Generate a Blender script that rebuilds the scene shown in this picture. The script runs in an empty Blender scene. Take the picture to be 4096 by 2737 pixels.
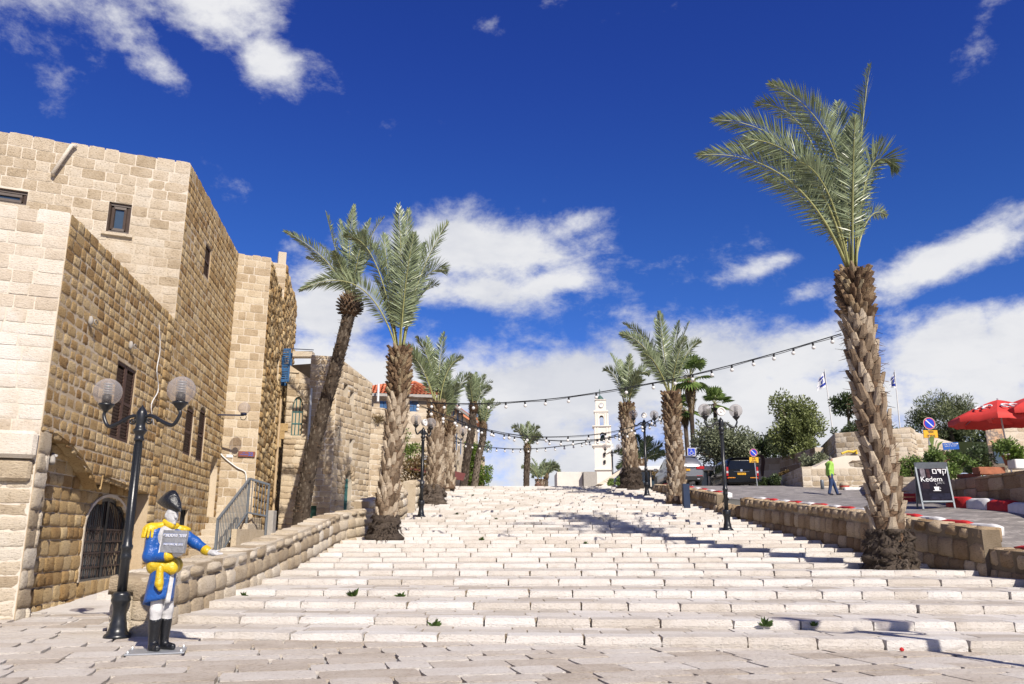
import bpy, bmesh, math, random
import numpy as np
from mathutils import Vector, Matrix, noise
random.seed(11)
R = math.radians
scn = bpy.context.scene
COL = scn.collection

# ------------------------------------------------------------------ camera
F_PX, W_PX, H_PX, EYE = 3186.0, 4096.0, 2737.0, 1.45
PITCH = math.atan(781.5 / F_PX)
cam_d = bpy.data.cameras.new('camera')
cam_d.sensor_width = 36.0
cam_d.lens = 36.0 * F_PX / W_PX
cam_d.clip_end = 3000
cam = bpy.data.objects.new('camera', cam_d)
cam.location = (0, 0, EYE)
cam.rotation_euler = (math.pi / 2 + PITCH, 0, 0)
COL.objects.link(cam)
scn.camera = cam
CP, SP = math.cos(PITCH), math.sin(PITCH)

# ------------------------------------------------------------------ sun and sky
SUN_AZ, SUN_EL = -27.0, 40.0          # heading of the light over the ground (deg from +Y), height of the sun
ld = Vector((math.sin(R(SUN_AZ)) * math.cos(R(SUN_EL)), math.cos(R(SUN_AZ)) * math.cos(R(SUN_EL)), -math.sin(R(SUN_EL))))
sun_d = bpy.data.lights.new('sun', 'SUN')
sun_d.energy = 5.0
sun_d.angle = R(0.5)
sun_d.color = (1.0, 0.925, 0.825)
sun = bpy.data.objects.new('sun', sun_d)
sun.rotation_euler = ld.to_track_quat('-Z', 'Y').to_euler()
COL.objects.link(sun)

scn.view_settings.view_transform = 'Standard'
scn.view_settings.look = 'None'
scn.view_settings.gamma = 1.0
scn.view_settings.exposure = 0.55

class NT:
    """small helper for node trees"""
    def __init__(s, tree): s.t = tree
    def n(s, typ, **kw):
        nd = s.t.nodes.new(typ)
        for k, v in kw.items(): setattr(nd, k, v)
        return nd
    def set(s, sock, v):
        if isinstance(v, bpy.types.NodeSocket): s.t.links.new(v, sock)
        elif v is not None:
            if isinstance(v, (tuple, list)) and len(v) == 3 and sock.type == 'RGBA': v = (*v, 1)
            sock.default_value = v
    def m(s, op, a, b=None, c=None, clamp=False):
        nd = s.n('ShaderNodeMath', operation=op, use_clamp=clamp)
        s.set(nd.inputs[0], a)
        if b is not None: s.set(nd.inputs[1], b)
        if c is not None: s.set(nd.inputs[2], c)
        return nd.outputs[0]
    def noise(s, vec, scale, detail=4, rough=.55, dim='3D', out=0, dist=0.0):
        nd = s.n('ShaderNodeTexNoise', noise_dimensions=dim)
        if vec is not None: s.set(nd.inputs['Vector'], vec)
        nd.inputs['Scale'].default_value = scale; nd.inputs['Detail'].default_value = detail
        nd.inputs['Roughness'].default_value = rough; nd.inputs['Distortion'].default_value = dist
        return nd.outputs[out]
    def ramp(s, fac, stops):
        nd = s.n('ShaderNodeValToRGB')
        el = nd.color_ramp.elements
        while len(el) < len(stops): el.new(.5)
        for e, (p, c) in zip(el, stops):
            e.position = p; e.color = (*c, 1) if len(c) == 3 else c
        s.set(nd.inputs[0], fac)
        return nd.outputs[0]
    def mix(s, fac, a, b, mode='MIX'):
        nd = s.n('ShaderNodeMix', data_type='RGBA', blend_type=mode)
        s.set(nd.inputs[0], fac); s.set(nd.inputs[6], a); s.set(nd.inputs[7], b)
        return nd.outputs[2]
    def mapr(s, v, a, b, c=0.0, d=1.0, smooth=False):
        nd = s.n('ShaderNodeMapRange', interpolation_type='SMOOTHSTEP' if smooth else 'LINEAR')
        s.set(nd.inputs[0], v)
        for i, x in zip((1, 2, 3, 4), (a, b, c, d)): nd.inputs[i].default_value = x
        return nd.outputs[0]
    def scale_vec(s, v, sc):
        nd = s.n('ShaderNodeMapping'); s.set(nd.inputs['Vector'], v); nd.inputs['Scale'].default_value = sc
        return nd.outputs[0]

world = bpy.data.worlds.new('World')
scn.world = world
world.use_nodes = True
wt = NT(world.node_tree)
for nd in list(world.node_tree.nodes): world.node_tree.nodes.remove(nd)
w_out = wt.n('ShaderNodeOutputWorld')
sky = wt.n('ShaderNodeTexSky', sky_type='NISHITA')
sky.sun_disc = False
sky.sun_elevation = R(SUN_EL)
sky.sun_rotation = R(180 + SUN_AZ)
sky.altitude = 1500
sky.air_density = 0.8
sky.dust_density = 0.0
sky.ozone_density = 5.0
tc = wt.n('ShaderNodeTexCoord').outputs['Generated']
sep = wt.n('ShaderNodeSeparateXYZ'); wt.set(sep.inputs[0], tc)
az = wt.m('ARCTAN2', sep.outputs[0], sep.outputs[1])
el = wt.m('ARCSINE', sep.outputs[2])
# cloud banks: azimuth, elevation, half-widths (deg), tilt (deg), weight
BLOBS = [
 (-24, 35.8, 7.5, 3.6, -25, 1.15), (-19.2, 31.8, 3.4, 2.6, -45, 1.0), (-36, 34.2, 10, 3.6, 0, 1.1), (-30, 32.4, 5, 2.0, -25, .72), (-26.6, 30, 3.6, 1.7, -35, .72),
 (-3, 20.4, 9, 2.5, 0, 1.15), (4.6, 22.0, 4.2, 1.3, 25, .8), (3.2, 18.2, 3.8, 1.2, 15, .8), (-5, 17.6, 8, 1.8, 0, .8),
 (-13.5, 16.0, 6.5, 3.8, 0, 1.1), (-12, 11.0, 12, 4.0, 0, 1.3), (4.5, 10.2, 10, 3.2, 4, 1.4), (13, 11.6, 9, 3.4, 4, 1.4), (20, 12.2, 6, 2.8, 0, 1.25),
 (21, 16.1, 3.4, 1.0, 15, .68), (30, 17.2, 8, 1.7, 15, 1.15), (29, 11.8, 5, 2.8, 0, 1.4), (34.5, 12, 5, 2.8, 0, 1.35),
 (18.5, 18.3, 3.4, .7, 12, .45), (33.5, 30, 4.5, 1.4, 50, .5), (-1.6, 35.6, 2.2, 1.5, 40, .5), (3.6, 36.8, 2.2, 1.2, 0, .45), (-20, 23.4, 3, 1.3, 0, .5),
]
mask = None
for a0, e0, ra, re, tl, wgt in BLOBS:
    da = wt.m('SUBTRACT', az, R(a0)); de = wt.m('SUBTRACT', el, R(e0))
    c_, s_ = math.cos(R(tl)), math.sin(R(tl))
    p = wt.m('MULTIPLY_ADD', da, c_ / R(ra), wt.m('MULTIPLY', de, s_ / R(ra)))
    q = wt.m('MULTIPLY_ADD', de, c_ / R(re), wt.m('MULTIPLY', da, -s_ / R(re)))
    d2 = wt.m('MULTIPLY_ADD', p, p, wt.m('MULTIPLY', q, q))
    b = wt.m('MULTIPLY', wt.m('POWER', 2.718, wt.m('MULTIPLY', d2, -1.1)), wgt)
    mask = b if mask is None else wt.m('MAXIMUM', mask, b)
# the low bank of cloud goes on round the whole horizon
band = wt.m('MULTIPLY', wt.mapr(el, R(16.5), R(9), 0, .85, True), 1.0)
mask = wt.m('MAXIMUM', mask, band)
# broken cloud added out of view behind the camera, to whiten the fill light
rest = wt.m('MULTIPLY', wt.mapr(sep.outputs[1], .55, .25, 0, 1, True), .30)
mask = wt.m('MAXIMUM', mask, rest)
cv = wt.scale_vec(tc, (1, 1, 1.7))
n1 = wt.noise(cv, 4.4, 12, .64, dist=.25)
n2 = wt.noise(wt.scale_vec(tc, (1, 1, 1.5)), 15.0, 8, .66, dist=.15)
dens = wt.m('ADD', wt.m('MULTIPLY_ADD', wt.m('SUBTRACT', n1, .5), 2.1, mask), wt.m('MULTIPLY', wt.m('SUBTRACT', n2, .5), 1.3))
cl = wt.mapr(dens, .26, 1.0, 0, 1, True)
shade = wt.noise(wt.scale_vec(tc, (1.3, 1.3, 3.2)), 3.4, 6, .6)
thick = wt.mapr(dens, .7, 1.5, 0, 1, True)
ccol = wt.mix(wt.m('MULTIPLY', wt.mapr(shade, .42, .68, 0, 1, True), .7), (.95, .955, .985), (.63, .665, .77))
ccol = wt.mix(wt.m('MULTIPLY', thick, .35), ccol, (.97, .97, .99))
hsv = wt.n('ShaderNodeHueSaturation'); wt.set(hsv.inputs['Color'], sky.outputs[0])
hsv.inputs['Saturation'].default_value = 1.22; hsv.inputs['Value'].default_value = 1.0; hsv.inputs['Hue'].default_value = .506
skyc = wt.mix(1.0, hsv.outputs[0], wt.mix(wt.mapr(el, R(16), R(36), 0, 1, True), (1.5, 1.27, 1.6), (1.5, 1.0, 1.72)), 'MULTIPLY')
bg1 = wt.n('ShaderNodeBackground'); wt.set(bg1.inputs[0], skyc); bg1.inputs[1].default_value = 0.0585
bg2 = wt.n('ShaderNodeBackground'); wt.set(bg2.inputs[0], ccol); bg2.inputs[1].default_value = 0.60
mx = wt.n('ShaderNodeMixShader'); wt.set(mx.inputs[0], cl)
wt.t.links.new(bg1.outputs[0], mx.inputs[1]); wt.t.links.new(bg2.outputs[0], mx.inputs[2])
wt.t.links.new(mx.outputs[0], w_out.inputs[0])

# ------------------------------------------------------------------ placing helpers (photo pixel + a real depth -> point in the place)
def _ray(x, y):
    u = (x - 2048) / F_PX; v = (1368.5 - y) / F_PX
    return u, CP - v * SP, SP + v * CP
def at(x, y, Y):
    r = _ray(x, y); t = Y / r[1]
    return Vector((r[0] * t, Y, EYE + r[2] * t))
def atz(x, y, z):
    r = _ray(x, y); t = (z - EYE) / r[2]
    return Vector((r[0] * t, r[1] * t, z))
def atp(x, y, p, d):
    nx, ny = -d[1], d[0]; r = _ray(x, y)
    t = (nx * p[0] + ny * p[1]) / (nx * r[0] + ny * r[1])
    return Vector((r[0] * t, r[1] * t, EYE + r[2] * t))
def interp(tab, x):
    if x <= tab[0][0]: return tab[0][1]
    for (a, va), (b, vb) in zip(tab, tab[1:]):
        if x <= b: return va + (vb - va) * (x - a) / (b - a)
    return tab[-1][1]

# ------------------------------------------------------------------ object helpers
def link(name, mesh, parent=None, mat=None, label=None, kind=None):
    o = bpy.data.objects.new(name, mesh)
    COL.objects.link(o)
    if parent is not None:
        o.parent = parent
        if parent.type == 'EMPTY': o.matrix_parent_inverse = PINV.get(parent.name, Matrix())
    if mat is not None and not mesh.materials: mesh.materials.append(mat)
    if label: o['label'] = label
    if kind: o['kind'] = kind
    return o
PINV = {}
def thing(name, label, cat, loc=(0, 0, 0), group=None, rz=0.0, local=False):
    """an Empty at the thing's base; parts are given in world coordinates unless local"""
    o = bpy.data.objects.new(name, None)
    COL.objects.link(o)
    o.empty_display_size = .2; o['kind'] = 'thing'
    o.location = loc; o.rotation_euler = (0, 0, rz)
    o['label'] = label; o['category'] = cat
    if group: o['group'] = group
    PINV[o.name] = Matrix() if local else (Matrix.Translation(loc) @ Matrix.Rotation(rz, 4, 'Z')).inverted()
    return o
def tag(o, label, cat, group=None, kind='thing'):
    o['label'] = label; o['category'] = cat
    if group: o['group'] = group
    if kind: o['kind'] = kind
    return o
def struct(o, label=None):
    o['kind'] = 'structure'
    if label: o['label'] = label
    return o
def copy_tree(o, parent=None, loc=None, rz=None, label=None):
    c = o.copy(); COL.objects.link(c); c.parent = parent
    if parent is None:
        if loc is not None: c.location = loc
        if rz is not None: c.rotation_euler = (0, 0, rz)
        if label: c['label'] = label
    for ch in list(o.children): copy_tree(ch, c)
    return c

class MB:
    """collects geometry for one mesh"""
    def __init__(s): s.v = []; s.f = []; s.mi = []; s.cur = 0; s.sm = []; s.smooth = False
    def add(s, vs, fs, M=None):
        b = len(s.v)
        s.v += [tuple(M @ Vector(v)) if M is not None else tuple(v) for v in vs]
        for f in fs: s.f.append(tuple(i + b for i in f)); s.mi.append(s.cur); s.sm.append(s.smooth)
    def box(s, c, size, rz=0, M=None, bev=0.0):
        x, y, z = [q / 2 for q in size]
        T = Matrix.Translation(c) @ Matrix.Rotation(rz, 4, 'Z') if M is None else M @ Matrix.Translation(c)
        if bev <= 0:
            vs = [(-x, -y, -z), (x, -y, -z), (x, y, -z), (-x, y, -z), (-x, -y, z), (x, -y, z), (x, y, z), (-x, y, z)]
            s.add(vs, [(3, 2, 1, 0), (4, 5, 6, 7), (0, 1, 5, 4), (1, 2, 6, 5), (2, 3, 7, 6), (3, 0, 4, 7)], T)
        else:
            b = min(bev, x * .9, y * .9, z * .9)
            vs = []; idx = {}
            for sx in (-1, 1):
                for sy in (-1, 1):
                    for sz in (-1, 1):
                        for k in range(3):
                            p = [sx * (x - (b if k != 0 else 0)), sy * (y - (b if k != 1 else 0)), sz * (z - (b if k != 2 else 0))]
                            idx[sx, sy, sz, k] = len(vs); vs.append(p)
            fs = []
            S = (-1, 1)
            for a in S:
                fs.append([idx[a, q, w, 0] for q, w in ((-1, -1), (1, -1), (1, 1), (-1, 1))][::a])
                fs.append([idx[q, a, w, 1] for q, w in ((-1, -1), (-1, 1), (1, 1), (1, -1))][::a])
                fs.append([idx[q, w, a, 2] for q, w in ((-1, -1), (1, -1), (1, 1), (-1, 1))][::a])
            for a in S:
                for c2 in S:
                    fs.append([idx[-1, a, c2, 1], idx[1, a, c2, 1], idx[1, a, c2, 2], idx[-1, a, c2, 2]])
                    fs.append([idx[a, -1, c2, 0], idx[a, 1, c2, 0], idx[a, 1, c2, 2], idx[a, -1, c2, 2]])
                    fs.append([idx[a, c2, -1, 0], idx[a, c2, 1, 0], idx[a, c2, 1, 1], idx[a, c2, -1, 1]])
                    for d in S: fs.append([idx[a, c2, d, 0], idx[a, c2, d, 1], idx[a, c2, d, 2]])
            s.add(vs, fs, T)
    def bar(s, a, b, w, h=None, up=(0, 0, 1)):
        a = Vector(a); b = Vector(b); h = h or w
        d = b - a; L = d.length
        if L < 1e-6: return
        d.normalize(); u = Vector(up)
        if abs(d.dot(u)) > .98: u = Vector((0, 1, 0))
        sd = d.cross(u).normalized(); u = sd.cross(d)
        M = Matrix((( d.x, sd.x, u.x, (a.x + b.x) / 2), (d.y, sd.y, u.y, (a.y + b.y) / 2), (d.z, sd.z, u.z, (a.z + b.z) / 2), (0, 0, 0, 1)))
        s.box((0, 0, 0), (L, w, h), M=M)
    def tube(s, pts, rad, seg=8, caps=True, up=None):
        pts = [Vector(p) for p in pts]; n = len(pts)
        if not isinstance(rad, (list, tuple)): rad = [rad] * n
        vs = []; prev = None
        for i, p in enumerate(pts):
            d = (pts[min(i + 1, n - 1)] - pts[max(i - 1, 0)]).normalized()
            if prev is None:
                u = Vector(up) if up else (Vector((0, 0, 1)) if abs(d.z) < .9 else Vector((1, 0, 0)))
                a = d.cross(u).normalized()
            else:
                a = (prev - d * prev.dot(d)).normalized()
            prev = a; b = d.cross(a)
            for k in range(seg):
                t = 2 * math.pi * k / seg
                vs.append(p + (a * math.cos(t) + b * math.sin(t)) * rad[i])
        fs = [(i * seg + k, i * seg + (k + 1) % seg, (i + 1) * seg + (k + 1) % seg, (i + 1) * seg + k) for i in range(n - 1) for k in range(seg)]
        if caps: fs += [tuple(range(seg))[::-1], tuple((n - 1) * seg + k for k in range(seg))]
        s.add(vs, fs)
    def lathe(s, prof, seg=16, M=None, caps=True):
        vs = [(r * math.cos(2 * math.pi * k / seg), r * math.sin(2 * math.pi * k / seg), z) for r, z in prof for k in range(seg)]
        n = len(prof)
        fs = [(i * seg + k, i * seg + (k + 1) % seg, (i + 1) * seg + (k + 1) % seg, (i + 1) * seg + k) for i in range(n - 1) for k in range(seg)]
        if caps: fs += [tuple(range(seg))[::-1], tuple((n - 1) * seg + k for k in range(seg))]
        s.add(vs, fs, M)
    def prism(s, poly, a, b):
        """closed 2-D outline (list of 3-D points) swept from offset a to offset b"""
        n = len(poly); a = Vector(a); b = Vector(b)
        vs = [Vector(p) + a for p in poly] + [Vector(p) + b for p in poly]
        fs = [tuple(range(n))[::-1], tuple(range(n, 2 * n))] + [(i, (i + 1) % n, n + (i + 1) % n, n + i) for i in range(n)]
        s.add(vs, fs)
    def sphere(s, c, r, seg=14, rings=9, sc=(1, 1, 1)):
        c = Vector(c)
        prof = [(r * math.sin(math.pi * i / rings), -r * math.cos(math.pi * i / rings)) for i in range(rings + 1)]
        prof[0] = (r * .02, -r); prof[-1] = (r * .02, r)
        s.lathe(prof, seg, Matrix.Translation(c) @ Matrix.Diagonal((*sc, 1)))
    def mesh(s, name, mats=()):
        me = bpy.data.meshes.new(name)
        me.from_pydata(s.v, [], s.f)
        for m in (mats if isinstance(mats, (list, tuple)) else [mats]): me.materials.append(m)
        if any(s.mi): me.polygons.foreach_set('material_index', s.mi)
        if any(s.sm): me.polygons.foreach_set('use_smooth', s.sm)
        me.update()
        return me
    def build(s, name, mats, parent=None, label=None, kind=None):
        return link(name, s.mesh(name, mats), parent, None, label, kind)
# ------------------------------------------------------------------ materials
def new_mat(name):
    m = bpy.data.materials.new(name); m.use_nodes = True
    t = NT(m.node_tree)
    return m, t, m.node_tree.nodes['Principled BSDF']
def set_spec(b, v):
    b.inputs['Specular IOR Level'].default_value = v
def coords(t, obj=False):
    if obj: return t.n('ShaderNodeTexCoord').outputs['Object']
    return t.n('ShaderNodeNewGeometry').outputs['Position']
def rnd(t):
    """a number for each piece: object random + island random"""
    a = t.n('ShaderNodeObjectInfo').outputs['Random']; b = t.n('ShaderNodeNewGeometry').outputs['Random Per Island']
    return t.m('FRACT', t.m('MULTIPLY_ADD', a, 7.13, t.m('MULTIPLY', b, 3.77)))
def bump(t, b, h, strength=.5, dist=.02):
    nd = t.n('ShaderNodeBump'); nd.inputs['Strength'].default_value = strength; nd.inputs['Distance'].default_value = dist
    t.set(nd.inputs['Height'], h); t.t.links.new(nd.outputs[0], b.inputs['Normal'])

ALB = .69
def stone_mat(name, cols, pit=.6, fine=26.0, stain=None, rough=.92, bstr=.8, bdist=.03, spread=1.0, st_amt=.75, st_lo=.5):
    """weathered stone: one tone per block, mottling, pits; cols dark..light"""
    m, t, b = new_mat(name)
    P = coords(t); r = rnd(t); cols = [tuple(q * ALB for q in c) for c in cols]; P2 = t.scale_vec(P, (1, 1, 1.9))
    n1 = t.noise(P, 2.2, 5, .6); n2 = t.noise(P2, fine, 6, .68); n3 = t.noise(P2, fine * 2.6, 3, .6)
    f = t.m('MULTIPLY_ADD', t.m('SUBTRACT', n1, .5), .9, t.m('MULTIPLY_ADD', t.m('SUBTRACT', r, .5), spread, .5))
    f = t.m('MULTIPLY_ADD', t.m('SUBTRACT', n2, .5), .55, f)
    k = len(cols)
    c = t.ramp(f, [(i / (k - 1), q) for i, q in enumerate(cols)])
    pits = t.mapr(n2, .34, .46, 1, 0, True)
    c = t.mix(t.m('MULTIPLY', pits, pit), c, tuple(q * .45 for q in cols[0]))
    if stain:
        st = t.mapr(t.noise(P, .55 if st_lo == .5 else 1.1, 6, .65), st_lo, st_lo + .16, 0, st_amt, True)
        c = t.mix(st, c, tuple(q * ALB for q in stain))
    t.set(b.inputs['Base Color'], c)
    b.inputs['Roughness'].default_value = rough; set_spec(b, .25)
    bump(t, b, t.m('ADD', t.m('MULTIPLY', n2, 1.0), t.m('MULTIPLY', n3, .35)), bstr, bdist)
    return m

M_KURKAR = stone_mat('sandstone_blocks', [(.42, .32, .20), (.60, .485, .34), (.72, .61, .46), (.80, .72, .59)], .6, 20, spread=.6, bstr=1.0, bdist=.04)
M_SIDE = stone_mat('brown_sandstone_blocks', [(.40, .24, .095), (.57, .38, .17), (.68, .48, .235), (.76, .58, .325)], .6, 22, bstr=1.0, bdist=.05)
M_PALE = stone_mat('pale_limestone_blocks', [(.58, .475, .35), (.72, .62, .49), (.80, .72, .60), (.85, .79, .70)], .35, 24, stain=(.86, .81, .74), spread=.7)
M_MORTAR = stone_mat('lime_mortar', [(.62, .53, .405), (.72, .63, .505), (.77, .69, .575)], .15, 30, bstr=.4)
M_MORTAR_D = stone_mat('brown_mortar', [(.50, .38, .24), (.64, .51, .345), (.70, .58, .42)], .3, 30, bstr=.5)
M_FAR = stone_mat('tan_stone_blocks', [(.38, .28, .165), (.55, .43, .285), (.66, .54, .375), (.74, .63, .465)], .45, 18, spread=.7)
M_PARAPET = stone_mat('parapet_stone', [(.46, .36, .24), (.63, .52, .37), (.75, .645, .495), (.81, .73, .60)], .5, 20, bdist=.05)
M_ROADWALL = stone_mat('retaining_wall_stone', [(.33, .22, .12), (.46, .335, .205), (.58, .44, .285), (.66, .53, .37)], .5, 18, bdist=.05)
M_RIGHT = stone_mat('terrace_stone', [(.46, .36, .24), (.60, .49, .345), (.70, .59, .44), (.76, .67, .53)], .4, 18)
M_STEP = stone_mat('white_step_stone', [(.68, .615, .535), (.785, .73, .66), (.84, .795, .735), (.87, .835, .785)], .35, 24, stain=(.60, .53, .445), st_amt=.45, st_lo=.55, bstr=.9, bdist=.03)
M_TREAD = stone_mat('worn_tread_stone', [(.54, .475, .40), (.655, .595, .52), (.735, .685, .62), (.79, .745, .69)], .4, 26, stain=(.47, .41, .34), st_amt=.55, st_lo=.52, bstr=.6, bdist=.02)
M_PAVE = stone_mat('paving_stone', [(.49, .41, .325), (.635, .555, .465), (.74, .675, .595), (.81, .76, .695)], .4, 22, bstr=.9, bdist=.03, spread=.65)
M_GROUT = stone_mat('grey_grout', [(.44, .415, .385), (.54, .515, .485), (.60, .58, .555)], .2, 20)
M_JOINT = stone_mat('dark_joint', [(.22, .17, .11), (.34, .27, .19), (.46, .395, .31)], .3, 20)

def plain(name, col, rough=.6, metal=0.0, spec=.4, var=.12, scale=8.0, bstr=.0, bdist=.01, coat=0.0):
    m, t, b = new_mat(name)
    P = coords(t)
    n = t.noise(P, scale, 5, .6)
    if metal < .5: col = tuple(q * (.74 if min(col) > .05 else .8) for q in col)
    c = t.mix(t.mapr(n, .3, .7), tuple(max(0, q * (1 - var)) for q in col), tuple(min(1, q * (1 + var)) for q in col))
    t.set(b.inputs['Base Color'], c)
    b.inputs['Roughness'].default_value = rough; b.inputs['Metallic'].default_value = metal; set_spec(b, spec)
    if coat: b.inputs['Coat Weight'].default_value = coat; b.inputs['Coat Roughness'].default_value = .06
    if bstr: bump(t, b, n, bstr, bdist)
    return m
M_IRON = plain('black_cast_iron', (.012, .0135, .016), .34, spec=.5, var=.3, scale=30, bstr=.15)
M_IRON_R = plain('rusty_iron', (.05, .030, .022), .75, var=.6, scale=14, bstr=.3)
M_BROWN = plain('brown_painted_wood', (.075, .038, .026), .6, var=.25, scale=12)
M_WINFRAME = plain('brown_window_frame', (.07, .048, .036), .5, var=.2)
M_BLUEWOOD = plain('blue_painted_wood', (.045, .135, .30), .6, var=.25, scale=10)
M_TEAL = plain('teal_painted_metal', (.03, .12, .12), .55, var=.2)
M_GREEN = plain('green_painted_door', (.02, .19, .055), .5, var=.2)
M_DKGREEN = plain('dark_green_paint', (.012, .07, .045), .5)
M_NAVY = plain('navy_paint', (.012, .018, .05), .6)
M_GREYMETAL = plain('grey_railing_metal', (.20, .225, .25), .45, metal=.3, var=.15)
M_STEEL = plain('galvanised_steel', (.42, .44, .46), .42, metal=.6, var=.1)
M_WHITEP = plain('white_paint', (.78, .76, .73), .6, var=.06)
M_PLASTER = plain('cream_plaster', (.76, .71, .64), .85, var=.07, scale=1.5, bstr=.1)
M_PLASTER2 = plain('smooth_cream_render', (.78, .68, .55), .85, var=.05, scale=2)
M_DARK = plain('dark_interior', (.012, .011, .010), .9)
M_BLACK = plain('black_plastic', (.012, .012, .013), .5)
M_RUBBER = plain('tyre_rubber', (.018, .018, .019), .85)
M_CABLE = plain('black_cable', (.010, .011, .013), .6)
M_PIPE = plain('cream_pipe', (.52, .38, .22), .6)
M_WHITEPIPE = plain('white_pipe', (.78, .77, .75), .5)
M_TERRA = plain('terracotta', (.36, .13, .065), .8, var=.2)
M_RED = plain('red_kerb_paint', (.50, .022, .020), .6, var=.25, scale=6, bstr=.2)
M_WHITEK = plain('white_kerb_paint', (.78, .77, .76), .6, var=.12, scale=6, bstr=.2)
M_CANVAS = plain('red_umbrella_canvas', (.62, .045, .035), .75, var=.1, scale=3)
M_SIGNBLUE = plain('blue_sign_paint', (.012, .10, .42), .45, var=.05)
M_SIGNBLUE2 = plain('traffic_blue', (.008, .05, .52), .4, var=.03)
M_SIGNRED = plain('traffic_red', (.55, .02, .03), .4, var=.03)
M_SIGNYEL = plain('traffic_yellow', (.80, .42, .012), .45, var=.04)
M_WHITE = plain('white_lettering', (.82, .82, .82), .5, var=.02)
M_LETTER_BLK = plain('black_lettering', (.012, .012, .012), .5, var=.02)
M_BRASSFIB = plain('palm_fibre', (.13, .08, .046), .95, var=.45, scale=16, bstr=.7, bdist=.05)
M_BULB = plain('milky_bulb', (.80, .78, .74), .25, var=.02)
M_DOME = plain('green_copper_dome', (.045, .10, .085), .6, var=.2)
M_TOWER = plain('cream_church_stone', (.84, .78, .68), .85, var=.05, scale=.6)
M_TAN_CONC = plain('tan_cable_box', (.40, .37, .33), .7)

def globe_mat(name, tint, op):
    m, t, b = new_mat(name)
    b.inputs['Base Color'].default_value = (*tint, 1); b.inputs['Roughness'].default_value = .03
    b.inputs['IOR'].default_value = 1.45; set_spec(b, .5)
    tr = t.n('ShaderNodeBsdfTransparent'); tr.inputs[0].default_value = (.84, .81, .79, 1)
    fr = t.n('ShaderNodeLayerWeight'); fr.inputs[0].default_value = .32
    mix = t.n('ShaderNodeMixShader')
    f = t.m('MULTIPLY_ADD', t.m('POWER', fr.outputs['Facing'], 1.6), .42, op, clamp=True)
    t.set(mix.inputs[0], f)
    t.t.links.new(tr.outputs[0], mix.inputs[1]); t.t.links.new(b.outputs[0], mix.inputs[2])
    t.t.links.new(mix.outputs[0], t.t.nodes['Material Output'].inputs[0])
    return m
M_GLOBE = globe_mat('smoky_globe', (.62, .585, .57), .16)
def glass_mat(name, col, rough=.05):
    m, t, b = new_mat(name)
    n = t.noise(coords(t), 3.0, 3)
    t.set(b.inputs['Base Color'], t.mix(n, tuple(q * .7 for q in col), tuple(q * 1.3 for q in col)))
    b.inputs['Roughness'].default_value = rough; set_spec(b, .8)
    return m
M_GLASS = glass_mat('window_glass', (.035, .055, .075), .12)
M_GLASSG = glass_mat('greenish_glass', (.05, .075, .065), .15)
M_CARGLASS = glass_mat('car_glass', (.006, .007, .009), .08); M_CARGLASS.node_tree.nodes['Principled BSDF'].inputs['Specular IOR Level'].default_value = .35

def leaf_mat(name, dark, light, trans=.25, scale=3.0, rough=.45):
    m, t, b = new_mat(name)
    P = coords(t); r = rnd(t)
    f = t.m('ADD', t.m('MULTIPLY', t.noise(P, scale, 3), .7), t.m('MULTIPLY', r, .4))
    c = t.ramp(f, [(.2, tuple(q * .78 for q in dark)), (.85, tuple(q * .78 for q in light))])
    t.set(b.inputs['Base Color'], c)
    b.inputs['Roughness'].default_value = rough; set_spec(b, .4)
    tl = t.n('ShaderNodeBsdfTranslucent'); t.set(tl.inputs[0], c)
    mx = t.n('ShaderNodeMixShader'); mx.inputs[0].default_value = trans
    t.t.links.new(b.outputs[0], mx.inputs[1]); t.t.links.new(tl.outputs[0], mx.inputs[2])
    t.t.links.new(mx.outputs[0], t.t.nodes['Material Output'].inputs[0])
    return m
M_FROND = leaf_mat('palm_leaflets', (.085, .12, .05), (.36, .42, .235), .15, rough=.34)
M_FROND_D = leaf_mat('dark_palm_leaflets', (.035, .06, .022), (.10, .14, .055), .15)
M_RACHIS = plain('palm_rachis', (.34, .34, .13), .5, var=.2)
M_STUB = stone_mat('palm_leaf_stub', [(.16, .11, .07), (.33, .245, .165), (.50, .40, .285), (.62, .52, .39)], .45, 30, bstr=.6)
M_STUB_O = stone_mat('fresh_palm_stub', [(.10, .06, .034), (.20, .125, .072), (.33, .23, .135), (.42, .34, .21)], .45, 26, bstr=.6)
M_STUB_D = stone_mat('weathered_palm_bark', [(.032, .022, .015), (.07, .05, .035), (.135, .105, .077), (.22, .18, .135)], .5, 22, bstr=.8)
M_ROOT = stone_mat('palm_root_mass', [(.045, .032, .025), (.10, .075, .057), (.18, .14, .108), (.25, .20, .16)], .7, 20, bstr=1.0, bdist=.08)
M_OLIVE = leaf_mat('olive_leaves', (.085, .105, .055), (.33, .36, .215), .25)
M_BUSH = leaf_mat('dense_bush_leaves', (.085, .11, .035), (.34, .385, .14), .28)
M_PINE = leaf_mat('tamarisk_sprays', (.075, .10, .05), (.25, .275, .125), .25)
M_HEDGE = leaf_mat('hedge_leaves', (.075, .135, .03), (.29, .40, .11), .28)
M_HEDGE_D = leaf_mat('dark_hedge_leaves', (.028, .050, .018), (.105, .145, .05), .2)
M_VINE = leaf_mat('vine_leaves', (.05, .095, .012), (.20, .30, .04), .3)
M_WEED = leaf_mat('weed_leaves', (.05, .10, .02), (.15, .24, .06), .3)
M_BARK = stone_mat('tree_bark', [(.06, .045, .03), (.12, .09, .06), (.20, .155, .11)], .5, 14)
M_DRY = leaf_mat('dry_shrub', (.10, .06, .03), (.24, .17, .06), .2)

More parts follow.
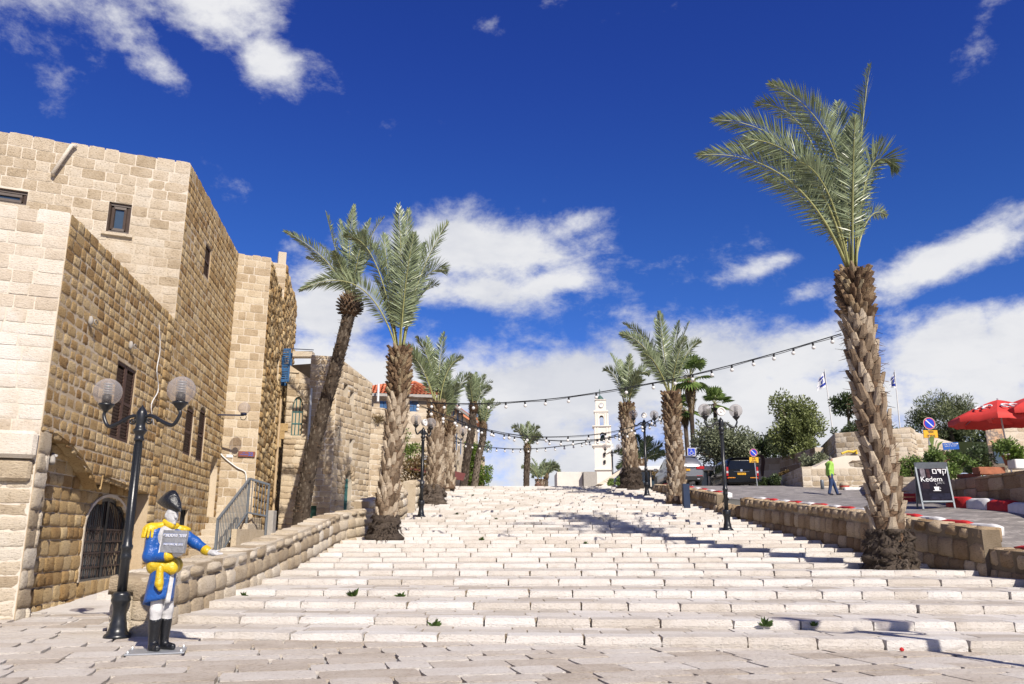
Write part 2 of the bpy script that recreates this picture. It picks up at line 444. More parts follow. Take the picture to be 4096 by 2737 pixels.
def cobble_mat():
    m, t, b = new_mat('road_setts')
    P = coords(t)
    br = t.n('ShaderNodeTexBrick'); t.set(br.inputs['Vector'], t.scale_vec(P, (1, 1, 1)))
    br.inputs['Scale'].default_value = 4.0; br.inputs['Mortar Size'].default_value = .035; br.inputs['Mortar Smooth'].default_value = .3
    br.inputs['Brick Width'].default_value = 1.0; br.inputs['Row Height'].default_value = .6
    br.inputs['Color1'].default_value = (.20, .18, .165, 1); br.inputs['Color2'].default_value = (.42, .385, .35, 1); br.inputs['Mortar'].default_value = (.055, .05, .047, 1)
    n = t.noise(P, 7, 5, .6); n2 = t.noise(P, .5, 4, .6)
    c = t.mix(t.mapr(n, .35, .65), t.mix(.5, br.outputs['Color'], (.10, .095, .09)), br.outputs['Color'])
    st_ = t.noise(t.scale_vec(P, (.5, 1.1, 1)), 2.6, 8, .75)
    c = t.mix(t.mapr(st_, .40, .60, 0, .85, True), c, (.075, .068, .064))
    c = t.mix(t.m('MULTIPLY', n2, .45), c, (.34, .31, .285))
    t.set(b.inputs['Base Color'], c); b.inputs['Roughness'].default_value = .7
    bump(t, b, t.m('ADD', br.outputs['Fac'], t.m('MULTIPLY', n, -.6)), -.8, .03)
    return m
M_SETTS = cobble_mat()
def tile_mat():
    m, t, b = new_mat('red_roof_tiles')
    r = rnd(t); P = coords(t)
    c = t.ramp(t.m('ADD', t.m('MULTIPLY', r, .6), t.m('MULTIPLY', t.noise(P, 3, 4), .5)), [(.2, (.34, .075, .03)), (.6, (.48, .13, .05)), (.9, (.56, .21, .10))])
    t.set(b.inputs['Base Color'], c); b.inputs['Roughness'].default_value = .8
    return m
M_TILE = tile_mat()

def text_obj(txt, size, M, mat, parent, name='lettering', extrude=.002, align='CENTER', bold=0.0):
    cu = bpy.data.curves.new(name, 'FONT')
    cu.body = txt; cu.size = size; cu.extrude = extrude; cu.align_x = align; cu.align_y = 'CENTER'; cu.offset = bold
    o = bpy.data.objects.new(name, cu); COL.objects.link(o)
    dg = bpy.context.evaluated_depsgraph_get()
    me = bpy.data.meshes.new_from_object(o.evaluated_get(dg))
    bpy.data.objects.remove(o); bpy.data.curves.remove(cu)
    me.transform(M); me.materials.clear(); me.materials.append(mat)
    return link(name, me, parent)
def basis(o, x, z):
    """matrix with local x along x, local y along z(up), local z facing out (x cross up)"""
    x = Vector(x).normalized(); u = Vector(z).normalized(); n = x.cross(u).normalized(); u = n.cross(x)
    o = Vector(o)
    return Matrix(((x.x, u.x, n.x, o.x), (x.y, u.y, n.y, o.y), (x.z, u.z, n.z, o.z), (0, 0, 0, 1)))
HEB = lambda s: s[::-1]

# ------------------------------------------------------------------ block meshes shared by all stone pieces
def block_mesh(seed, rough=.16, edge=.42, nx=5, nz=4, jit=1.0):
    rg = random.Random(seed)
    vs = []; fs = []
    for j in range(nz):
        for i in range(nx):
            u = i / (nx - 1) - .5; w = j / (nz - 1) - .5
            on = (i in (0, nx - 1)) + (j in (0, nz - 1))
            y = 1 - (edge * (1.0 if on == 1 else 1.35) if on else 0) - rg.random() * rough * (1.6 if on else 1)
            jx = rg.uniform(-.05, .05) / 1.5 * jit; jz = rg.uniform(-.06, .06) * jit
            if on: jx *= .7; jz *= .7
            if on == 2: u *= .97; w *= .955
            if not on:
                u = math.copysign(abs(u) ** .8 * .5 ** .2, u) if u else 0; w = math.copysign(abs(w) ** .7 * .5 ** .3, w) if w else 0
            vs.append((u + jx, y, w + jz))
    for j in range(nz - 1):
        for i in range(nx - 1):
            a = j * nx + i; fs.append((a + 1, a, a + nx, a + nx + 1))
    ring = [i for i in range(nx)] + [j * nx + nx - 1 for j in range(1, nz)] + [(nz - 1) * nx + i for i in range(nx - 2, -1, -1)] + [j * nx for j in range(nz - 2, 0, -1)]
    b = len(vs)
    for k in ring: vs.append((vs[k][0], 0.0, vs[k][2]))
    n = len(ring)
    for k in range(n): fs.append((ring[k], ring[(k + 1) % n], b + (k + 1) % n, b + k))
    return vs, fs
BLK = [block_mesh(100 + i, .12, .20, 5, 4, .6) for i in range(10)]
BLK_S = [block_mesh(200 + i, .03, .03, 6, 3, .3) for i in range(8)]       # dressed, flat faced
BLK_F = [block_mesh(400 + i, .16, .05, 5, 4, .4) for i in range(10)]      # flat faced, rough
BLK_R = [block_mesh(300 + i, .34, .26, 6, 5, .9) for i in range(10)]       # eroded
_blk_cache = {}
def block_data(kind, i, mat):
    key = (kind, i, mat.name)
    if key not in _blk_cache:
        vs, fs = {'b': BLK, 's': BLK_S, 'r': BLK_R, 'f': BLK_F}[kind][i]
        me = bpy.data.meshes.new('stone_block'); me.from_pydata(vs, [], fs); me.materials.append(mat)
        me.polygons.foreach_set('use_smooth', [kind != 's'] * len(fs)); me.update()
        _blk_cache[key] = me
    return _blk_cache[key]
CAMV = Vector((0, 0, EYE))
class Stones:
    """collects blocks; the largest `cap` in view become objects, the rest one joined part per parent"""
    def __init__(s, cap=300, name='stone'): s.items = []; s.cap = cap; s.name = name
    def put(s, M, parent, mat, kind='b'):
        c = M.translation; sx = M.col[0].to_3d().length; sz = M.col[2].to_3d().length
        d = c - CAMV; dist = max(d.length, .5)
        vis = 1.0 if abs(d.x / max(d.y, .1)) < .75 and d.y > 1 else .0
        nrm = M.col[1].to_3d().normalized()
        face = max(-nrm.dot(d) / dist, .02)
        s.items.append((sx * sz * face / dist ** 2 * vis, M, parent, mat, kind, random.randrange(8)))
    def emit(s, rest_name=None):
        it = sorted(s.items, key=lambda q: -q[0])
        for q in it[:s.cap]:
            o = bpy.data.objects.new(s.name, block_data(q[4], q[5], q[3])); COL.objects.link(o)
            o.parent = q[2]; o.matrix_basis = q[1]
        rest = {}
        for q in it[s.cap:]: rest.setdefault((q[2].name, q[3].name), []).append(q)
        for (pn, mn), qs in rest.items():
            V = []; Fc = []
            for q in qs:
                vs, fs = {'b': BLK, 's': BLK_S, 'r': BLK_R, 'f': BLK_F}[q[4]][q[5]]
                A = np.array(vs) @ np.array(q[1].to_3x3()).T + np.array(q[1].translation)
                b = len(V); V.extend(map(tuple, A)); Fc.extend(tuple(i + b for i in f) for f in fs)
            me = bpy.data.meshes.new(rest_name or s.name + 'work'); me.from_pydata(V, [], Fc); me.materials.append(qs[0][3])
            me.polygons.foreach_set('use_smooth', [qs[0][4] != 's'] * len(Fc)); me.update()
            o = link(rest_name or s.name + 'work', me, qs[0][2]); o['kind'] = 'stuff'
            if qs[0][2].type == 'EMPTY': o.matrix_parent_inverse = Matrix()

def hole_iv(h, z):
    """interval of an opening (s0,s1,z0,z1,arch rise) at height z, or None"""
    s0, s1, z0, z1, ar = h
    if z < z0 or z > z1 + ar: return None
    if z <= z1 or ar <= 0: return (s0, s1)
    k = math.sqrt(max(0, 1 - ((z - z1) / ar) ** 2)); c = (s0 + s1) / 2; r = (s1 - s0) / 2
    return (c - r * k, c + r * k)
def free_iv(s0, s1, holes, z, pad=0.0):
    iv = [(s0, s1)]
    for h in holes:
        q = hole_iv((h[0] - pad, h[1] + pad, h[2] - pad, h[3], h[4] + (pad if h[4] else 0)) if pad else h, z)
        if not q: continue
        out = []
        for a, b in iv:
            if q[1] <= a or q[0] >= b: out.append((a, b)); continue
            if q[0] > a: out.append((a, q[0]))
            if q[1] < b: out.append((q[1], b))
        iv = out
    return iv
class Wall:
    """a flat vertical wall: origin O (x,y), run direction t, outward normal n, from s0 to s1, bottom zb(s), top zt(s)"""
    def __init__(s, O, t, s0, s1, zb, zt, holes=(), flip=False, thick=.5, reveal=.28):
        s.O = Vector((O[0], O[1], 0)); s.t = Vector((t[0], t[1], 0)).normalized()
        s.n = Vector((s.t.y, -s.t.x, 0)) * (-1 if flip else 1)
        s.s0, s.s1 = s0, s1
        s.zb = zb if callable(zb) else (lambda q, v=zb: v); s.zt = zt if callable(zt) else (lambda q, v=zt: v)
        s.holes = list(holes); s.thick = thick; s.reveal = reveal
    def p(s, q, z, d=0.0): return s.O + s.t * q + s.n * d + Vector((0, 0, z))
    def body(s, name, mat, parent, dz=.16, back=True):
        mb = MB()
        cuts = {s.s0, s.s1}
        zmin = min(s.zb(s.s0), s.zb(s.s1)); zmax = max(s.zt(s.s0), s.zt(s.s1))
        zs = {zmin, zmax}
        for h in s.holes:
            zs |= {h[2], h[3], h[3] + h[4]}
            if h[4]:
                for k in range(1, 8): zs.add(h[3] + h[4] * math.sin(k * math.pi / 16))
        q = zmin
        flat = abs(s.zt(s.s0) - s.zt(s.s1)) < 1e-3 and abs(s.zb(s.s0) - s.zb(s.s1)) < 1e-3
        if not flat:
            while q < zmax: zs.add(q); q += dz
        zs = sorted(z for z in zs if zmin - 1e-6 <= z <= zmax + 1e-6)
        for za, zc in zip(zs, zs[1:]):
            if zc - za < 1e-4: continue
            for a, b in free_iv(s.s0, s.s1, s.holes, (za + zc) / 2):
                # clip against sloping top / bottom by columns
                nseg = 1 if flat else max(1, int((b - a) / .4))
                for k in range(nseg):
                    u0 = a + (b - a) * k / nseg; u1 = a + (b - a) * (k + 1) / nseg
                    z00, z01 = max(za, s.zb(u0)), max(za, s.zb(u1)); z10, z11 = min(zc, s.zt(u0)), min(zc, s.zt(u1))
                    if z10 - z00 < 1e-4 and z11 - z01 < 1e-4: continue
                    mb.add([s.p(u0, min(z00, z10)), s.p(u1, min(z01, z11)), s.p(u1, z11), s.p(u0, z10)], [(0, 1, 2, 3)])
        for h in s.holes:
            pts = [(h[0], h[2]), (h[0], h[3])]
            if h[4]:
                c = (h[0] + h[1]) / 2; r = (h[1] - h[0]) / 2
                pts += [(c - r * math.cos(math.pi * k / 12), h[3] + h[4] * math.sin(math.pi * k / 12)) for k in range(1, 12)]
            pts += [(h[1], h[3]), (h[1], h[2])]
            for (a, za), (b, zc) in zip(pts, pts[1:] + pts[:1]):
                mb.add([s.p(a, za), s.p(b, zc), s.p(b, zc, -s.reveal), s.p(a, za, -s.reveal)], [(0, 1, 2, 3)])
        if back:
            T = s.thick
            for k in range(8):
                a = s.s0 + (s.s1 - s.s0) * k / 8; b = s.s0 + (s.s1 - s.s0) * (k + 1) / 8
                mb.add([s.p(a, s.zt(a)), s.p(b, s.zt(b)), s.p(b, s.zt(b), -T), s.p(a, s.zt(a), -T)], [(0, 1, 2, 3)])
                mb.add([s.p(a, s.zb(a), -T), s.p(b, s.zb(b), -T), s.p(b, s.zt(b), -T), s.p(a, s.zt(a), -T)], [(0, 1, 2, 3)])
            for a in (s.s0, s.s1): mb.add([s.p(a, s.zb(a)), s.p(a, s.zt(a)), s.p(a, s.zt(a), -T), s.p(a, s.zb(a), -T)], [(0, 1, 2, 3)])
        return mb.build(name, mat, parent)
    def stones(s, S, parent, mats, rowh=(.24, .32), lens=(.35, .75), joint=.022, proud=(.015, .04), kind='b', pad=.0, zone=None, top_over=0.0, skip=0.0, kinds=None):
        zmin = min(s.zb(s.s0), s.zb(s.s1)); zmax = max(s.zt(s.s0), s.zt(s.s1))
        z = zmin
        while z < zmax - .06:
            h = random.uniform(*rowh)
            if zmax - z - h < .12: h = zmax - z
            zm = z + h / 2
            for a, b in free_iv(s.s0, s.s1, s.holes, zm, pad):
                q = a - random.uniform(0, lens[0]) * .0
                while q < b - .04:
                    w = random.uniform(*lens)
                    if b - q - w < lens[0] * .55: w = b - q
                    c = q + w / 2
                    zt = min(s.zt(c), s.zt(q + w), s.zt(q)) + random.uniform(0, top_over); zb = max(s.zb(c), s.zb(q + w), s.zb(q)) - .12
                    lo, hi = max(z, zb), min(z + h, zt)
                    if top_over and z + h > zt - top_over - .02: hi = zt
                    for hq in s.holes:
                        if hq[0] < q + w - .03 and hq[1] > q + .03:
                            ht = hq[3] + hq[4]
                            if lo < hq[2] < hi: hi = hq[2]
                            elif lo < ht < hi and not hq[4]: lo = ht
                    if hi - lo > .07 and random.random() >= skip and (zone is None or zone(c, zm)):
                        pr = random.uniform(*proud); kd = kinds(c, zm) if kinds else kind
                        dep = .02 + pr * (1.6 if kd == 'r' else 1.0)
                        hh = hi - lo - joint * random.uniform(.6, 1.4); ww = w - joint * random.uniform(.6, 1.5)
                        X = -s.t; 
                        if X.cross(s.n).z < 0: X = s.t
                        ang = random.gauss(0, .008)
                        X2 = X * math.cos(ang) + Vector((0, 0, math.sin(ang))); U = Vector((0, 0, math.cos(ang))) - X * math.sin(ang)
                        o = s.p(c, (lo + hi) / 2, -.02)
                        M = Matrix(((X2.x * ww, s.n.x * dep, U.x * hh, o.x), (X2.y * ww, s.n.y * dep, U.y * hh, o.y), (X2.z * ww, s.n.z * dep, U.z * hh, o.z), (0, 0, 0, 1)))
                        S.put(M, parent, mats(c, zm) if callable(mats) else mats, kd)
                    q += w
            z += h
    def voussoirs(s, S, parent, mat, h, wd=.3, n=11, proud=.05):
        c = (h[0] + h[1]) / 2; r = (h[1] - h[0]) / 2; ar = h[4]
        for k in range(n):
            a = math.pi * (k + .5) / n
            x = c - (r + wd / 2) * math.cos(a); z = h[3] + (ar + wd / 2) * math.sin(a)
            dx = -math.cos(a); dzv = math.sin(a)
            rad = (s.t * dx + Vector((0, 0, dzv))).normalized()
            tan = rad.cross(s.n)
            ww = math.pi * (r + ar) / 2 / n * 1.1; dep = .02 + proud
            o = s.p(x, z, -.02)
            M = Matrix(((tan.x * ww, s.n.x * dep, rad.x * wd, o.x), (tan.y * ww, s.n.y * dep, rad.y * wd, o.y), (tan.z * ww, s.n.z * dep, rad.z * wd, o.z), (0, 0, 0, 1)))
            S.put(M, parent, mat, 'b')
# ================================================================== the setting: square, stairs, road
RISE = .113
ZF = [11.85, 13.05, 14.6, 16.1, 17.95, 19.7, 21.4, 22.8, 24.0, 25.1, 26.1, 27.1, 28.1, 29.1, 30.0, 30.8, 31.4, 32.0, 32.6, 33.3, 34.0, 34.7]
while len(ZF) < 38: ZF.append(ZF[-1] + .71)
NSTEP = 38
Y_TOP = ZF[-1] + .7
XL = lambda y: interp([(11, -5.0), (14, -5.3), (20, -5.5), (26, -5.65), (27.2, -5.6), (28.6, -5.2), (30, -4.8), (34, -4.25), (46, -4.1)], y)
XR = lambda y: interp([(11, 12.2), (16, 10.9), (19.7, 11.15), (22, 10.6), (26, 10.3), (30, 9.9), (34, 9.0), (46, 7.4)], y)
z_plaza = lambda x: -.018 * max(-14, min(14, x))
def z_step(n, x): return n * RISE + (-.010 * x * max(0, 1 - (n - 1) / 4) if n < 5 else 0)
def y_step(n, x): return ZF[n - 1] + (-.012 * x * min(1, n / 30)) + .03 * math.sin(x * 1.3 + n * 2.1)
z_alley = lambda y: interp([(10, .10), (14, .13), (17, .24), (20.4, .38), (25, .8), (30, 1.2), (45, 2.6), (60, 4.0)], y)
z_wtop = lambda y: interp([(15, 1.06), (17, 1.12), (19.4, 1.2), (19.5, 1.66), (22.5, 2.03), (31.5, 2.86), (36.5, 3.45), (42, 4.1), (46, 4.4)], y)
z_road = lambda y: interp([(8, .0), (15, .80), (17, .95), (19.3, 1.12), (20.6, 1.52), (22.5, 1.9), (31.5, 2.74), (36.5, 3.28), (41, 3.93), (43, 4.12), (46, 4.24), (60, 4.28)], y)

def grid_sheet(name, xs, ys, zf, mat, parent=None):
    mb = MB(); nx = len(xs(ys[0])) if callable(xs) else len(xs)
    for y in ys:
        for x in (xs(y) if callable(xs) else xs): mb.v.append((x, y, zf(x, y)))
    for j in range(len(ys) - 1):
        for i in range(nx - 1):
            a = j * nx + i; mb.f.append((a, a + 1, a + nx + 1, a + nx)); mb.mi.append(0); mb.sm.append(False)
    return mb.build(name, mat, parent)
rng = lambda a, b, n: [a + (b - a) * i / n for i in range(n + 1)]
plaza = struct(grid_sheet('plaza', rng(-60, 60, 40), rng(-60, 15.5, 20), lambda x, y: z_plaza(x) - .05, M_GROUT), 'paved stone square at the foot of the stairs')
alley = struct(grid_sheet('alley', lambda y: [-14, XL(max(y, 11)) - .2], rng(13, 60, 40), lambda x, y: z_alley(y) - .03 + (.02 if y < 13.1 else 0), M_TREAD), 'sloping paved alley beside the stone houses')
upper = struct(grid_sheet('upper_square', rng(-4.4, 9, 4), rng(Y_TOP - .2, 62, 4), lambda x, y: NSTEP * RISE - .01, M_TREAD), 'level square at the head of the stairs')
ground = struct(grid_sheet('ground', rng(-900, 900, 4), rng(60, 1500, 4), lambda x, y: 4.24, M_TREAD), 'open ground behind the stairs')
terr = struct(grid_sheet('lower_ground', rng(-900, 900, 4), rng(-900, 62, 4), lambda x, y: -1.5, M_GROUT), 'ground below the terraces')
def z_roadx(x, y): return z_road(y) + .06 * max(0, min(4, x - XR(max(11, y)) - .5)) * interp([(20, 0), (23, 1), (27, 1), (35, 0)], y)
road = struct(grid_sheet('road', lambda y: [XR(max(11, y)) + .35 + (35 - XR(max(11, y))) * k / 12 for k in range(13)], rng(8, 60, 80), z_roadx, M_SETTS), 'dark cobbled road climbing beside the stairs')

# paving slabs of the square
S_pav = Stones(300, 'paving_stone')
a = R(15); rd = Vector((math.cos(a), math.sin(a), 0)); rc = Vector((-math.sin(a), math.cos(a), 0))
v = 4.2
while v < 17.5:
    h = random.uniform(.36, .54); u = -15.0 + random.random()
    while u < 16:
        w = random.uniform(.5, 1.15)
        c = rd * (u + w / 2) + rc * (v + h / 2)
        ok = c.y < 12.2 and abs(c.x) < 15 or (c.x < -5.0 and c.y < 15.2 and c.x > -13)
        if c.x > -5.1 and c.y > 12.0: ok = False
        if ok and c.y > 5.2:
            ww, hh, th = w - random.uniform(.012, .05), h - random.uniform(.012, .045), .06
            zt = z_plaza(c.x) + random.uniform(-.008, .008)
            X = rd.copy(); X.z = -.018; up = Vector((0, 0, 1)); Zc = Vector((rd.y, -rd.x, .0))
            o = Vector((c.x, c.y, zt - th))
            S_pav.put(Matrix(((X.x * ww, 0, Zc.x * hh, o.x), (X.y * ww, 0, Zc.y * hh, o.y), (X.z * ww, th, Zc.z * hh, o.z), (0, 0, 0, 1))), plaza, M_PAVE, 's')
        u += w
    v += h
S_pav.emit('paving')

# the stairs: solid core, riser stones, tread stones
core = MB()
for n in range(1, NSTEP + 1):
    y0 = ZF[n - 1] + .14; y1 = (ZF[n] if n < NSTEP else Y_TOP) + .3
    for k in range(8):
        xa = XL(y0) + (XR(y0) - XL(y0)) * k / 8; xb = XL(y0) + (XR(y0) - XL(y0)) * (k + 1) / 8
        za, zb = z_step(n, xa) - .022, z_step(n, xb) - .022
        o_ = lambda x: -.012 * x * min(1, n / 30)
        core.add([(xa, y0 + o_(xa), za), (xb, y0 + o_(xb), zb), (xb, y1 + o_(xb), zb), (xa, y1 + o_(xa), za), (xa, y0 + o_(xa), za - .25), (xb, y0 + o_(xb), zb - .25)], [(0, 1, 2, 3), (4, 5, 1, 0)])
stairs = struct(core.build('stone_staircase', M_JOINT), 'broad flight of shallow white stone steps')
S_step = Stones(300, 'step_stone'); S_tread = Stones(300, 'tread_stone')
for n in range(1, NSTEP + 1):
    ym = ZF[n - 1]
    x = XL(ym) - .05; xe = XR(ym) + .1
    while x < xe:
        w = random.uniform(.62, 1.25) * (1 if n < 16 else .95)
        if xe - x - w < .35: w = xe - x
        xc = x + w / 2; j = random.uniform(.010, .03)
        dep = .40; hgt = RISE + .07
        zt = z_step(n, xc) + random.uniform(-.008, .006); yf = y_step(n, xc) + random.uniform(-.015, .02)
        sl = random.gauss(0, .012) + (-.010 * max(0, 1 - (n - 1) / 4) if n < 5 else 0)
        ww = w - j
        o = Vector((xc, yf + dep, zt - hgt / 2))
        S_step.put(Matrix(((-ww, 0, 0, o.x), (ww * .012, -dep, 0, o.y), (-ww * sl, 0, hgt, o.z), (0, 0, 0, 1))), stairs, M_STEP, 's')
        x += w
    if n <= 13:
        yr = ym + .38; ye = ZF[n] + .15
        while yr < ye:
            d = random.uniform(.36, .5); x = XL(yr) - .1
            while x < XR(yr) + .1:
                w = random.uniform(.45, 1.0); xc = x + w / 2
                zt = z_step(n, xc) + random.uniform(-.012, -.003); th = .05
                yc = yr + d / 2 - .012 * xc * min(1, n / 30)
                o = Vector((xc, yc, zt - th))
                S_tread.put(Matrix((((w - .02), 0, 0, o.x), (0, 0, -(d - .02), o.y), (-.010 * w * (max(0, 1 - (n - 1) / 4) if n < 5 else 0), th, 0, o.z), (0, 0, 0, 1))), stairs, M_TREAD, 's')
                x += w
            yr += d
S_step.emit('step_stonework'); S_tread.emit('tread_stonework')

# ---- walls that follow a slope: rows of blocks run parallel to the sloping top
def slope_wall(name, label, cat, ys, xf, zt, zb, thick, side, mat, rows, lens, S, core_mat, capkind='r', kind='r', group=None):
    """wall along y; xf(y) face line, side=+1 faces +x, body runs to the other side"""
    p0 = Vector((xf(ys[0]), ys[0], zb(ys[0])))
    root = thing(name, label, cat, p0, group)
    mb = MB(); N = len(ys) - 1
    for ya, yb in zip(ys, ys[1:]):
        xa, xb = xf(ya), xf(yb); q = -side * thick; e = side * -.07
        P = [(xa + e, ya, zb(ya) - .3), (xb + e, yb, zb(yb) - .3), (xb + e, yb, zt(yb) - .035), (xa + e, ya, zt(ya) - .035), (xa + q, ya, zb(ya) - .3), (xb + q, yb, zb(yb) - .3), (xb + q, yb, zt(yb) - .035), (xa + q, ya, zt(ya) - .035)]
        mb.add(P, [(0, 1, 2, 3), (3, 2, 6, 7), (5, 4, 7, 6)] + ([(0, 3, 7, 4)] if ya == ys[0] else []) + ([(1, 5, 6, 2)] if yb == ys[-1] else []))
    wall = mb.build('core', core_mat, root)
    L = ys[-1] - ys[0]
    k = 0; off = 0.0
    while off < rows[2]:
        h = random.uniform(rows[0], rows[1]); y = ys[0]
        while y < ys[-1] - .05:
            w = random.uniform(*lens)
            if ys[-1] - y - w < lens[0] * .6: w = ys[-1] - y
            yc = y + w / 2
            T = Vector((xf(y + w) - xf(y), w, zt(y + w) - zt(y)))
            if T.z > .3 * w: T.z = .08 * w
            nrm = Vector((side * T.y, -side * T.x, 0)).normalized()
            if zt(yc) - off - h * .75 > zb(yc) - .18:
                hh = h - random.uniform(.004, .018); sc = (w - random.uniform(.006, .022)) / w
                top = k == 0
                dep = (.16 if not top else thick + .03) + random.uniform(0, .03)
                o = Vector((xf(yc), yc, zt(yc) - off - h / 2 + (random.uniform(-.02, .015) if top else 0))) - nrm * (dep - random.uniform(.005, .03))
                Tt = T * sc
                X = Tt if Tt.cross(nrm).z > 0 else -Tt
                S.put(Matrix(((X.x, nrm.x * dep, 0, o.x), (X.y, nrm.y * dep, 0, o.y), (X.z, 0, hh, o.z), (0, 0, 0, 1))), wall, mat, capkind if top else kind)
            y += w
        off += h; k += 1
    return root, wall
S_par = Stones(300, 'stone')
zp_top = lambda y: interp([(11.9, .92), (12.6, .98), (14.5, 1.06), (17, 1.2), (19, 1.38), (21.5, 1.62), (25, 2.0), (27.6, 2.3), (29.5, 2.5)], y)
zst = lambda y: max(z_plaza(-5), sum(1 for q in ZF if q < y) * RISE)
par, parw = slope_wall('parapet_wall', 'low pale stone parapet climbing beside the stairs behind the painted statue', 'wall', [11.9 + .5 * i for i in range(36)], lambda y: XL(y) + .02, zp_top, lambda y: zst(y) - .1, .62, 1, M_PARAPET, (.24, .36, 1.4), (.45, .95), S_par, M_PARAPET, 'b', 'b')
# its near end face
for k, z in enumerate((.16, .44, .70)):
    for i in range(2):
        o = Vector((XL(12) - .16 - .31 * i, 11.93, z)); S_par.put(Matrix(((-.29, 0, 0, o.x), (0, -.06, 0, o.y), (0, 0, .26, o.z), (0, 0, 0, 1))), parw, M_PARAPET, 'b')
S_par.emit('stonework')
S_par2 = Stones(120, 'stone')
slope_wall('parapet_wall', 'short pale stone parapet behind the lamp between the two scaly palms', 'wall', [29.6 + .5 * i for i in range(12)], lambda y: XL(y) - .25, lambda y: interp([(29.6, 2.75), (35.5, 3.55)], y), lambda y: zst(y) - .1, .6, 1, M_PARAPET, (.3, .42, 1.3), (.5, 1.0), S_par2, M_PARAPET, 'b', 'b')
slope_wall('parapet_wall', 'low pale stone parapet at the head of the stairs beside the twin palms', 'wall', [37.6 + .5 * i for i in range(12)], lambda y: XL(y) - .2, lambda y: interp([(37, 3.95), (43.5, 4.5)], y), lambda y: zst(y) - .1, .6, 1, M_PARAPET, (.3, .42, 1.3), (.5, 1.0), S_par2, M_PARAPET, 'b', 'b')
S_par2.emit('stonework')

S_rw = Stones(300, 'stone')
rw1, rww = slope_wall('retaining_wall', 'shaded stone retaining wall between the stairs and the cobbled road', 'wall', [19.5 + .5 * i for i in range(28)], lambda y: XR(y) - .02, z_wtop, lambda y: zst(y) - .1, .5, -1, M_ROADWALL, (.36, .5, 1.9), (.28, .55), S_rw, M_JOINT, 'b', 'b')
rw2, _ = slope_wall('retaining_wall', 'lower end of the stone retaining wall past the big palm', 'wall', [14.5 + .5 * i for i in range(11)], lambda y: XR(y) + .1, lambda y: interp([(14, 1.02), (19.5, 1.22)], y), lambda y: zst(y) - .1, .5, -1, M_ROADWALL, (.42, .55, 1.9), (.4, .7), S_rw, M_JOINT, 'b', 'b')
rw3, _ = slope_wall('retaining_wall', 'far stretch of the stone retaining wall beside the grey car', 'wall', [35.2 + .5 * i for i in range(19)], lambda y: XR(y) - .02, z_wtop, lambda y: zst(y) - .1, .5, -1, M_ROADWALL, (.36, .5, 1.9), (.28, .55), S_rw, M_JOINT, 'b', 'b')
for i in range(5):
    y = 33.2 + i * .42; o = Vector((XR(y) + .3, y, z_wtop(y) - .62))
    S_rw.put(Matrix(((0, -.4, 0, o.x), (-.4, 0, 0, o.y), (0, 0, .5, o.z), (0, 0, 0, 1))), rww, M_ROADWALL, 'r')
S_rw.emit('stonework')

def kerb_run(name, label, pts, zf, n, wd, ht, start=0, group=None):
    """kerb of stones painted red and white in turn, each stone its own part"""
    root = thing(name, label, 'kerb', (pts[0][0], pts[0][1], zf(pts[0][1])), group)
    P = [Vector((x, y, 0)) for x, y in pts]; seg = [(b - a).length for a, b in zip(P, P[1:])]; L = sum(seg)
    def pos(s):
        for a, b, l in zip(P, P[1:], seg):
            if s <= l or b is P[-1]: return a.lerp(b, min(1, s / l))
            s -= l
    vs, fs = block_mesh(900, .06, .10, 6, 4, .25)
    dat = []
    for m in (M_RED, M_WHITEK):
        me = bpy.data.meshes.new('kerb_stone'); me.from_pydata(vs, [], fs); me.materials.append(m); me.polygons.foreach_set('use_smooth', [True] * len(fs)); dat.append(me)
    for i in range(n):
        a, b = pos(L * i / n), pos(L * (i + 1) / n); a.z = zf(a.y); b.z = zf(b.y)
        T = (b - a) * .985; c = (a + b) / 2; nr = Vector((0, 0, 1)); sd = T.normalized().cross(nr) * wd
        o = bpy.data.objects.new('kerb_stone', dat[(i + start) % 2]); COL.objects.link(o); o.parent = root; o.matrix_parent_inverse = PINV[root.name]
        o.matrix_basis = Matrix(((T.x, 0, sd.x, c.x), (T.y, 0, sd.y, c.y), (T.z, ht + .12, sd.z, c.z - .12), (0, 0, 0, 1)))
    return root
kerb_run('painted_kerb', 'red and white painted kerb on top of the retaining wall', [(XR(y) + .60, y) for y in (19.7, 22, 25, 28, 31, 33)], lambda y: z_wtop(y) - .10, 15, .30, .15, 1)
kerb_run('painted_kerb', 'red and white painted kerb along the lower end of the wall', [(XR(y) + .75, y) for y in (14.6, 17, 19.2)], lambda y: interp([(14, 1.02), (19.5, 1.22)], y) - .04, 4, .35, .12, 1)
kerb_run('painted_kerb', 'red and white painted kerb beside the grey car', [(XR(y) + .62, y) for y in (35.2, 38, 41, 44)], lambda y: z_wtop(y) - .10, 10, .30, .15, 1)
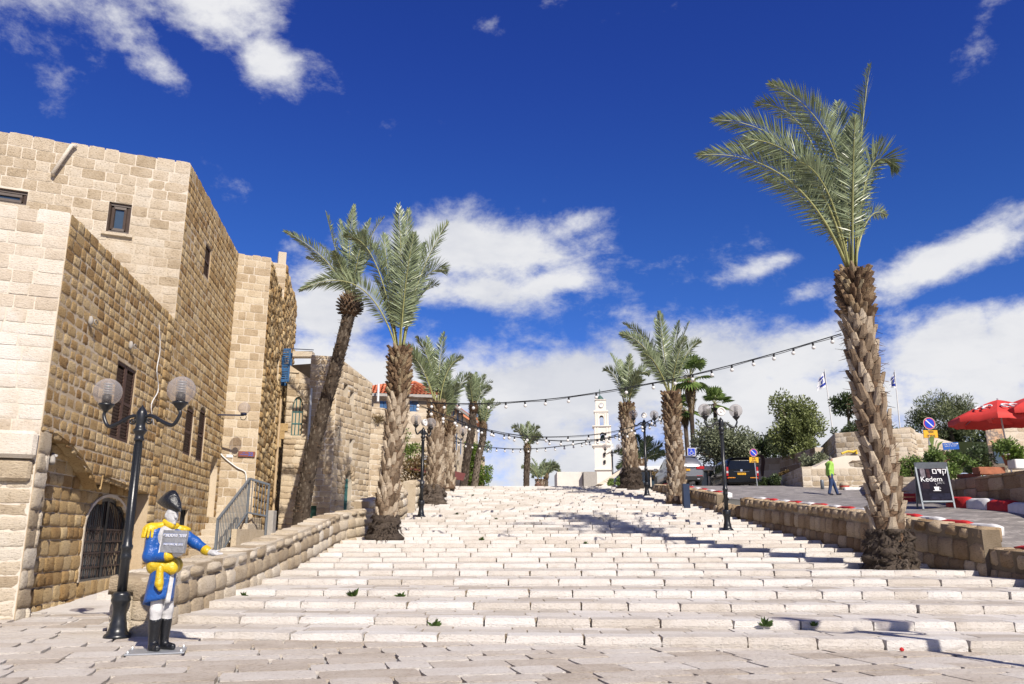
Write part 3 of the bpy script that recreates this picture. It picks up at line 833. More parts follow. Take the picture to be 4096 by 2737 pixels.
# ================================================================== the old houses beside the alley
def win(wall, h, parent, fmat, gmat, depth=.16, fw=.07, mull=1, sill=None, inner=.05):
    """recessed window in opening h: window (frame) > pane, sill"""
    s0, s1, z0, z1, ar = h
    mb = MB(); d = -depth
    up = (0, 0, 1)
    pts = [(s0, z0), (s0, z1)]
    if ar:
        c = (s0 + s1) / 2; r = (s1 - s0) / 2
        pts += [(c - r * math.cos(math.pi * k / 10), z1 + ar * math.sin(math.pi * k / 10)) for k in range(1, 10)]
    pts += [(s1, z1), (s1, z0)]
    for (a, za), (b, zb) in zip(pts, pts[1:] + pts[:1]):
        mb.bar(wall.p(a, za, d), wall.p(b, zb, d), fw, fw)
    if mull:
        for k in range(1, mull + 1):
            q = s0 + (s1 - s0) * k / (mull + 1); mb.bar(wall.p(q, z0, d), wall.p(q, z1 + ar * .95, d), fw * .6, fw * .6)
    o = mb.build('window', fmat, parent)
    g = MB(); pl = [wall.p(a, z, d - .015) for a, z in pts]; g.add(pl, [tuple(range(len(pl)))])
    g.build('pane', gmat, o)
    if sill:
        sb = MB(); sb.bar(wall.p(s0 - .1, z0 - .05, .02), wall.p(s1 + .1, z0 - .05, .02), .16, .08); sb.build('sill', sill, o)
    return o
SLAT = {}
def shutter(wall, h, parent, mat, leaves=2, depth=.05, dark=None):
    s0, s1, z0, z1, ar = h
    root = None
    back = MB(); back.add([wall.p(s0, z0, -.18), wall.p(s1, z0, -.18), wall.p(s1, z1 + ar, -.18), wall.p(s0, z1 + ar, -.18)], [(0, 1, 2, 3)])
    bk = back.build('shuttered_window', dark or M_DARK, parent)
    w = (s1 - s0) / leaves
    for k in range(leaves):
        a, b = s0 + k * w + .012, s0 + (k + 1) * w - .012
        top = z1 + (ar * .6 if ar else 0)
        mb = MB(); f = .07
        for q in (a + f / 2, b - f / 2): mb.bar(wall.p(q, z0, -depth), wall.p(q, top, -depth), f, .05, up=tuple(wall.n))
        for z in (z0 + f / 2, (z0 + top) / 2, top - f / 2): mb.bar(wall.p(a + f, z, -depth), wall.p(b - f, z, -depth), .05, f)
        leaf = mb.build('shutter', mat, bk)
        n = int((top - z0 - 2 * f) / .075)
        key = round(b - a, 3), mat.name
        if key not in SLAT:
            sl = MB(); sl.box((0, 0, 0), (b - a - 2 * f, .012, .062)); SLAT[key] = sl.mesh('slat', mat)
        ang = math.atan2(wall.t.y, wall.t.x)
        for i in range(n):
            z = z0 + f + .03 + i * .075
            if abs(z - (z0 + top) / 2) < .05: continue
            o = bpy.data.objects.new('slat', SLAT[key]); COL.objects.link(o); o.parent = leaf
            tilt = Matrix.Rotation(R(38 if wall.n.dot(Vector((wall.t.y, -wall.t.x, 0))) > 0 else -38), 4, 'X')
            o.matrix_basis = Matrix.Translation(wall.p((a + b) / 2, z, -depth - .005)) @ Matrix.Rotation(ang, 4, 'Z') @ tilt
    return bk
def soffit(wall, ss, zf, depth, mat, parent, name='soffit'):
    mb = MB()
    for a, b in zip(ss, ss[1:]):
        mb.add([wall.p(a, zf(a), .03), wall.p(b, zf(b), .03), wall.p(b, zf(b), -depth), wall.p(a, zf(a), -depth)], [(0, 1, 2, 3)])
    return mb.build(name, mat, parent)

WA = Vector((-8.2, 14.15, 0)); DW = Vector((-.147, .989, 0)).normalized(); DF = Vector((.914, .405, 0)).normalized()
WB = WA + DW * 6.9; WC = WA + DW * 14.4
# ---- house A: whitewashed front, brown side with a shallow arch over the gate
hA = thing('stone_house', 'whitewashed stone house with arched iron gate and brown shutters behind the near lamp', 'house', (WA.x, WA.y, .1))
S = Stones(300, 'stone')
zarch = lambda s: interp([(-.6, 3.25), (.2, 3.27), (.9, 3.16), (1.5, 2.98), (2.1, 2.72), (2.55, 2.42), (2.75, 2.42), (2.8, 2.72), (6.3, 2.5)], s)
HS1 = (2.95, 4.25, 3.54, 5.24, 0)
wu = Wall(WA, DW, -.42, 6.3, zarch, 7.24, [HS1])
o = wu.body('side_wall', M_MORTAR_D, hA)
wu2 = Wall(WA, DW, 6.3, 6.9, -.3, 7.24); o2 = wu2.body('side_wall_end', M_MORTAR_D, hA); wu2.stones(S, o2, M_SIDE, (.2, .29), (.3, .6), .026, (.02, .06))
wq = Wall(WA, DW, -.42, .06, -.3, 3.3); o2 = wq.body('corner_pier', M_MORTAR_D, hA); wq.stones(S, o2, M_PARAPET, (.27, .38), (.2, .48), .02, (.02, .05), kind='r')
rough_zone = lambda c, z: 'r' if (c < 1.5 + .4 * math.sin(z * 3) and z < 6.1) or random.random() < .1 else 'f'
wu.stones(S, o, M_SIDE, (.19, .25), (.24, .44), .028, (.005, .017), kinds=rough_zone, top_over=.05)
soffit(wu, [-.42, .2, .9, 1.5, 2.1, 2.55, 2.75, 2.8, 4, 5, 6.2], zarch, .4, M_SIDE, hA, 'arch_soffit')
shutter(wu, HS1, hA, M_BROWN)
HG = (3.0, 5.75, .55, 1.68, .64)
wl = Wall(WA - wu.n * .30, DW, .02, 6.6, -.3, 3.4, [HG])
o = wl.body('lower_wall', M_MORTAR_D, hA, back=False)
wl.stones(S, o, M_SIDE, (.24, .34), (.28, .52), .022, (.015, .06), kinds=lambda c, z: 'r' if c < 1.5 or z < .5 else 'b')
# gate: arched frame, bars, crossbars
g = MB()
def arch_pts(h, n=14, inset=0.0):
    c = (h[0] + h[1]) / 2; r = (h[1] - h[0]) / 2 - inset
    return [(h[0] + inset, h[2])] + [(c - r * math.cos(math.pi * k / n), h[3] + (h[4] - inset) * math.sin(math.pi * k / n)) for k in range(n + 1)] + [(h[1] - inset, h[2])]
gp = arch_pts(HG, 14, .03)
for (a, za), (b, zb) in zip(gp, gp[1:] + gp[:1]): g.bar(wl.p(a, za, -.06), wl.p(b, zb, -.06), .07, .09)
g.bar(wl.p(4.37, .57, -.05), wl.p(4.37, 2.28, -.05), .07, .07)
gate = g.build('gate', M_IRON, hA, label='black arched iron gate with rusty bars')
bars = MB()
for i in range(22):
    q = HG[0] + .1 + i * (HG[1] - HG[0] - .2) / 21; iv = hole_iv(HG, 1.6)
    c = (HG[0] + HG[1]) / 2; r = (HG[1] - HG[0]) / 2; zt = HG[3] + HG[4] * math.sqrt(max(0, 1 - ((q - c) / r) ** 2)) - .04
    bb = MB(); bb.tube([wl.p(q, .6, -.06), wl.p(q, zt, -.06)], .011, 6); bb.build('bar', M_IRON_R if i % 3 else M_IRON, gate)
for z in (.82, 1.12, 1.36, 1.62): 
    bb = MB(); bb.bar(wl.p(HG[0] + .05, z, -.05), wl.p(HG[1] - .05, z, -.05), .02, .035); bb.build('crossbar', M_IRON_R, gate)
for z in (1.06, 1.56):
    for i in range(14):
        q = HG[0] + .2 + i * .182; bb = MB(); bb.tube([wl.p(q + .035 * math.cos(t), z + .035 * math.sin(t), -.045) for t in [k * math.pi / 4 for k in range(7)]], .007, 5); bb.build('scroll', M_IRON_R, gate)
bg = MB(); bg.add([wl.p(HG[0], HG[2], -.27), wl.p(HG[1], HG[2], -.27), wl.p(HG[1], 2.5, -.27), wl.p(HG[0], 2.5, -.27)], [(0, 1, 2, 3)]); bg.build('gate_glass', M_GLASS, gate)
jm = MB()
for (a, za), (b, zb) in zip(arch_pts(HG, 14, -.05), arch_pts(HG, 14, -.05)[1:]): jm.bar(wl.p(a, za, .02), wl.p(b, zb, .02), .06, .05, up=tuple(wl.n))
jm.build('gate_surround', M_MORTAR, hA)
# front of A
frA = Wall(WA + Vector((.05, -.42, 0)), -DF, 0, 9, -.3, 7.24, flip=True)
o = frA.body('front_wall', M_MORTAR, hA)
def fr_m(c, z): return M_PALE if z > 2.9 else M_PARAPET
frA.stones(S, o, fr_m, (.20, .27), (.3, .55), .014, (.008, .022), kinds=lambda c, z: ('f' if random.random() < .7 else 's') if z > 2.9 else 'r', top_over=.05)
cb = MB()
for k in range(9): cb.box((0, 0, 0), (.92, .34, .46), M=basis(frA.p(.46 + k * .94, 2.95, .07), -DF, (0, 0, 1)) @ Matrix.Rotation(R(90), 4, 'X') if False else Matrix.Translation(frA.p(.46 + k * .94, 2.98, .05)) @ Matrix.Rotation(math.atan2(DF.y, DF.x), 4, 'Z'), bev=.06)
cb.build('upper_corbel', M_PALE, hA)
cb = MB()
for k in range(9): cb.box((0, 0, 0), (.92, .3, .36), M=Matrix.Translation(frA.p(.5 + k * .94, 2.55, -.02)) @ Matrix.Rotation(math.atan2(DF.y, DF.x), 4, 'Z'), bev=.05)
cb.build('lower_corbel', M_PARAPET, hA)
# parapet coping of the side and roof deck
rf = MB(); rf.add([wu.p(-.4, 7.0, -.3), wu.p(6.9, 7.0, -.3), wu.p(6.9, 7.0, -9), wu.p(-.4, 7.0, -9)], [(0, 1, 2, 3)]); rf.build('roof', M_MORTAR, hA)
S.emit('stonework')
# lantern camera pipe, drainpipe on the lower wall
pp = MB(); pp.tube([wl.p(.15, 2.75, .05), wl.p(.15, 1.9, .06)], .035, 8); pp.build('drainpipe', M_TAN_CONC, hA)
# anchors with wire loops on the side wall
for s_, z_ in ((1.0, 5.6), (3.5, 5.7)):
    an = MB(); an.smooth = True; an.sphere(wu.p(s_, z_, .04), .055, 8, 6, (1, 1, 1.8)); an.tube([wu.p(s_ + .12 + .09 * math.cos(t), z_ + .05 * math.sin(t), .1) for t in [k * .7 for k in range(9)]], .012, 5)
    an.build('wall_anchor', M_TAN_CONC, hA)

# ---- house B: the tall block
hB = thing('stone_house', 'tall flat-roofed sandstone house with small brown windows high on its sunlit front', 'house', (WB.x, WB.y, .3))
S = Stones(300, 'stone')
HS2 = (9.12 - 6.9, 10.05 - 6.9, 3.82, 5.0, .3); HS3 = (10.72 - 6.9, 11.6 - 6.9, 3.78, 5.2, .3)
HW = (9.5 - 6.9, 10.25 - 6.9, 9.42, 10.45, 0); HK = (9.55 - 6.9, 10.4 - 6.9, 1.42, 2.25, 0); HD = (12.95 - 6.9, 14.0 - 6.9, 2.12, 3.75, .45)
wb = Wall(WB, DW, 0, 7.75, -.3, 11.84, [HS2, HS3, HW, HK, HD])
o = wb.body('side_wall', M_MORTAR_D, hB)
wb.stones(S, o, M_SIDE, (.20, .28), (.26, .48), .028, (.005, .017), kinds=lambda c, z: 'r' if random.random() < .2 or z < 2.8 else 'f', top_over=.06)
shutter(wb, HS2, hB, M_BROWN, 1); shutter(wb, HS3, hB, M_BROWN, 1); shutter(wb, HW, hB, M_BROWN, 1)
k_ = win(wb, HK, hB, M_IRON, M_GLASS, .1, .05, 4)
dr = MB(); dr.bar(wb.p(HD[0] + .5, HD[2], -.25), wb.p(HD[0] + .5, HD[3] + .4, -.25), 1.0, .06, up=tuple(wb.n)); dr.build('door', M_WHITEP, hB, label='white door in an arched opening at the head of the side steps')
# front
HB1p = [atp(x, y, WB, DF) for x, y in ((438, 806), (514, 940))]
HB2p = [atp(x, y, WB, DF) for x, y in ((-60, 742), (104, 826))]
sB = lambda p: (p - WB).dot(-DF)
HB1 = (sB(HB1p[1]), sB(HB1p[0]), HB1p[1].z, HB1p[0].z, 0); HB2 = (sB(HB2p[1]), sB(HB2p[0]), HB2p[1].z, HB2p[0].z, 0)
frB = Wall(WB, -DF, 0, 13, 6.6, 11.84, [HB1, HB2], flip=True)
o = frB.body('front_wall', M_MORTAR, hB)
frB.stones(S, o, M_KURKAR, (.23, .31), (.3, .62), .02, (.006, .022), kinds=lambda c, z: 'f' if random.random() < .85 else 'b', top_over=.06)
for h in (HB1, HB2):
    w_ = win(frB, h, hB, M_WINFRAME, M_GLASS, .14, .16, 0, M_PARAPET); win(frB, (h[0] + .13, h[1] - .13, h[2] + .13, h[3] - .13, 0), hB, M_WINFRAME, M_GLASS, .10, .07, 0)
rf = MB(); rf.add([wb.p(0, 11.7, -.3), wb.p(7.5, 11.7, -.3), wb.p(7.5, 11.7, -12), wb.p(0, 11.7, -12)], [(0, 1, 2, 3)]); rf.build('roof', M_MORTAR, hB)
dp = MB(); dp.smooth = True
q0 = atp(165 * 1.7452, 340 * 1.7452, WB, DF); q1 = atp(122 * 1.7452, 402 * 1.7452, WB, DF)
dp.tube([q0 - wb.n * 0 + frB.n * .02 + Vector((.1, 0, .05)), q0 + frB.n * .16, q1 + frB.n * .14, q1 + frB.n * .02], [.055, .055, .05, .05], 8)
dp.build('gutter_pipe', M_PALE, hB)
S.emit('stonework')

# ---- house C: narrow sunlit face, dark side, taller rear part
hC = thing('stone_house', 'narrow sandstone house with green arched door and blue shutters, number board on its face', 'house', (WC.x, WC.y, .8))
S = Stones(300, 'stone')
fc = Wall(WC, DF, -.1, 1.2, .2, 11.83)
o = fc.body('front_wall', M_MORTAR, hC); fc.stones(S, o, M_FAR, (.25, .34), (.26, .55), .02, (.006, .024), kind='f', top_over=.05)
C1 = WC + DF * 1.2; aC = R(-11); DC = Vector((math.sin(aC), math.cos(aC), 0))
HGD = (.75, 2.15, .8, 1.75, .55); HBW = (6.0, 6.9, 8.15, 9.5, 0); HCW = (4.4, 5.2, 8.2, 9.0, 0)
c1 = Wall(C1, DC, 0, 5.2, .2, 11.75, [HGD, HCW]); c2 = Wall(C1 + c1.n * .05, DC, 5.2, 11.9, .4, 13.4, [HBW])
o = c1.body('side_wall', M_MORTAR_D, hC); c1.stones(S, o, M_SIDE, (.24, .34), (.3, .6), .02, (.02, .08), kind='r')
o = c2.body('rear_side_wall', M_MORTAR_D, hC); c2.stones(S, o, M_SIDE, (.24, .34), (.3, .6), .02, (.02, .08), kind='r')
fc2 = Wall(C1 + DC * 5.2 + c1.n * .05, DF, -2.0, 0, 11, 13.4); o = fc2.body('rear_front_wall', M_MORTAR, hC); fc2.stones(S, o, M_FAR, (.26, .34), (.3, .6), .02, (.004, .02))
fc3 = Wall(C1 + DC * 5.2 + c1.n * .052, DF, -.36, -.02, 13.4, 13.95, thick=.3); o = fc3.body('roof_stub', M_MORTAR, hC)
d_ = MB()
gp = arch_pts(HGD, 10, .0); d_.add([c1.p(a, z, -.15) for a, z in gp], [tuple(range(len(gp)))]); dd = d_.build('door', M_GREEN, hC, label='bright green pointed plank door')
for i in range(6):
    q = HGD[0] + .12 + i * .24; pl = MB(); pl.bar(c1.p(q, .85, -.13), c1.p(q, 2.1, -.13), .16, .03, up=tuple(c1.n)); pl.build('plank', M_GREEN, dd)
wn = win(c2, HBW, hC, M_BLUEWOOD, M_GLASS, .1, .07, 1)
for q in (HBW[0], HBW[1]):
    lf = MB()
    A = c2.p(q, HBW[2], .0); nn = (c2.n * .9 + Vector((0, -.35, 0))).normalized()
    for zz in (0, .72, 1.45): lf.bar(A + Vector((0, 0, zz + .03)), A + nn * .40 + Vector((0, 0, zz + .03)), .05, .07)
    for k in (0, .38): lf.bar(A + nn * (k + .02), A + nn * (k + .02) + Vector((0, 0, 1.5)), .05, .07, up=tuple(nn))
    for k in range(14): lf.bar(A + nn * .05 + Vector((0, 0, .1 + k * .1)), A + nn * .38 + Vector((0, 0, .1 + k * .1)), .012, .06)
    lf.build('open_shutter', M_BLUEWOOD, wn)
ck = MB()
for k in range(3): ck.bar(c2.p(6.6, 6.2 - k * .35, .0), c2.p(6.6, 6.2 - k * .35, .45 - k * .13), .4, .34)
ck.build('corbel', M_SIDE, hC)
oh = Wall(C1 + c1.n * .06, DC, 5.3, 11.9, 6.3, 6.6); oh.body('string_course', M_SIDE, hC)
pc = MB(); pc.tube([c2.p(6.0, 7.4, .1), c2.p(6.0, 1.9, .1)], .06, 8); pc.build('downpipe', M_PIPE, hC)
rf = MB(); rf.add([c1.p(0, 11.5, -.3), c1.p(5.2, 11.5, -.3), c1.p(5.2, 11.5, -5), c1.p(0, 11.5, -5)], [(0, 1, 2, 3)]); rf.build('roof', M_MORTAR, hC)
S.emit('stonework')

# ---- house E: block with palm shadows, arched window beside it
KE = .82
ze = lambda z: EYE + (z - EYE) * KE
hE = thing('stone_house', 'sandstone house with arched teal door where the palm shadows fall', 'house', (-8.0, 35.75, 1.9))
S = Stones(300, 'stone')
E0, E1, E2, E3 = [Vector((x * KE, y * KE, 0)) for x, y in ((-11.3, 40.9), (-11.15, 43.2), (-9.75, 43.6), (-9.3, 52.0))]
E3 = at(1490, 1534, 39.2); ze3 = E3.z; E3.z = 0
def seg(a, b): return (b - a).normalized(), (b - a).length
HO = lambda s0, s1, z0, z1, ar=0: (s0 * KE, s1 * KE, ze(z0), ze(z1), ar * KE)
E0 = at(1146, 1600, 35.3); E0.z = 0; t_, L_ = seg(E0, E1)
wq0, wq1 = atp(1162, 1742, E0, t_), atp(1213, 1632, E0, t_); HAW = ((wq0 - E0).dot(t_), (wq1 - E0).dot(t_), wq0.z, wq1.z, .5)
zw0, zw1 = atp(1146, 1458, E0, t_).z, atp(1237, 1515, E0, t_).z
we = Wall(E0, t_, 0, L_, 1.0, lambda s, L=L_: zw0 + (zw1 - zw0) * s / L, [HAW], thick=.1); o = we.body('window_wall', M_MORTAR_D, hE); we.stones(S, o, M_FAR, (.22, .32), (.3, .6), .02, (.01, .05), kind='r')
win(we, HAW, hE, M_TEAL, M_GLASSG, .12, .08, 2)
for k_ in (.33, .66): mb_ = MB(); zz_ = HAW[2] + (HAW[3] - HAW[2]) * k_ * 1.3; mb_.bar(we.p(HAW[0], zz_, -.11), we.p(HAW[1], zz_, -.11), .05, .06); mb_.build('window_bar', M_TEAL, hE)
t_, L_ = seg(E1, E2); HDG = HO(.1, .75, 2.2, 3.1)
we2 = Wall(E1, t_, 0, L_, 1.0, ze(11.3), [HDG]); o = we2.body('front_wall', M_MORTAR, hE); we2.stones(S, o, M_FAR, (.22, .3), (.3, .5), .02, (.006, .03))
db = MB(); db.add([we2.p(HDG[0], HDG[2], -.2), we2.p(HDG[1], HDG[2], -.2), we2.p(HDG[1], HDG[3], -.2), we2.p(HDG[0], HDG[3], -.2)], [(0, 1, 2, 3)]); db.build('door', M_DKGREEN, hE)
t_, L_ = seg(E2, E3); HAD = HO(2.7, 4.2, 2.6, 4.3, .8); N1 = HO(1.5, 2.4, 9.2, 9.95); N2 = HO(2.9, 3.8, 8.9, 9.65); N3 = HO(.7, 1.1, 6.7, 7.4); N4 = HO(3.3, 4.0, 5.9, 6.9)
HAD, N1, N2, N3, N4 = [(h[0] * .55, h[1] * .55, *h[2:]) for h in (HAD, N1, N2, N3, N4)]
we3 = Wall(E2, t_, 0, L_, 1.2, lambda s, L=L_: ze(11.3) + (ze3 - ze(11.3)) * s / L, [HAD, N1, N2, N3, N4], reveal=.3)
o = we3.body('side_wall', M_MORTAR, hE); we3.stones(S, o, M_FAR, (.22, .32), (.3, .62), .02, (.008, .04), kinds=lambda c, z: 'r' if z < 4 or random.random() < .25 else 'b')
we3.voussoirs(S, o, M_FAR, HAD, .3, 11, .06)
for nch in (N1, N2, N3, N4):
    nb = MB(); nb.add([we3.p(nch[0], nch[2], -.29), we3.p(nch[1], nch[2], -.29), we3.p(nch[1], nch[3], -.29), we3.p(nch[0], nch[3], -.29)], [(0, 1, 2, 3)]); nb.build('niche', M_BROWN, hE)
gd = MB()
for i in range(9): q = HAD[0] + (HAD[1] - HAD[0]) * (i + .5) / 9; gd.bar(we3.p(q, HAD[2], -.2), we3.p(q, HAD[3] + .3, -.2), .035)
for z in (.05, .5, .95): gd.bar(we3.p(HAD[0], HAD[2] + (HAD[3] - HAD[2]) * z, -.2), we3.p(HAD[1], HAD[2] + (HAD[3] - HAD[2]) * z, -.2), .05)
gd.build('gate', M_TEAL, hE)
gb = MB(); gb.add([we3.p(HAD[0], HAD[2] - .1, -.3), we3.p(HAD[1], HAD[2] - .1, -.3), we3.p(HAD[1], HAD[3] + HAD[4], -.3), we3.p(HAD[0], HAD[3] + HAD[4], -.3)], [(0, 1, 2, 3)]); gb.build('gate_backing', M_BROWN, hE)
pc = MB(); pc.tube([E1 + Vector((.1, -.1, ze(9.4))), E1 + Vector((.1, -.1, ze(3.2)))], .07, 8); pc.build('downpipe', M_STEEL, hE)
rf = MB(); rf.add([we3.p(0, ze(11.0), -.2), we3.p(L_, ze3 - .3, -.2), we3.p(L_, ze3 - .3, -4), we3.p(0, ze(11.0), -4)], [(0, 1, 2, 3)]); rf.build('roof', M_MORTAR, hE)
S.emit('stonework')
# ---- house F: lower wall beyond, eroded at the foot
hF = thing('stone_house', 'low eroded sandstone wall block between the arched gate and the scaly palm', 'house', (-9.2, 52.2, 2.6))
S = Stones(200, 'stone')
F0 = Vector((-10.6, 51.3, 0)); F1 = Vector((-8.55, 53.2, 0)); t_, L_ = seg(F0, F1)
wf = Wall(F0, t_, .4, L_, 2.2, 9.9); o = wf.body('front_wall', M_MORTAR, hF); wf.stones(S, o, M_FAR, (.28, .38), (.35, .8), .02, (.01, .05), kinds=lambda c, z: 'r' if z < 5 else 'b')
F2 = Vector((-8.2, 57, 0)); t_, L_ = seg(F1, F2); wf = Wall(F1, t_, 0, L_, 2.2, 9.9); o = wf.body('side_wall', M_MORTAR, hF); wf.stones(S, o, M_FAR, (.28, .38), (.35, .8), .02, (.01, .05))
S.emit('stonework')

# ---- side steps with a grey railing up to the white door
st = thing('side_steps', 'pale stone side steps climbing to the white door', 'steps', (-9.2, 24.3, .7))
for k in range(8):
    y0 = 24.1 + k * .46; z1 = .55 + k * .2
    b_ = MB(); b_.box((-9.35 - .03 * k, (y0 + 28.4) / 2, z1 - .5), (1.7, 28.4 - y0, 1.3), bev=.02); b_.build('step', M_PARAPET, st)
lw = MB(); lw.box((-8.45, 26.6, 1.0), (.16, 3.4, 1.4)); lw.build('side_wall', M_FAR, st)
rl = thing('railing', 'grey metal railing beside the side steps', 'railing', (-8.6, 24.0, .6))
A0, A1 = Vector((-8.62, 23.9, 1.95)), Vector((-8.75, 26.9, 3.35)); A2 = Vector((-8.3, 27.6, 3.2))
B0, B1 = Vector((-8.62, 23.9, .75)), Vector((-8.75, 26.9, 2.25)); B2 = Vector((-8.3, 27.6, 2.15))
for nm, q0, q1, w in (('handrail', A0, A1, .07), ('handrail', A1, A2, .07), ('bottom_rail', B0, B1, .05), ('bottom_rail', B1, B2, .05), ('post', A0, B0 - Vector((0, 0, .3)), .06), ('post', A1, B1 - Vector((0, 0, .8)), .06), ('post', A2, B2 - Vector((0, 0, .8)), .06)):
    mb = MB(); mb.bar(q0, q1, w); mb.build(nm, M_GREYMETAL, rl)
for k in range(1, 20):
    mb = MB(); f = k / 20; mb.bar(A0.lerp(A1, f), B0.lerp(B1, f), .022); mb.build('baluster', M_GREYMETAL, rl)
for k in range(1, 6):
    mb = MB(); f = k / 6; mb.bar(A1.lerp(A2, f), B1.lerp(B2, f), .022); mb.build('baluster', M_GREYMETAL, rl)
cabx = MB(); cabx.box((-8.35, 28.2, 1.6), (.3, .4, 1.5), bev=.02); tag(cabx.build('utility_box', M_TAN_CONC), 'grey utility box under the railing beside the green door', 'utility box')
# low step across the alley
S = Stones(40, 'stone'); ax_ = MB(); ax_.box((-7.0, 17.35, .12), (2.9, .6, .3)); als = struct(ax_.build('alley_step', M_JOINT), 'low pale step across the alley')
x = -8.5
while x < -5.7:
    w = random.uniform(.5, .8); S.put(Matrix(((-(w - .02), 0, 0, x + w / 2), (0, -.6, 0, 17.62), (0, 0, .3, .20), (0, 0, 0, 1))), als, M_STEP, 's'); x += w
S.emit()

# ---- far house with red tiled roof and blue shutters
hG = thing('tiled_house', 'cream stone house with red tiled hip roof and blue shutters beyond the palms', 'house', (-7, 62, 4.2))
g0 = at(1505, 1590, 62); g1 = at(1742, 1590, 62); g2 = at(1890, 1650, 76); ZE = g0.z
G0 = Vector((g0.x - 3, 60.8, 0)); G1 = Vector((g1.x, 62, 0)); G2 = Vector((g2.x, 76, 0))
S = Stones(150, 'stone')
t_, L_ = seg(G0, G1); cG = lambda x, y: (atp(x, y, G0, t_) - G0).dot(t_)
def rectw(x0, y0, x1, y1, O, t): 
    a, b = atp(x0, y1, O, t), atp(x1, y0, O, t); return ((a - O).dot(t), (b - O).dot(t), a.z, b.z, 0)
holes = [rectw(1518, 1605, 1550, 1640, G0, t_), rectw(1638, 1605, 1672, 1646, G0, t_), rectw(1712, 1605, 1738, 1646, G0, t_)]
wg = Wall(G0, t_, 0, L_, 3.5, ZE, holes); o = wg.body('front_wall', M_MORTAR, hG); wg.stones(S, o, M_RIGHT, (.3, .36), (.5, .9), .015, (.002, .012), kind='s')
for h in holes:
    m_ = (h[0] + h[1]) / 2
    for a, b in ((h[0], m_), (m_, h[1])):
        lf = MB(); lf.bar(wg.p((a + b) / 2, h[2], -.05), wg.p((a + b) / 2, h[3], -.05), b - a - .03, .05, up=tuple(wg.n))
        for k in range(9): lf.bar(wg.p(a + .05, h[2] + (k + .7) * (h[3] - h[2]) / 10, -.02), wg.p(b - .05, h[2] + (k + .7) * (h[3] - h[2]) / 10, -.02), .02, .03)
        lf.build('shutter', M_BLUEWOOD, hG)
t2, L2 = seg(G1, G2)
holes2 = [rectw(1812, 1622, 1822, 1672, G1, t2), rectw(1828, 1632, 1840, 1685, G1, t2), rectw(1846, 1655, 1853, 1710, G1, t2), rectw(1812, 1725, 1820, 1792, G1, t2), rectw(1824, 1735, 1832, 1800, G1, t2), rectw(1841, 1755, 1849, 1818, G1, t2)]
ha = rectw(1826, 1870, 1836, 1920, G1, t2); holes2 = [(h[0], min(h[1], h[0] + .8), h[2], h[3], 0) for h in holes2]; holes2.append((ha[0], min(ha[1], ha[0] + 1.4), ha[2], ha[3], .6))
wg2 = Wall(G1, t2, 0, L2, 3.5, ZE, holes2); o2 = wg2.body('side_wall', M_MORTAR, hG); wg2.stones(S, o2, M_RIGHT, (.3, .36), (.5, .9), .015, (.002, .012), kind='s')
for h in holes2[:-1]:
    bk = MB(); bk.bar(wg2.p((h[0] + h[1]) / 2, h[2], -.1), wg2.p((h[0] + h[1]) / 2, h[3], -.1), h[1] - h[0], .05, up=tuple(wg2.n)); b_ = bk.build('shutter', M_BLUEWOOD, hG)
rr = MB(); ov = .5
e = [wg.p(-.3, ZE, ov), G1 + (wg.n + wg2.n) * ov * .8 + Vector((0, 0, ZE)), wg2.p(L2, ZE, ov), wg2.p(L2, ZE, -9)]
for a, b in ((e[0], e[1]), (e[1], e[2])): rr.bar(a, b, .12, .22)
rr.build('eaves', M_TAN_CONC, hG)
rdg = at(1660, 1535, 66.5); r0 = rdg + Vector((-2.2, 0, 0)); r1 = rdg; r2 = r1 + t2 * 3.0
tiles = MB()
def roof_face(p0, p1, q0, q1, rows):
    """rows of tiles between eave p0-p1 and ridge q0-q1"""
    for i in range(rows):
        a0, b0 = p0.lerp(q0, i / rows), p1.lerp(q1, i / rows); a1, b1 = p0.lerp(q0, (i + 1.15) / rows), p1.lerp(q1, (i + 1.15) / rows)
        n = max(1, int((b0 - a0).length / .3)); nr = (b0 - a0).cross(a1 - a0).normalized()
        if nr.z < 0: nr = -nr
        for k in range(n):
            c0, c1 = a0.lerp(b0, k / n), a0.lerp(b0, (k + 1) / n); d0, d1 = a1.lerp(b1, k / n), a1.lerp(b1, (k + 1) / n); cm, dm = (c0 + c1) / 2 + nr * .08, (d0 + d1) / 2 + nr * .05
            tiles.add([c0 + nr * .03, cm + nr * .03, c1 + nr * .03, d0, dm, d1], [(0, 1, 4, 3), (1, 2, 5, 4)])
ev = Vector((0, 0, .1))
roof_face(e[0] + ev, e[1] + ev, r0, r1, 14); roof_face(e[1] + ev, e[2] + ev, r1, r2, 14)
tiles.add([e[0], e[1], r1 - ev, r0 - ev], [(0, 1, 2, 3)]); tiles.add([e[1], e[2], r2 - ev, r1 - ev], [(0, 1, 2, 3)])
rfo = tiles.build('roof', M_TILE, hG); rfo['kind'] = 'stuff'
cap = MB(); cap.tube([e[1] + ev * 1.5, r1 + Vector((0, 0, .1)), r0 + Vector((0, 0, .1))], .14, 8); cap.tube([r1 + Vector((0, 0, .1)), r2 + Vector((0, 0, .1))], .14, 8); cap.build('ridge_tiles', M_TILE, hG)
S.emit('stonework')
aw = MB(); q = at(1790, 1900, 58)
aw.add([q + Vector((-2.4, 0, .9)), q + Vector((1.3, 0, .1)), q + Vector((1.3, -2.5, -.5)), q + Vector((-2.4, -2.5, .3)), q + Vector((-2.4, 0, .8)), q + Vector((1.3, 0, 0)), q + Vector((1.3, -2.5, -.6)), q + Vector((-2.4, -2.5, .2))], [(0, 1, 2, 3), (7, 6, 5, 4), (0, 4, 5, 1), (1, 5, 6, 2), (2, 6, 7, 3), (3, 7, 4, 0)])
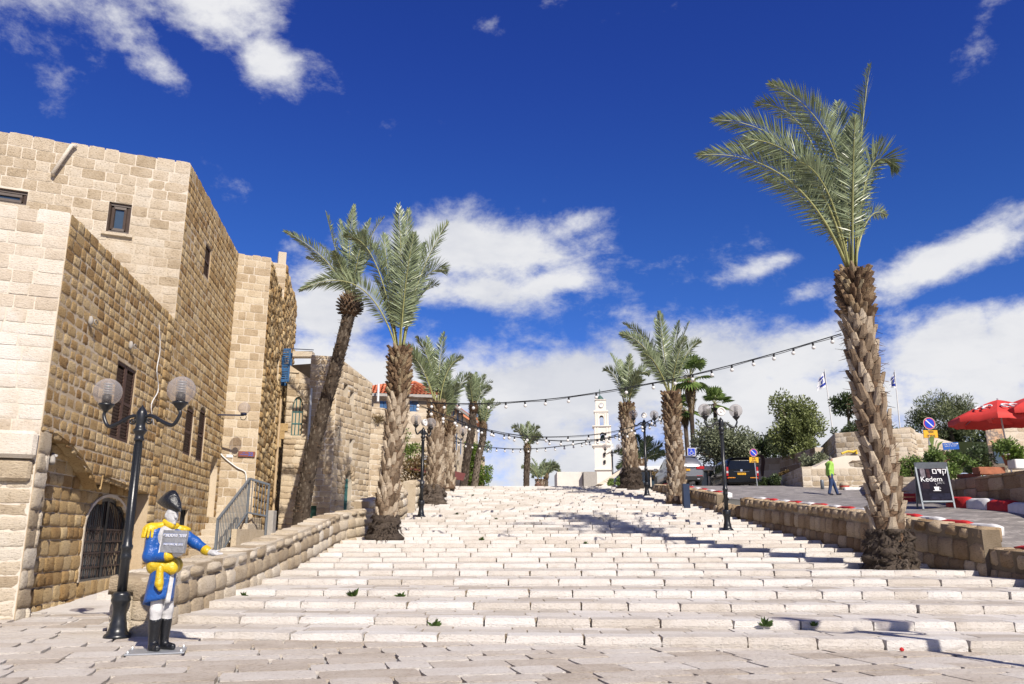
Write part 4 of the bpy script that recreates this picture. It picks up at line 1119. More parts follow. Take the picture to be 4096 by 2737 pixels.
tag(aw.build('awning', plain('maroon_awning', (.16, .045, .035), .7)), 'maroon lean-to awning at the foot of the tiled house', 'awning')
# annex roof behind the house
an = thing('annex_house', 'small stone annex with a red tile edge beside the slim palms', 'house', at(1880, 1900, 79))
qa = at(1858, 1690, 78); qb = at(1905, 1690, 78)
mb = MB(); mb.box(((qa.x + qb.x) / 2, 80, (qa.z + 3.5) / 2), (qb.x - qa.x, 4, qa.z - 3.5)); mb.build('wall', M_RIGHT, an)
mb = MB(); mb.prism([(qa.x - .3, 77.5, qa.z), (qb.x + .4, 77.5, qa.z), (qb.x + .4, 77.5, qa.z + .35), (qa.x - .3, 77.5, qa.z + 1.1)], (0, 0, 0), (0, 4.5, 0)); mb.build('roof', M_TILE, an)
# ================================================================== palms and other plants
def crop(ox, oy, sc): return lambda p: (ox + p[0] / sc, oy + p[1] / sc)
def bez(p0, p1, p2, n): return [p0 * (1 - t) ** 2 + p1 * 2 * t * (1 - t) + p2 * t * t for t in [i / n for i in range(n + 1)]]
def frond(parent, p0, p1, p2, axis, mat, leaf=.55, pairs=64, wid=.034, start=.16, rad=.028, vee=.35, name='frond', droop=.12, seed=0, roll=None):
    rg = random.Random(seed)
    dx = p2.x - p0.x; dz = p2.z - p0.z
    if roll is None: roll = R(rg.uniform(35, 62)) * (1 if dx < 0 else -1) * min(1, abs(dx) / (abs(dz) + .01) * 1.3)
    N = 26; pts = bez(p0, p1, p2, N)
    mb = MB(); mb.cur = 0; mb.smooth = True
    mb.tube(pts, [rad * (1 - .82 * i / N) + .003 for i in range(N + 1)], 5)
    mb.cur = 1; mb.smooth = False
    radial = Vector((p2.x - axis.x, p2.y - axis.y, 0))
    radial = radial.normalized() if radial.length > .05 else Vector((0, -1, 0))
    for k in range(pairs):
        s = start + (1 - start) * (k + .5) / pairs
        f = s * N; i = min(int(f), N - 1); P = pts[i].lerp(pts[i + 1], f - i); T = (pts[i + 1] - pts[i]).normalized()
        Nf = Vector((0, 0, 1)) - radial * .85; Nf = Nf - T * Nf.dot(T)
        Nf = Nf.normalized() if Nf.length > .05 else Vector((0, -1, 0))
        Sd = T.cross(Nf).normalized()
        Nf, Sd = Nf * math.cos(roll) + Sd * math.sin(roll), Sd * math.cos(roll) - Nf * math.sin(roll)
        env = (math.sin(math.pi * min(1, (s - start) / (1 - start) * .86 + .14))) ** .55
        ln = leaf * max(.22, env) * rg.uniform(.85, 1.1)
        ang = R(66 - 42 * (s - start) / (1 - start))
        for side in (-1, 1):
            v = vee + rg.uniform(-.32, .32)
            D = (T * math.cos(ang + rg.uniform(-.1, .1)) + Sd * side * math.sin(ang) + Nf * v).normalized()
            D = (D + Vector((0, 0, -droop * rg.uniform(.3, 1.3)))).normalized()
            W = D.cross(Nf + T * rg.uniform(-.6, .6) + Sd * rg.uniform(-.5, .5)).normalized() * wid * .5
            m_ = P + D * ln * .38; e_ = P + D * ln + Vector((0, 0, -droop * ln * .35))
            mb.add([P, m_ + W, e_, m_ - W], [(0, 1, 2), (0, 2, 3)])
    return mb.build(name, [M_RACHIS, mat], parent)

def stub_data():
    out = []
    for sd in range(5):
        rg = random.Random(700 + sd); vs = []; fs = []
        secs = [(0, .50, -.30, .10), (.35, .42, -.15, .30), (.72, .28, .0, .42), (1.0, .20 + rg.uniform(-.03, .04), .14, .50)]
        for z, w, yi, yo in secs:
            j = lambda: rg.uniform(-.025, .025)
            vs += [(-w + j(), yi, z), (-w * .78 + j(), yo - .13 + j(), z + j()), (j() * 2, yo + j(), z + j() * 2), (w * .78 + j(), yo - .13 + j(), z + j()), (w + j(), yi, z)]
        for a in range(3):
            for k in range(4): p = a * 5 + k; fs.append((p, p + 1, p + 6, p + 5))
            fs.append((a * 5 + 4, a * 5, a * 5 + 5, a * 5 + 9))
        fs.append((15, 16, 17, 18, 19)); fs.append((4, 3, 2, 1, 0))
        out.append((vs, fs))
    return out
STUB = stub_data(); _stub = {}
def stub_mesh(i, mat):
    if (i, mat.name) not in _stub:
        me = bpy.data.meshes.new('leaf_stub'); me.from_pydata(STUB[i][0], [], [f[::-1] for f in STUB[i][1]]); me.materials.append(mat); _stub[i, mat.name] = me
    return _stub[i, mat.name]
def curve_pts(ctrl, n):
    """Catmull-Rom through control points"""
    c = [Vector(q) for q in ctrl]; c = [c[0] * 2 - c[1]] + c + [c[-1] * 2 - c[-2]]
    out = []
    m = len(c) - 3
    for k in range(n + 1):
        f = k / n * m; i = min(int(f), m - 1); t = f - i; a, b, d, e = c[i:i + 4]
        out.append(.5 * ((2 * b) + (d - a) * t + (2 * a - 5 * b + 4 * d - e) * t * t + (3 * b - a - 3 * d + e) * t ** 3))
    return out
def palm_trunk(root, ctrl, r0, r1, rings, stubs, scl, root_h=.0, root_r=0, individual=True, fresh=.72, mat_lo=None, mat_hi=None, bulge=1.0, core=None, flare=.25):
    """trunk > core, root_mass, leaf_stub; stubs on a spiral"""
    N = 40; pts = curve_pts(ctrl, N); mat_lo = mat_lo or M_STUB; mat_hi = mat_hi or M_STUB_O
    L = sum((b - a).length for a, b in zip(pts, pts[1:]))
    mb = MB(); mb.smooth = True
    rad = [(r0 + (r1 - r0) * i / N) * (1 + flare * math.exp(-i / 3.0)) * (1 + .03 * math.sin(i * 2.7)) for i in range(N + 1)]
    mb.tube(pts, rad, 12)
    tr = mb.build('trunk', core or M_BRASSFIB, root)
    rest = []
    fs_ = [(k + .5) / stubs for k in range(stubs)]
    if fresh < 1: fs_ += [fresh + (1 - fresh) * (k + .25) / (stubs * .3) for k in range(int(stubs * .3))]
    for k, f in enumerate(fs_):
        h = root_h / L * .8 + (1 - root_h / L * .8) * f
        q = h * N; i = min(int(q), N - 1); P = pts[i].lerp(pts[i + 1], q - i); T = (pts[i + 1] - pts[i]).normalized()
        a = k * 2.39996 + random.uniform(-.12, .12)
        ex = T.cross(Vector((0, 1, 0))).normalized(); ey = ex.cross(T)
        O = (ex * math.cos(a) + ey * math.sin(a)); Tg = O.cross(T) * -1
        up = f > fresh
        tilt = random.uniform(-.05, .15) + (.35 if up else .0)
        U = (T + O * tilt).normalized(); On = (O - U * O.dot(U)).normalized(); Tg = On.cross(U)
        rr = r0 + (r1 - r0) * h
        w = scl * random.uniform(.8, 1.2) * (.55 if up else .84); hh = scl * 1.2 * random.uniform(.8, 1.2) * (.72 if up else .95); d = scl * .66 * random.uniform(.85, 1.15) * bulge
        o = P + O * rr * .96 - T * hh * .5
        # visible side only counts for the picture, the trunk is whole all round
        M = Matrix(((Tg.x * w, On.x * d, U.x * hh, o.x), (Tg.y * w, On.y * d, U.y * hh, o.y), (Tg.z * w, On.z * d, U.z * hh, o.z), (0, 0, 0, 1)))
        mat = mat_hi if up else mat_lo
        if individual:
            ob = bpy.data.objects.new('leaf_stub', stub_mesh(k % 5, mat)); COL.objects.link(ob); ob.parent = tr; ob.matrix_basis = M
        else: rest.append((M, k % 5, mat))
    if rest:
        for mat in {q[2] for q in rest}:
            V = []; Fc = []
            for M, i, m in rest:
                if m is not mat: continue
                A = np.array(STUB[i][0]) @ np.array(M.to_3x3()).T + np.array(M.translation); b = len(V); V.extend(map(tuple, A)); Fc.extend(tuple(j + b for j in f[::-1]) for f in STUB[i][1])
            me = bpy.data.meshes.new('bark_scales'); me.from_pydata(V, [], Fc); me.materials.append(mat); o = link('bark_scales', me, tr); o['kind'] = 'stuff'
    if root_h:
        mb = MB(); mb.smooth = True; seg = 26; nr = 14; B = pts[0]
        for j in range(nr + 1):
            z = root_h * j / nr
            for k in range(seg):
                t = 2 * math.pi * k / seg
                q = Vector((math.cos(t), math.sin(t), z * 2.2))
                r = root_r * (1.0 - .30 * (j / nr) ** 1.3) * (1 + .34 * noise.noise(q * 2.3 + B) + .30 * noise.noise(q * 6.1 + B))
                mb.v.append((B.x + (pts[3].x - B.x) * .4 * j / nr + r * math.cos(t), B.y + r * math.sin(t), B.z - .12 + z + .05 * noise.noise(q * 4)))
        for j in range(nr):
            for k in range(seg): mb.f.append((j * seg + k, j * seg + (k + 1) % seg, (j + 1) * seg + (k + 1) % seg, (j + 1) * seg + k)); mb.mi.append(0); mb.sm.append(True)
        mb.f.append(tuple(nr * seg + k for k in range(seg))); mb.mi.append(0); mb.sm.append(True)
        rm = mb.build('root_mass', M_ROOT, root)
        rf_ = MB()
        for k in range(420):
            t = random.uniform(0, 6.28); z = random.uniform(0, root_h * .98); r = root_r * (1.0 - .30 * (z / root_h) ** 1.3) * random.uniform(.92, 1.06); p = Vector((B.x + (pts[3].x - B.x) * .4 * z / root_h + r * math.cos(t), B.y + r * math.sin(t), B.z - .1 + z))
            d = Vector((math.cos(t) * .7 + random.uniform(-.5, .5), math.sin(t) * .7 + random.uniform(-.5, .5), random.uniform(-1, .5))).normalized() * random.uniform(.07, .2); w = d.cross(Vector((0, 0, 1))).normalized() * .018
            rf_.add([p - w, p + w, p + d + w * .4, p + d - w * .4], [(0, 1, 2, 3)])
        rr_ = rf_.build('root_fibres', M_ROOT, rm); rr_['kind'] = 'stuff'
        ff_ = MB()
    else: ff_ = MB()
    for k in range(int(stubs * (3.5 if fresh < 1 else .6))):
        q = random.uniform(.12, 1) * N; i = min(int(q), N - 1); P = pts[i].lerp(pts[i + 1], q - i); t = random.uniform(0, 6.28); rr = (r0 + (r1 - r0) * q / N) * 1.05
        O = Vector((math.cos(t), math.sin(t), 0)); p = P + O * rr; d = (O * random.uniform(.1, .8) + Vector((-O.y, O.x, 0)) * random.uniform(-1.2, 1.2) + Vector((0, 0, random.uniform(-.6, .4)))).normalized() * random.uniform(.1, .28) * (scl / .4 + .3); w = d.cross(O).normalized() * .012
        ff_.add([p - w, p + w, p + d + w * .3, p + d - w * .3], [(0, 1, 2, 3)])
    fo_ = ff_.build('trunk_fibres', M_BRASSFIB, tr); fo_['kind'] = 'stuff'
    return tr, pts
def hero_fronds(root, c, Y, base_px, specs, leaf, pairs, wid, mat=None, rad=.03, vee=.3, start=.16, droop=.10):
    B = at(*c(base_px), Y)
    for k, sp in enumerate(specs):
        tip, ctl, dy = sp[:3]
        lf = sp[3] if len(sp) > 3 else 1.0
        p1 = at(*c(ctl), Y + dy * .45); p2 = at(*c(tip), Y + dy)
        a = Vector((p2.x - B.x, p2.y - B.y, 0)); a = a.normalized() * .12 if a.length > .1 else Vector((0, 0, 0))
        frond(root, B + a + Vector((0, 0, -.1)), p1, p2, B, mat or M_FROND, leaf * lf, pairs, wid, start, rad, vee, seed=k + int(Y * 10), droop=droop)
# --- the big palm on the right
cR = crop(2700, 200, 1.568); YR = 20.9
pR = thing('date_palm', 'big scaly date palm leaning beside the retaining wall at the right', 'palm tree', at(3560, 2262, YR))
tops = [at(3563, 2262, YR), at(3530, 1900, YR), at(3462, 1500, YR), at(3425, 1230, YR), at(3412, 1080, YR)]
palm_trunk(pR, tops, .39, .30, 40, 190, .37, root_h=1.0, root_r=.66, fresh=.68)
hero_fronds(pR, cR, YR, (1105, 1350), [
 ((145, 660), (783, 605), -1.3), ((245, 440), (853, 435), -.6), ((510, 345), (900, 283), .8), ((595, 210), (1128, 430), -1.6), ((1020, 330), (1050, 640), 1.6),
 ((1225, 95), (1140, 600), .3), ((1300, 565), (1180, 760), 1.3), ((1395, 750), (1170, 480), -.6), ((560, 800), (900, 900), 1.2, .8), ((330, 600), (840, 520), 1.6),
 ((700, 560), (960, 700), 1.9, .9), ((1130, 420), (1110, 800), -1.6, .85), ((420, 720), (850, 720), 1.9, .9), ((1330, 1040), (1190, 930), 1.0, .55), ((640, 420), (1000, 420), 1.4), ((860, 300), (1060, 520), .4), ((440, 560), (900, 560), -1.5), ((1090, 500), (1100, 850), .6), ((780, 700), (980, 760), -1.2, .8)], .86, 96, .040, rad=.034)
# --- scaly palm beside the left parapet
cL = crop(1100, 800, 2.412); Y1 = 27.8
p1_ = thing('date_palm', 'scaly date palm with upright crown at the end of the parapet beside the stairs', 'palm tree', at(1536, 2160, Y1))
palm_trunk(p1_, [at(1537, 2162, Y1), at(1562, 1900, Y1), at(1592, 1600, Y1), at(1600, 1390, Y1)], .33, .27, 40, 190, .34, root_h=.95, root_r=.60, fresh=.66)
hero_fronds(p1_, cL, Y1, (1205, 1420), [
 ((1190, 50), (1245, 800), -1.2), ((1665, 215), (1310, 780), -.5), ((1648, 690), (1380, 560), .6), ((680, 350), (1010, 330), -.9), ((245, 870), (903, 530), -1.3, .85),
 ((1290, 90), (1220, 800), .9), ((1050, 330), (1090, 800), 1.4), ((1450, 420), (1330, 760), 1.5), ((880, 380), (1080, 560), 1.7), ((1570, 820), (1340, 840), 1.2, .9), ((960, 760), (1080, 980), .8, .8), ((1340, 330), (1240, 800), -1.6)], .82, 96, .044, rad=.032)
# --- leaning palm in the alley
Y0 = 31.0
p0_ = thing('date_palm', 'leaning slim-trunked date palm in the alley with a round bark knob', 'palm tree', at(1204, 2130, Y0))
palm_trunk(p0_, [at(1204, 2130, Y0), at(1215, 2000, Y0), at(1265, 1750, Y0), at(1340, 1480, Y0), at(1390, 1280, Y0), at(1400, 1190, Y0)], .31, .21, 40, 620, .14, individual=False, fresh=2, mat_lo=M_STUB_D, core=M_STUB_D, bulge=.8, flare=.35)
kn = MB(); kn.smooth = True; Bk = at(1400, 1225, Y0)
for j in range(13):
    for k in range(20):
        t = 2 * math.pi * k / 20; ph = math.pi * (j + .5) / 13; q = Vector((math.cos(t) * math.sin(ph), math.sin(t) * math.sin(ph), math.cos(ph)))
        r = .42 * (1 + .15 * noise.noise(q * 5)); kn.v.append(tuple(Bk + Vector((q.x * r, q.y * r, q.z * r * 1.15))))
for j in range(12):
    for k in range(20): kn.f.append((j * 20 + k, j * 20 + (k + 1) % 20, (j + 1) * 20 + (k + 1) % 20, (j + 1) * 20 + k)); kn.mi.append(0); kn.sm.append(True)
knob = kn.build('bark_knob', M_BRASSFIB, p0_)
for k in range(130):
    z = 1 - 2 * (k + .5) / 130; a = k * 2.4; q = Vector((math.cos(a) * math.sqrt(1 - z * z), math.sin(a) * math.sqrt(1 - z * z), z))
    if z < -.8: continue
    U = (Vector((0, 0, .6)) + q * .7).normalized(); On = (q - U * q.dot(U)); On = On.normalized() if On.length > .05 else Vector((1, 0, 0)); Tg = On.cross(U)
    o = Bk + Vector((q.x * .40, q.y * .40, q.z * .46)); w, d, hh = .11, .1, .2
    ob = bpy.data.objects.new('leaf_stub', stub_mesh(k % 5, M_STUB_O if z > .2 else M_STUB_D)); COL.objects.link(ob); ob.parent = knob
    ob.matrix_basis = Matrix(((Tg.x * w, On.x * d, U.x * hh, o.x), (Tg.y * w, On.y * d, U.y * hh, o.y), (Tg.z * w, On.z * d, U.z * hh, o.z), (0, 0, 0, 1)))
hero_fronds(p0_, cL, Y0, (730, 900), [((90, 300), (540, 520), -.6), ((490, 115), (560, 400), .4), ((625, 190), (670, 520), 1.3), ((765, 50), (690, 480), -.8), ((1055, 165), (830, 420), .5), ((920, 185), (790, 520), 1.2),
 ((300, 560), (600, 560), 1.2), ((560, 500), (660, 650), -1.4, .8), ((980, 420), (840, 600), 1.5), ((860, 300), (800, 520), -1.2), ((420, 420), (640, 620), 1.6)], .55, 70, .05, M_FROND, rad=.028)

def std_palm(label, c, Y, base, mids, crown, specs, r0, r1, nst, scl, leaf, pairs, wid, individual=False, root_h=0, root_r=0, mat=None, slim=False, name='date_palm', nextra=4, group=None, z_base=None):
    b = at(*c(base), Y)
    if z_base is not None: b.z = min(b.z, z_base)
    root = thing(name, label, 'palm tree', b, group)
    palm_trunk(root, [b] + [at(*c(m), Y) for m in mids] + [at(*c(crown), Y)], r0 * .86, r1 * .86, 40, nst, scl * .86, root_h, root_r, individual, fresh=2 if slim else .74, mat_lo=M_STUB_D if slim else None, core=M_STUB_D if slim else None, bulge=.8 if slim else 1)
    if slim:
        kb = MB(); q = at(*c(crown), Y) - Vector((0, 0, r1 * .6)); kr = r1 * 1.3; kb.sphere(q, kr * .9, 10, 7, (1, 1, 1.5))
        for k in range(160):
            z = 1 - 2 * (k + .5) / 160; a = k * 2.4; n_ = Vector((math.cos(a) * math.sqrt(1 - z * z), math.sin(a) * math.sqrt(1 - z * z), z)); p = q + Vector((n_.x * kr * .85, n_.y * kr * .85, n_.z * kr * 1.3))
            d = (n_ * .8 + Vector((0, 0, .7))).normalized() * kr * random.uniform(.3, .55); w = d.cross(n_).normalized() * kr * .14 if d.cross(n_).length > .01 else Vector((.03, 0, 0)); kb.add([p - w, p + w, p + d + w * .6, p + d - w * .6], [(0, 1, 2, 3)])
        kb.build('bark_knob', M_STUB_O, root)
    cx, cy = crown
    allsp = list(specs)
    for k in range(nextra):
        t, q, dy = random.choice(specs)[:3]; f = random.uniform(.75, .98)
        allsp.append(((cx + (t[0] - cx) * f + random.uniform(-40, 40), cy + (t[1] - cy) * f), (cx + (q[0] - cx) * f, cy + (q[1] - cy) * f), random.choice((-1.5, 1.5, 1.0))))
    hero_fronds(root, c, Y, (cx, cy + 8), allsp, leaf, pairs, wid, mat, rad=.03)
    return root
c2_ = crop(1400, 1250, 1.96); c3_ = crop(2200, 1200, 1.742)
std_palm('scaly date palm behind the left stair lamp with dark root mass', c2_, 38.2, (655, 1490), [(670, 1250), (672, 950)], (682, 700), [((520, 195), (650, 330), -1), ((740, 155), (690, 400), .6), ((880, 355), (745, 380), 0), ((440, 250), (580, 330), .9), ((600, 190), (660, 400), 1.2), ((480, 330), (590, 430), -1.2), ((820, 330), (730, 450), 1.3)], .42, .34, 170, .40, .62, 56, .055, True, .95, .62)
std_palm('second scaly palm close behind the one by the left stair lamp', c2_, 44, (768, 1385), [(762, 1200), (765, 1000)], (765, 820), [((950, 485), (835, 540), -.8), ((880, 470), (800, 560), .8), ((720, 560), (750, 680), 0), ((770, 470), (765, 600), 1), ((845, 560), (790, 640), -1.2)], .40, .34, 150, .40, .62, 50, .055, True)
std_palm('slim leaning palm beside the vine covered wall, taller of two', c2_, 60, (880, 1370), [(915, 1150), (955, 920)], (968, 730), [((915, 515), (950, 600), 0), ((990, 470), (975, 600), .8), ((1060, 490), (1000, 580), -.8), ((1115, 545), (1020, 560), .6), ((1105, 590), (1030, 590), -1), ((890, 570), (930, 620), 1), ((950, 490), (960, 600), -1.2)], .34, .30, 300, .2, .62, 40, .07, slim=True, z_base=4.2)
std_palm('slim leaning palm in front of the vine covered wall, shorter of two', c2_, 62, (965, 1375), [(1000, 1180), (1040, 1000)], (1045, 885), [((1000, 690), (1030, 780), 0), ((1050, 675), (1045, 780), .8), ((1125, 680), (1065, 760), -.8), ((1180, 715), (1090, 740), .5), ((1000, 765), (1020, 820), 1), ((1090, 690), (1060, 780), 1.2)], .30, .27, 260, .2, .6, 36, .07, slim=True, z_base=4.2)
std_palm('lone slim palm standing at the head of the stairs against the clouds', c2_, 75, (1378, 1372), [(1385, 1250), (1390, 1130)], (1390, 1055), [((1275, 908), (1330, 860), 0), ((1340, 880), (1365, 930), .8), ((1400, 858), (1392, 950), -.8), ((1445, 878), (1415, 930), .6), ((1482, 902), (1430, 900), -.5), ((1490, 965), (1440, 900), 1), ((1285, 935), (1340, 900), 1.2), ((1470, 1000), (1450, 930), -1)], .32, .30, 200, .2, .65, 36, .085, slim=True, z_base=4.2)
std_palm('low bushy palm beside a small one on the skyline', c2_, 88, (1490, 1368), [(1490, 1345)], (1490, 1310), [((1345, 1215), (1430, 1180), 0), ((1425, 1145), (1470, 1200), .8), ((1545, 1190), (1510, 1220), -.8), ((1430, 1290), (1440, 1220), .5), ((1530, 1150), (1500, 1220), 1)], .55, .5, 120, .3, .7, 34, .10, name='date_palm', z_base=4.2)
std_palm('small thin palm on the skyline left of the white block', c2_, 90, (1537, 1368), [(1537, 1330)], (1537, 1275), [((1605, 1180), (1550, 1170), 0), ((1645, 1255), (1590, 1180), .5), ((1640, 1215), (1570, 1170), -.8), ((1500, 1200), (1525, 1220), .6), ((1560, 1180), (1545, 1220), 1)], .28, .26, 80, .2, .7, 30, .10, slim=True, z_base=4.2)
std_palm('scaly date palm by the retaining wall in front of the grey car', c3_, 38, (875, 1420), [(880, 1200), (855, 900)], (842, 640), [((490, 235), (690, 260), -.8), ((510, 165), (720, 250), .8), ((760, 80), (790, 330), -1), ((975, 150), (860, 380), .4), ((1045, 290), (930, 330), -.4), ((730, 130), (790, 380), 1.2), ((640, 420), (760, 480), 1.3), ((900, 150), (850, 400), 1.4), ((560, 300), (720, 340), 1.5)], .44, .36, 170, .40, .66, 60, .055, True)
std_palm('scaly date palm at the stair head in front of the low pavilion', c3_, 45.2, (568, 1305), [(560, 1100), (540, 900)], (535, 720), [((380, 490), (460, 470), 0), ((420, 375), (490, 480), .8), ((560, 380), (545, 540), -1), ((692, 520), (610, 440), .5), ((670, 440), (590, 500), 1.2), ((480, 420), (520, 520), 1.2), ((640, 560), (580, 560), -1.2)], .44, .34, 160, .40, .62, 50, .06, True, 1.2, .66)
std_palm('bushy green palm behind the stair lamp beside the bell tower', c3_, 66, (640, 1180), [(640, 1150)], (640, 1110), [((450, 1060), (560, 1040), -.5), ((470, 1175), (550, 1090), .5), ((600, 940), (620, 1020), .8), ((700, 960), (665, 1020), -1), ((780, 1010), (710, 1020), .4), ((810, 1080), (730, 1050), -.6), ((520, 1000), (590, 1030), 1), ((740, 1110), (700, 1060), 1), ((560, 1110), (600, 1070), -1)], .5, .45, 40, .3, .8, 44, .09, mat=M_FROND_D, nextra=6, z_base=4.2)

# --- fan palms
def fan_palm(label, x, y, y_base, Y, n, L, skirt, r=.17):
    top = at(x, y, Y); base = at(x + 8, y_base, Y); base.z = min(base.z, 4.2)
    root = thing('fan_palm', label, 'palm tree', base)
    mb = MB(); mb.smooth = True; mb.tube([base, base.lerp(top, .5) + Vector((.05, 0, 0)), top], [r * 1.3, r, r], 10); mb.build('trunk', M_STUB_D, root)
    for k in range(n):
        a = k * 2.4; e = R(random.uniform(-35, 75) if k > n * .2 else 70)
        D = Vector((math.cos(a) * math.cos(e), math.sin(a) * math.cos(e), math.sin(e)))
        pet = top + D * L * .55; mb = MB(); mb.cur = 0; mb.tube([top, pet], .022, 5); mb.cur = 1
        S_ = D.cross(Vector((0, 0, 1))).normalized(); U = S_.cross(D)
        for j in range(15):
            t = R(-105 + 210 * j / 14); dr = (D * math.cos(t) + S_ * math.sin(t)).normalized(); l = L * .62 * (.75 + .25 * math.cos(t)); wv = dr.cross(U) * .085
            e_ = pet + dr * l + Vector((0, 0, -.18 * l)); m_ = pet + dr * l * .55
            mb.add([pet, m_ + wv, e_, m_ - wv], [(0, 1, 2), (0, 2, 3)])
        mb.build('fan_leaf', [M_RACHIS, M_HEDGE], root)
    if skirt:
        mb = MB()
        for k in range(420):
            a = random.uniform(0, 6.28); z = random.uniform(0, skirt); rr = r + .5 * (1 - z / skirt) * random.uniform(.3, 1)
            p = top + Vector((math.cos(a) * rr, math.sin(a) * rr, -z)); q = p + Vector((math.cos(a) * .1, math.sin(a) * .1, -random.uniform(.4, .8))); w = Vector((-math.sin(a), math.cos(a), 0)) * .05
            mb.add([p - w, p + w, q], [(0, 1, 2)])
        o = mb.build('dead_leaf_skirt', M_DRY, root); o['kind'] = 'stuff'
fan_palm('tall fan palm with a brown skirt of dead leaves behind the scaly palm', 2758, 1510, 1740, 62, 26, 1.9, 2.4)
fan_palm('small fan palm behind the nearer stair lamp', 2858, 1615, 1750, 66, 20, 1.5, 0)
fan_palm('half hidden fan palm low beside the scaly palm', 2738, 1640, 1760, 64, 18, 1.4, .8)

# --- broad-leaved trees and shrubs: leaf faces spread through clumps
def foliage(name, clumps, n, size, mat, parent=None, asp=.45, out=.55, kind=None, flat=1.0, spike=0.0):
    mb = MB(); tot = sum(c[1] ** 2 for c in clumps)
    rg = random.Random(len(mb.v) + n)
    for c, r in clumps:
        c = Vector(c)
        for _ in range(int(n * r * r / tot)):
            q = Vector((rg.gauss(0, 1), rg.gauss(0, 1), rg.gauss(0, 1))).normalized()
            f = rg.random() ** .45; f *= 1 + .28 * noise.noise((c + q * r) * (1.6 / max(r, .3)))
            p = c + Vector((q.x, q.y, q.z * flat)) * r * f
            d = (q * out + Vector((rg.uniform(-1, 1), rg.uniform(-1, 1), rg.uniform(-1, 1))) * .8 + Vector((0, 0, spike))).normalized()
            l = size * rg.uniform(.6, 1.4); sd = d.cross(Vector((rg.uniform(-1, 1), rg.uniform(-1, 1), rg.uniform(-1, 1)))).normalized() * l * asp * .5
            m_ = p + d * l * .45
            mb.add([p, m_ + sd, p + d * l, m_ - sd], [(0, 1, 2, 3)])
    return mb.build(name, mat, parent, kind=kind)
def blobs(c, rx, ry, rz, n, r, seed, bottom=-.9):
    rg = random.Random(seed); out = []
    for _ in range(n):
        while True:
            q = Vector((rg.uniform(-1, 1), rg.uniform(-1, 1), rg.uniform(bottom, 1)))
            if q.length < 1: break
        q *= .62 + .48 * rg.random()
        out.append(((c[0] + q.x * rx, c[1] + q.y * ry, c[2] + q.z * rz), r * rg.uniform(.4, 1.2)))
    return out
def tree(name, label, cx, cy, Y, rx, rz, mat, n, size, nb=22, rb=None, trunk_h=1.5, cat='tree', seed=1, asp=.45, flat=1.0, lean=0.0, spike=0.0, ry=None):
    c = at(cx, cy, Y); base = Vector((c.x + lean, Y, c.z - rz - trunk_h))
    root = thing(name, label, cat, base)
    mb = MB(); mb.smooth = True
    mb.tube([base, base.lerp(c, .4) + Vector((.1, 0, 0)), c], [.16 * rx * .6 + .05, .12 * rx * .5 + .04, .03], 8)
    rg = random.Random(seed)
    for k in range(9):
        a = rg.uniform(0, 6.28); e = c + Vector((math.cos(a) * rx * .75, math.sin(a) * rx * .75, rg.uniform(-.4, .7) * rz)); s0 = base.lerp(c, rg.uniform(.35, .8)); mb.tube([s0, s0.lerp(e, .5) + Vector((0, 0, .1)), e], [.05, .035, .012], 5)
    mb.build('trunk', M_BARK, root)
    foliage('crown', blobs(c, rx, ry or rx, rz, nb, rb or rx * .38, seed), n, size, mat, root, asp, flat=flat, spike=spike)
    return root
# ================================================================== lamps, light strings, statue, people
def globe_head(post, mat_iron, H, rg=.228, sp=.55, speaker=False):
    """arms, cups, globes and their lamps as children of the lamp root (local coordinates)"""
    for sx in (-1, 1):
        arm = MB(); arm.smooth = True
        P = curve_pts([(0, 0, H - .26), (sx * .16, 0, H - .20), (sx * (sp - .23), 0, H - .33), (sx * (sp - .08), 0, H - .36), (sx * (sp + .015), 0, H - .20), (sx * sp, 0, H - .10)], 22)
        arm.tube(P, [.034 - .008 * abs(i - 11) / 11 for i in range(23)], 8)
        sc = [(sx * (.155 + .062 * (1 - k / 18) * math.cos(k * .55 + 2.2)), 0, H - .29 + .062 * (1 - k / 18) * math.sin(k * .55 + 2.2)) for k in range(17)]
        arm.tube(sc, .015, 6)
        sc = [(sx * (.30 + .04 * (1 - k / 14) * math.cos(-k * .6)), 0, H - .27 + .04 * (1 - k / 14) * math.sin(-k * .6)) for k in range(12)]
        arm.tube(sc, .012, 6)
        arm.build('arm', mat_iron, post)
        cup = MB(); cup.smooth = True
        cup.lathe([(.03, H - .13), (.045, H - .10), (.075, H - .07), (.105, H - .03), (.125, H - .015), (.125, H + .012), (.09, H + .02)], 18, Matrix.Translation((sx * sp, 0, 0)))
        c_ = cup.build('cup', mat_iron, post)
        gl = MB(); gl.smooth = True; gl.sphere((sx * sp, 0, H + rg * .93), rg, 24, 16); gl.build('globe', M_GLOBE, post)
        ho = MB(); ho.smooth = True; ho.lathe([(.072, H + .01), (.072, H + .15), (.06, H + .155)], 14, Matrix.Translation((sx * sp, 0, 0))); ho.build('lamp_holder', M_BLACK, post)
        lv = MB(); lv.smooth = True
        for k in range(5): lv.lathe([(.045, H + .165 + k * .042), (.078, H + .18 + k * .042), (.078, H + .187 + k * .042), (.045, H + .185 + k * .042)], 14, Matrix.Translation((sx * sp, 0, 0)))
        lv.build('louvre', M_STEEL, post)
    if speaker:
        s_ = MB(); s_.smooth = True
        Mx = Matrix.Translation((0, -.05, H + .16)) @ Matrix.Rotation(R(90), 4, 'X')
        s_.lathe([(.05, -.12), (.13, -.08), (.15, .02), (.15, .06), (.12, .07), (.10, .03), (.03, .03), (.03, .05)], 18, Mx); s_.build('loudspeaker', M_WHITEP, post)
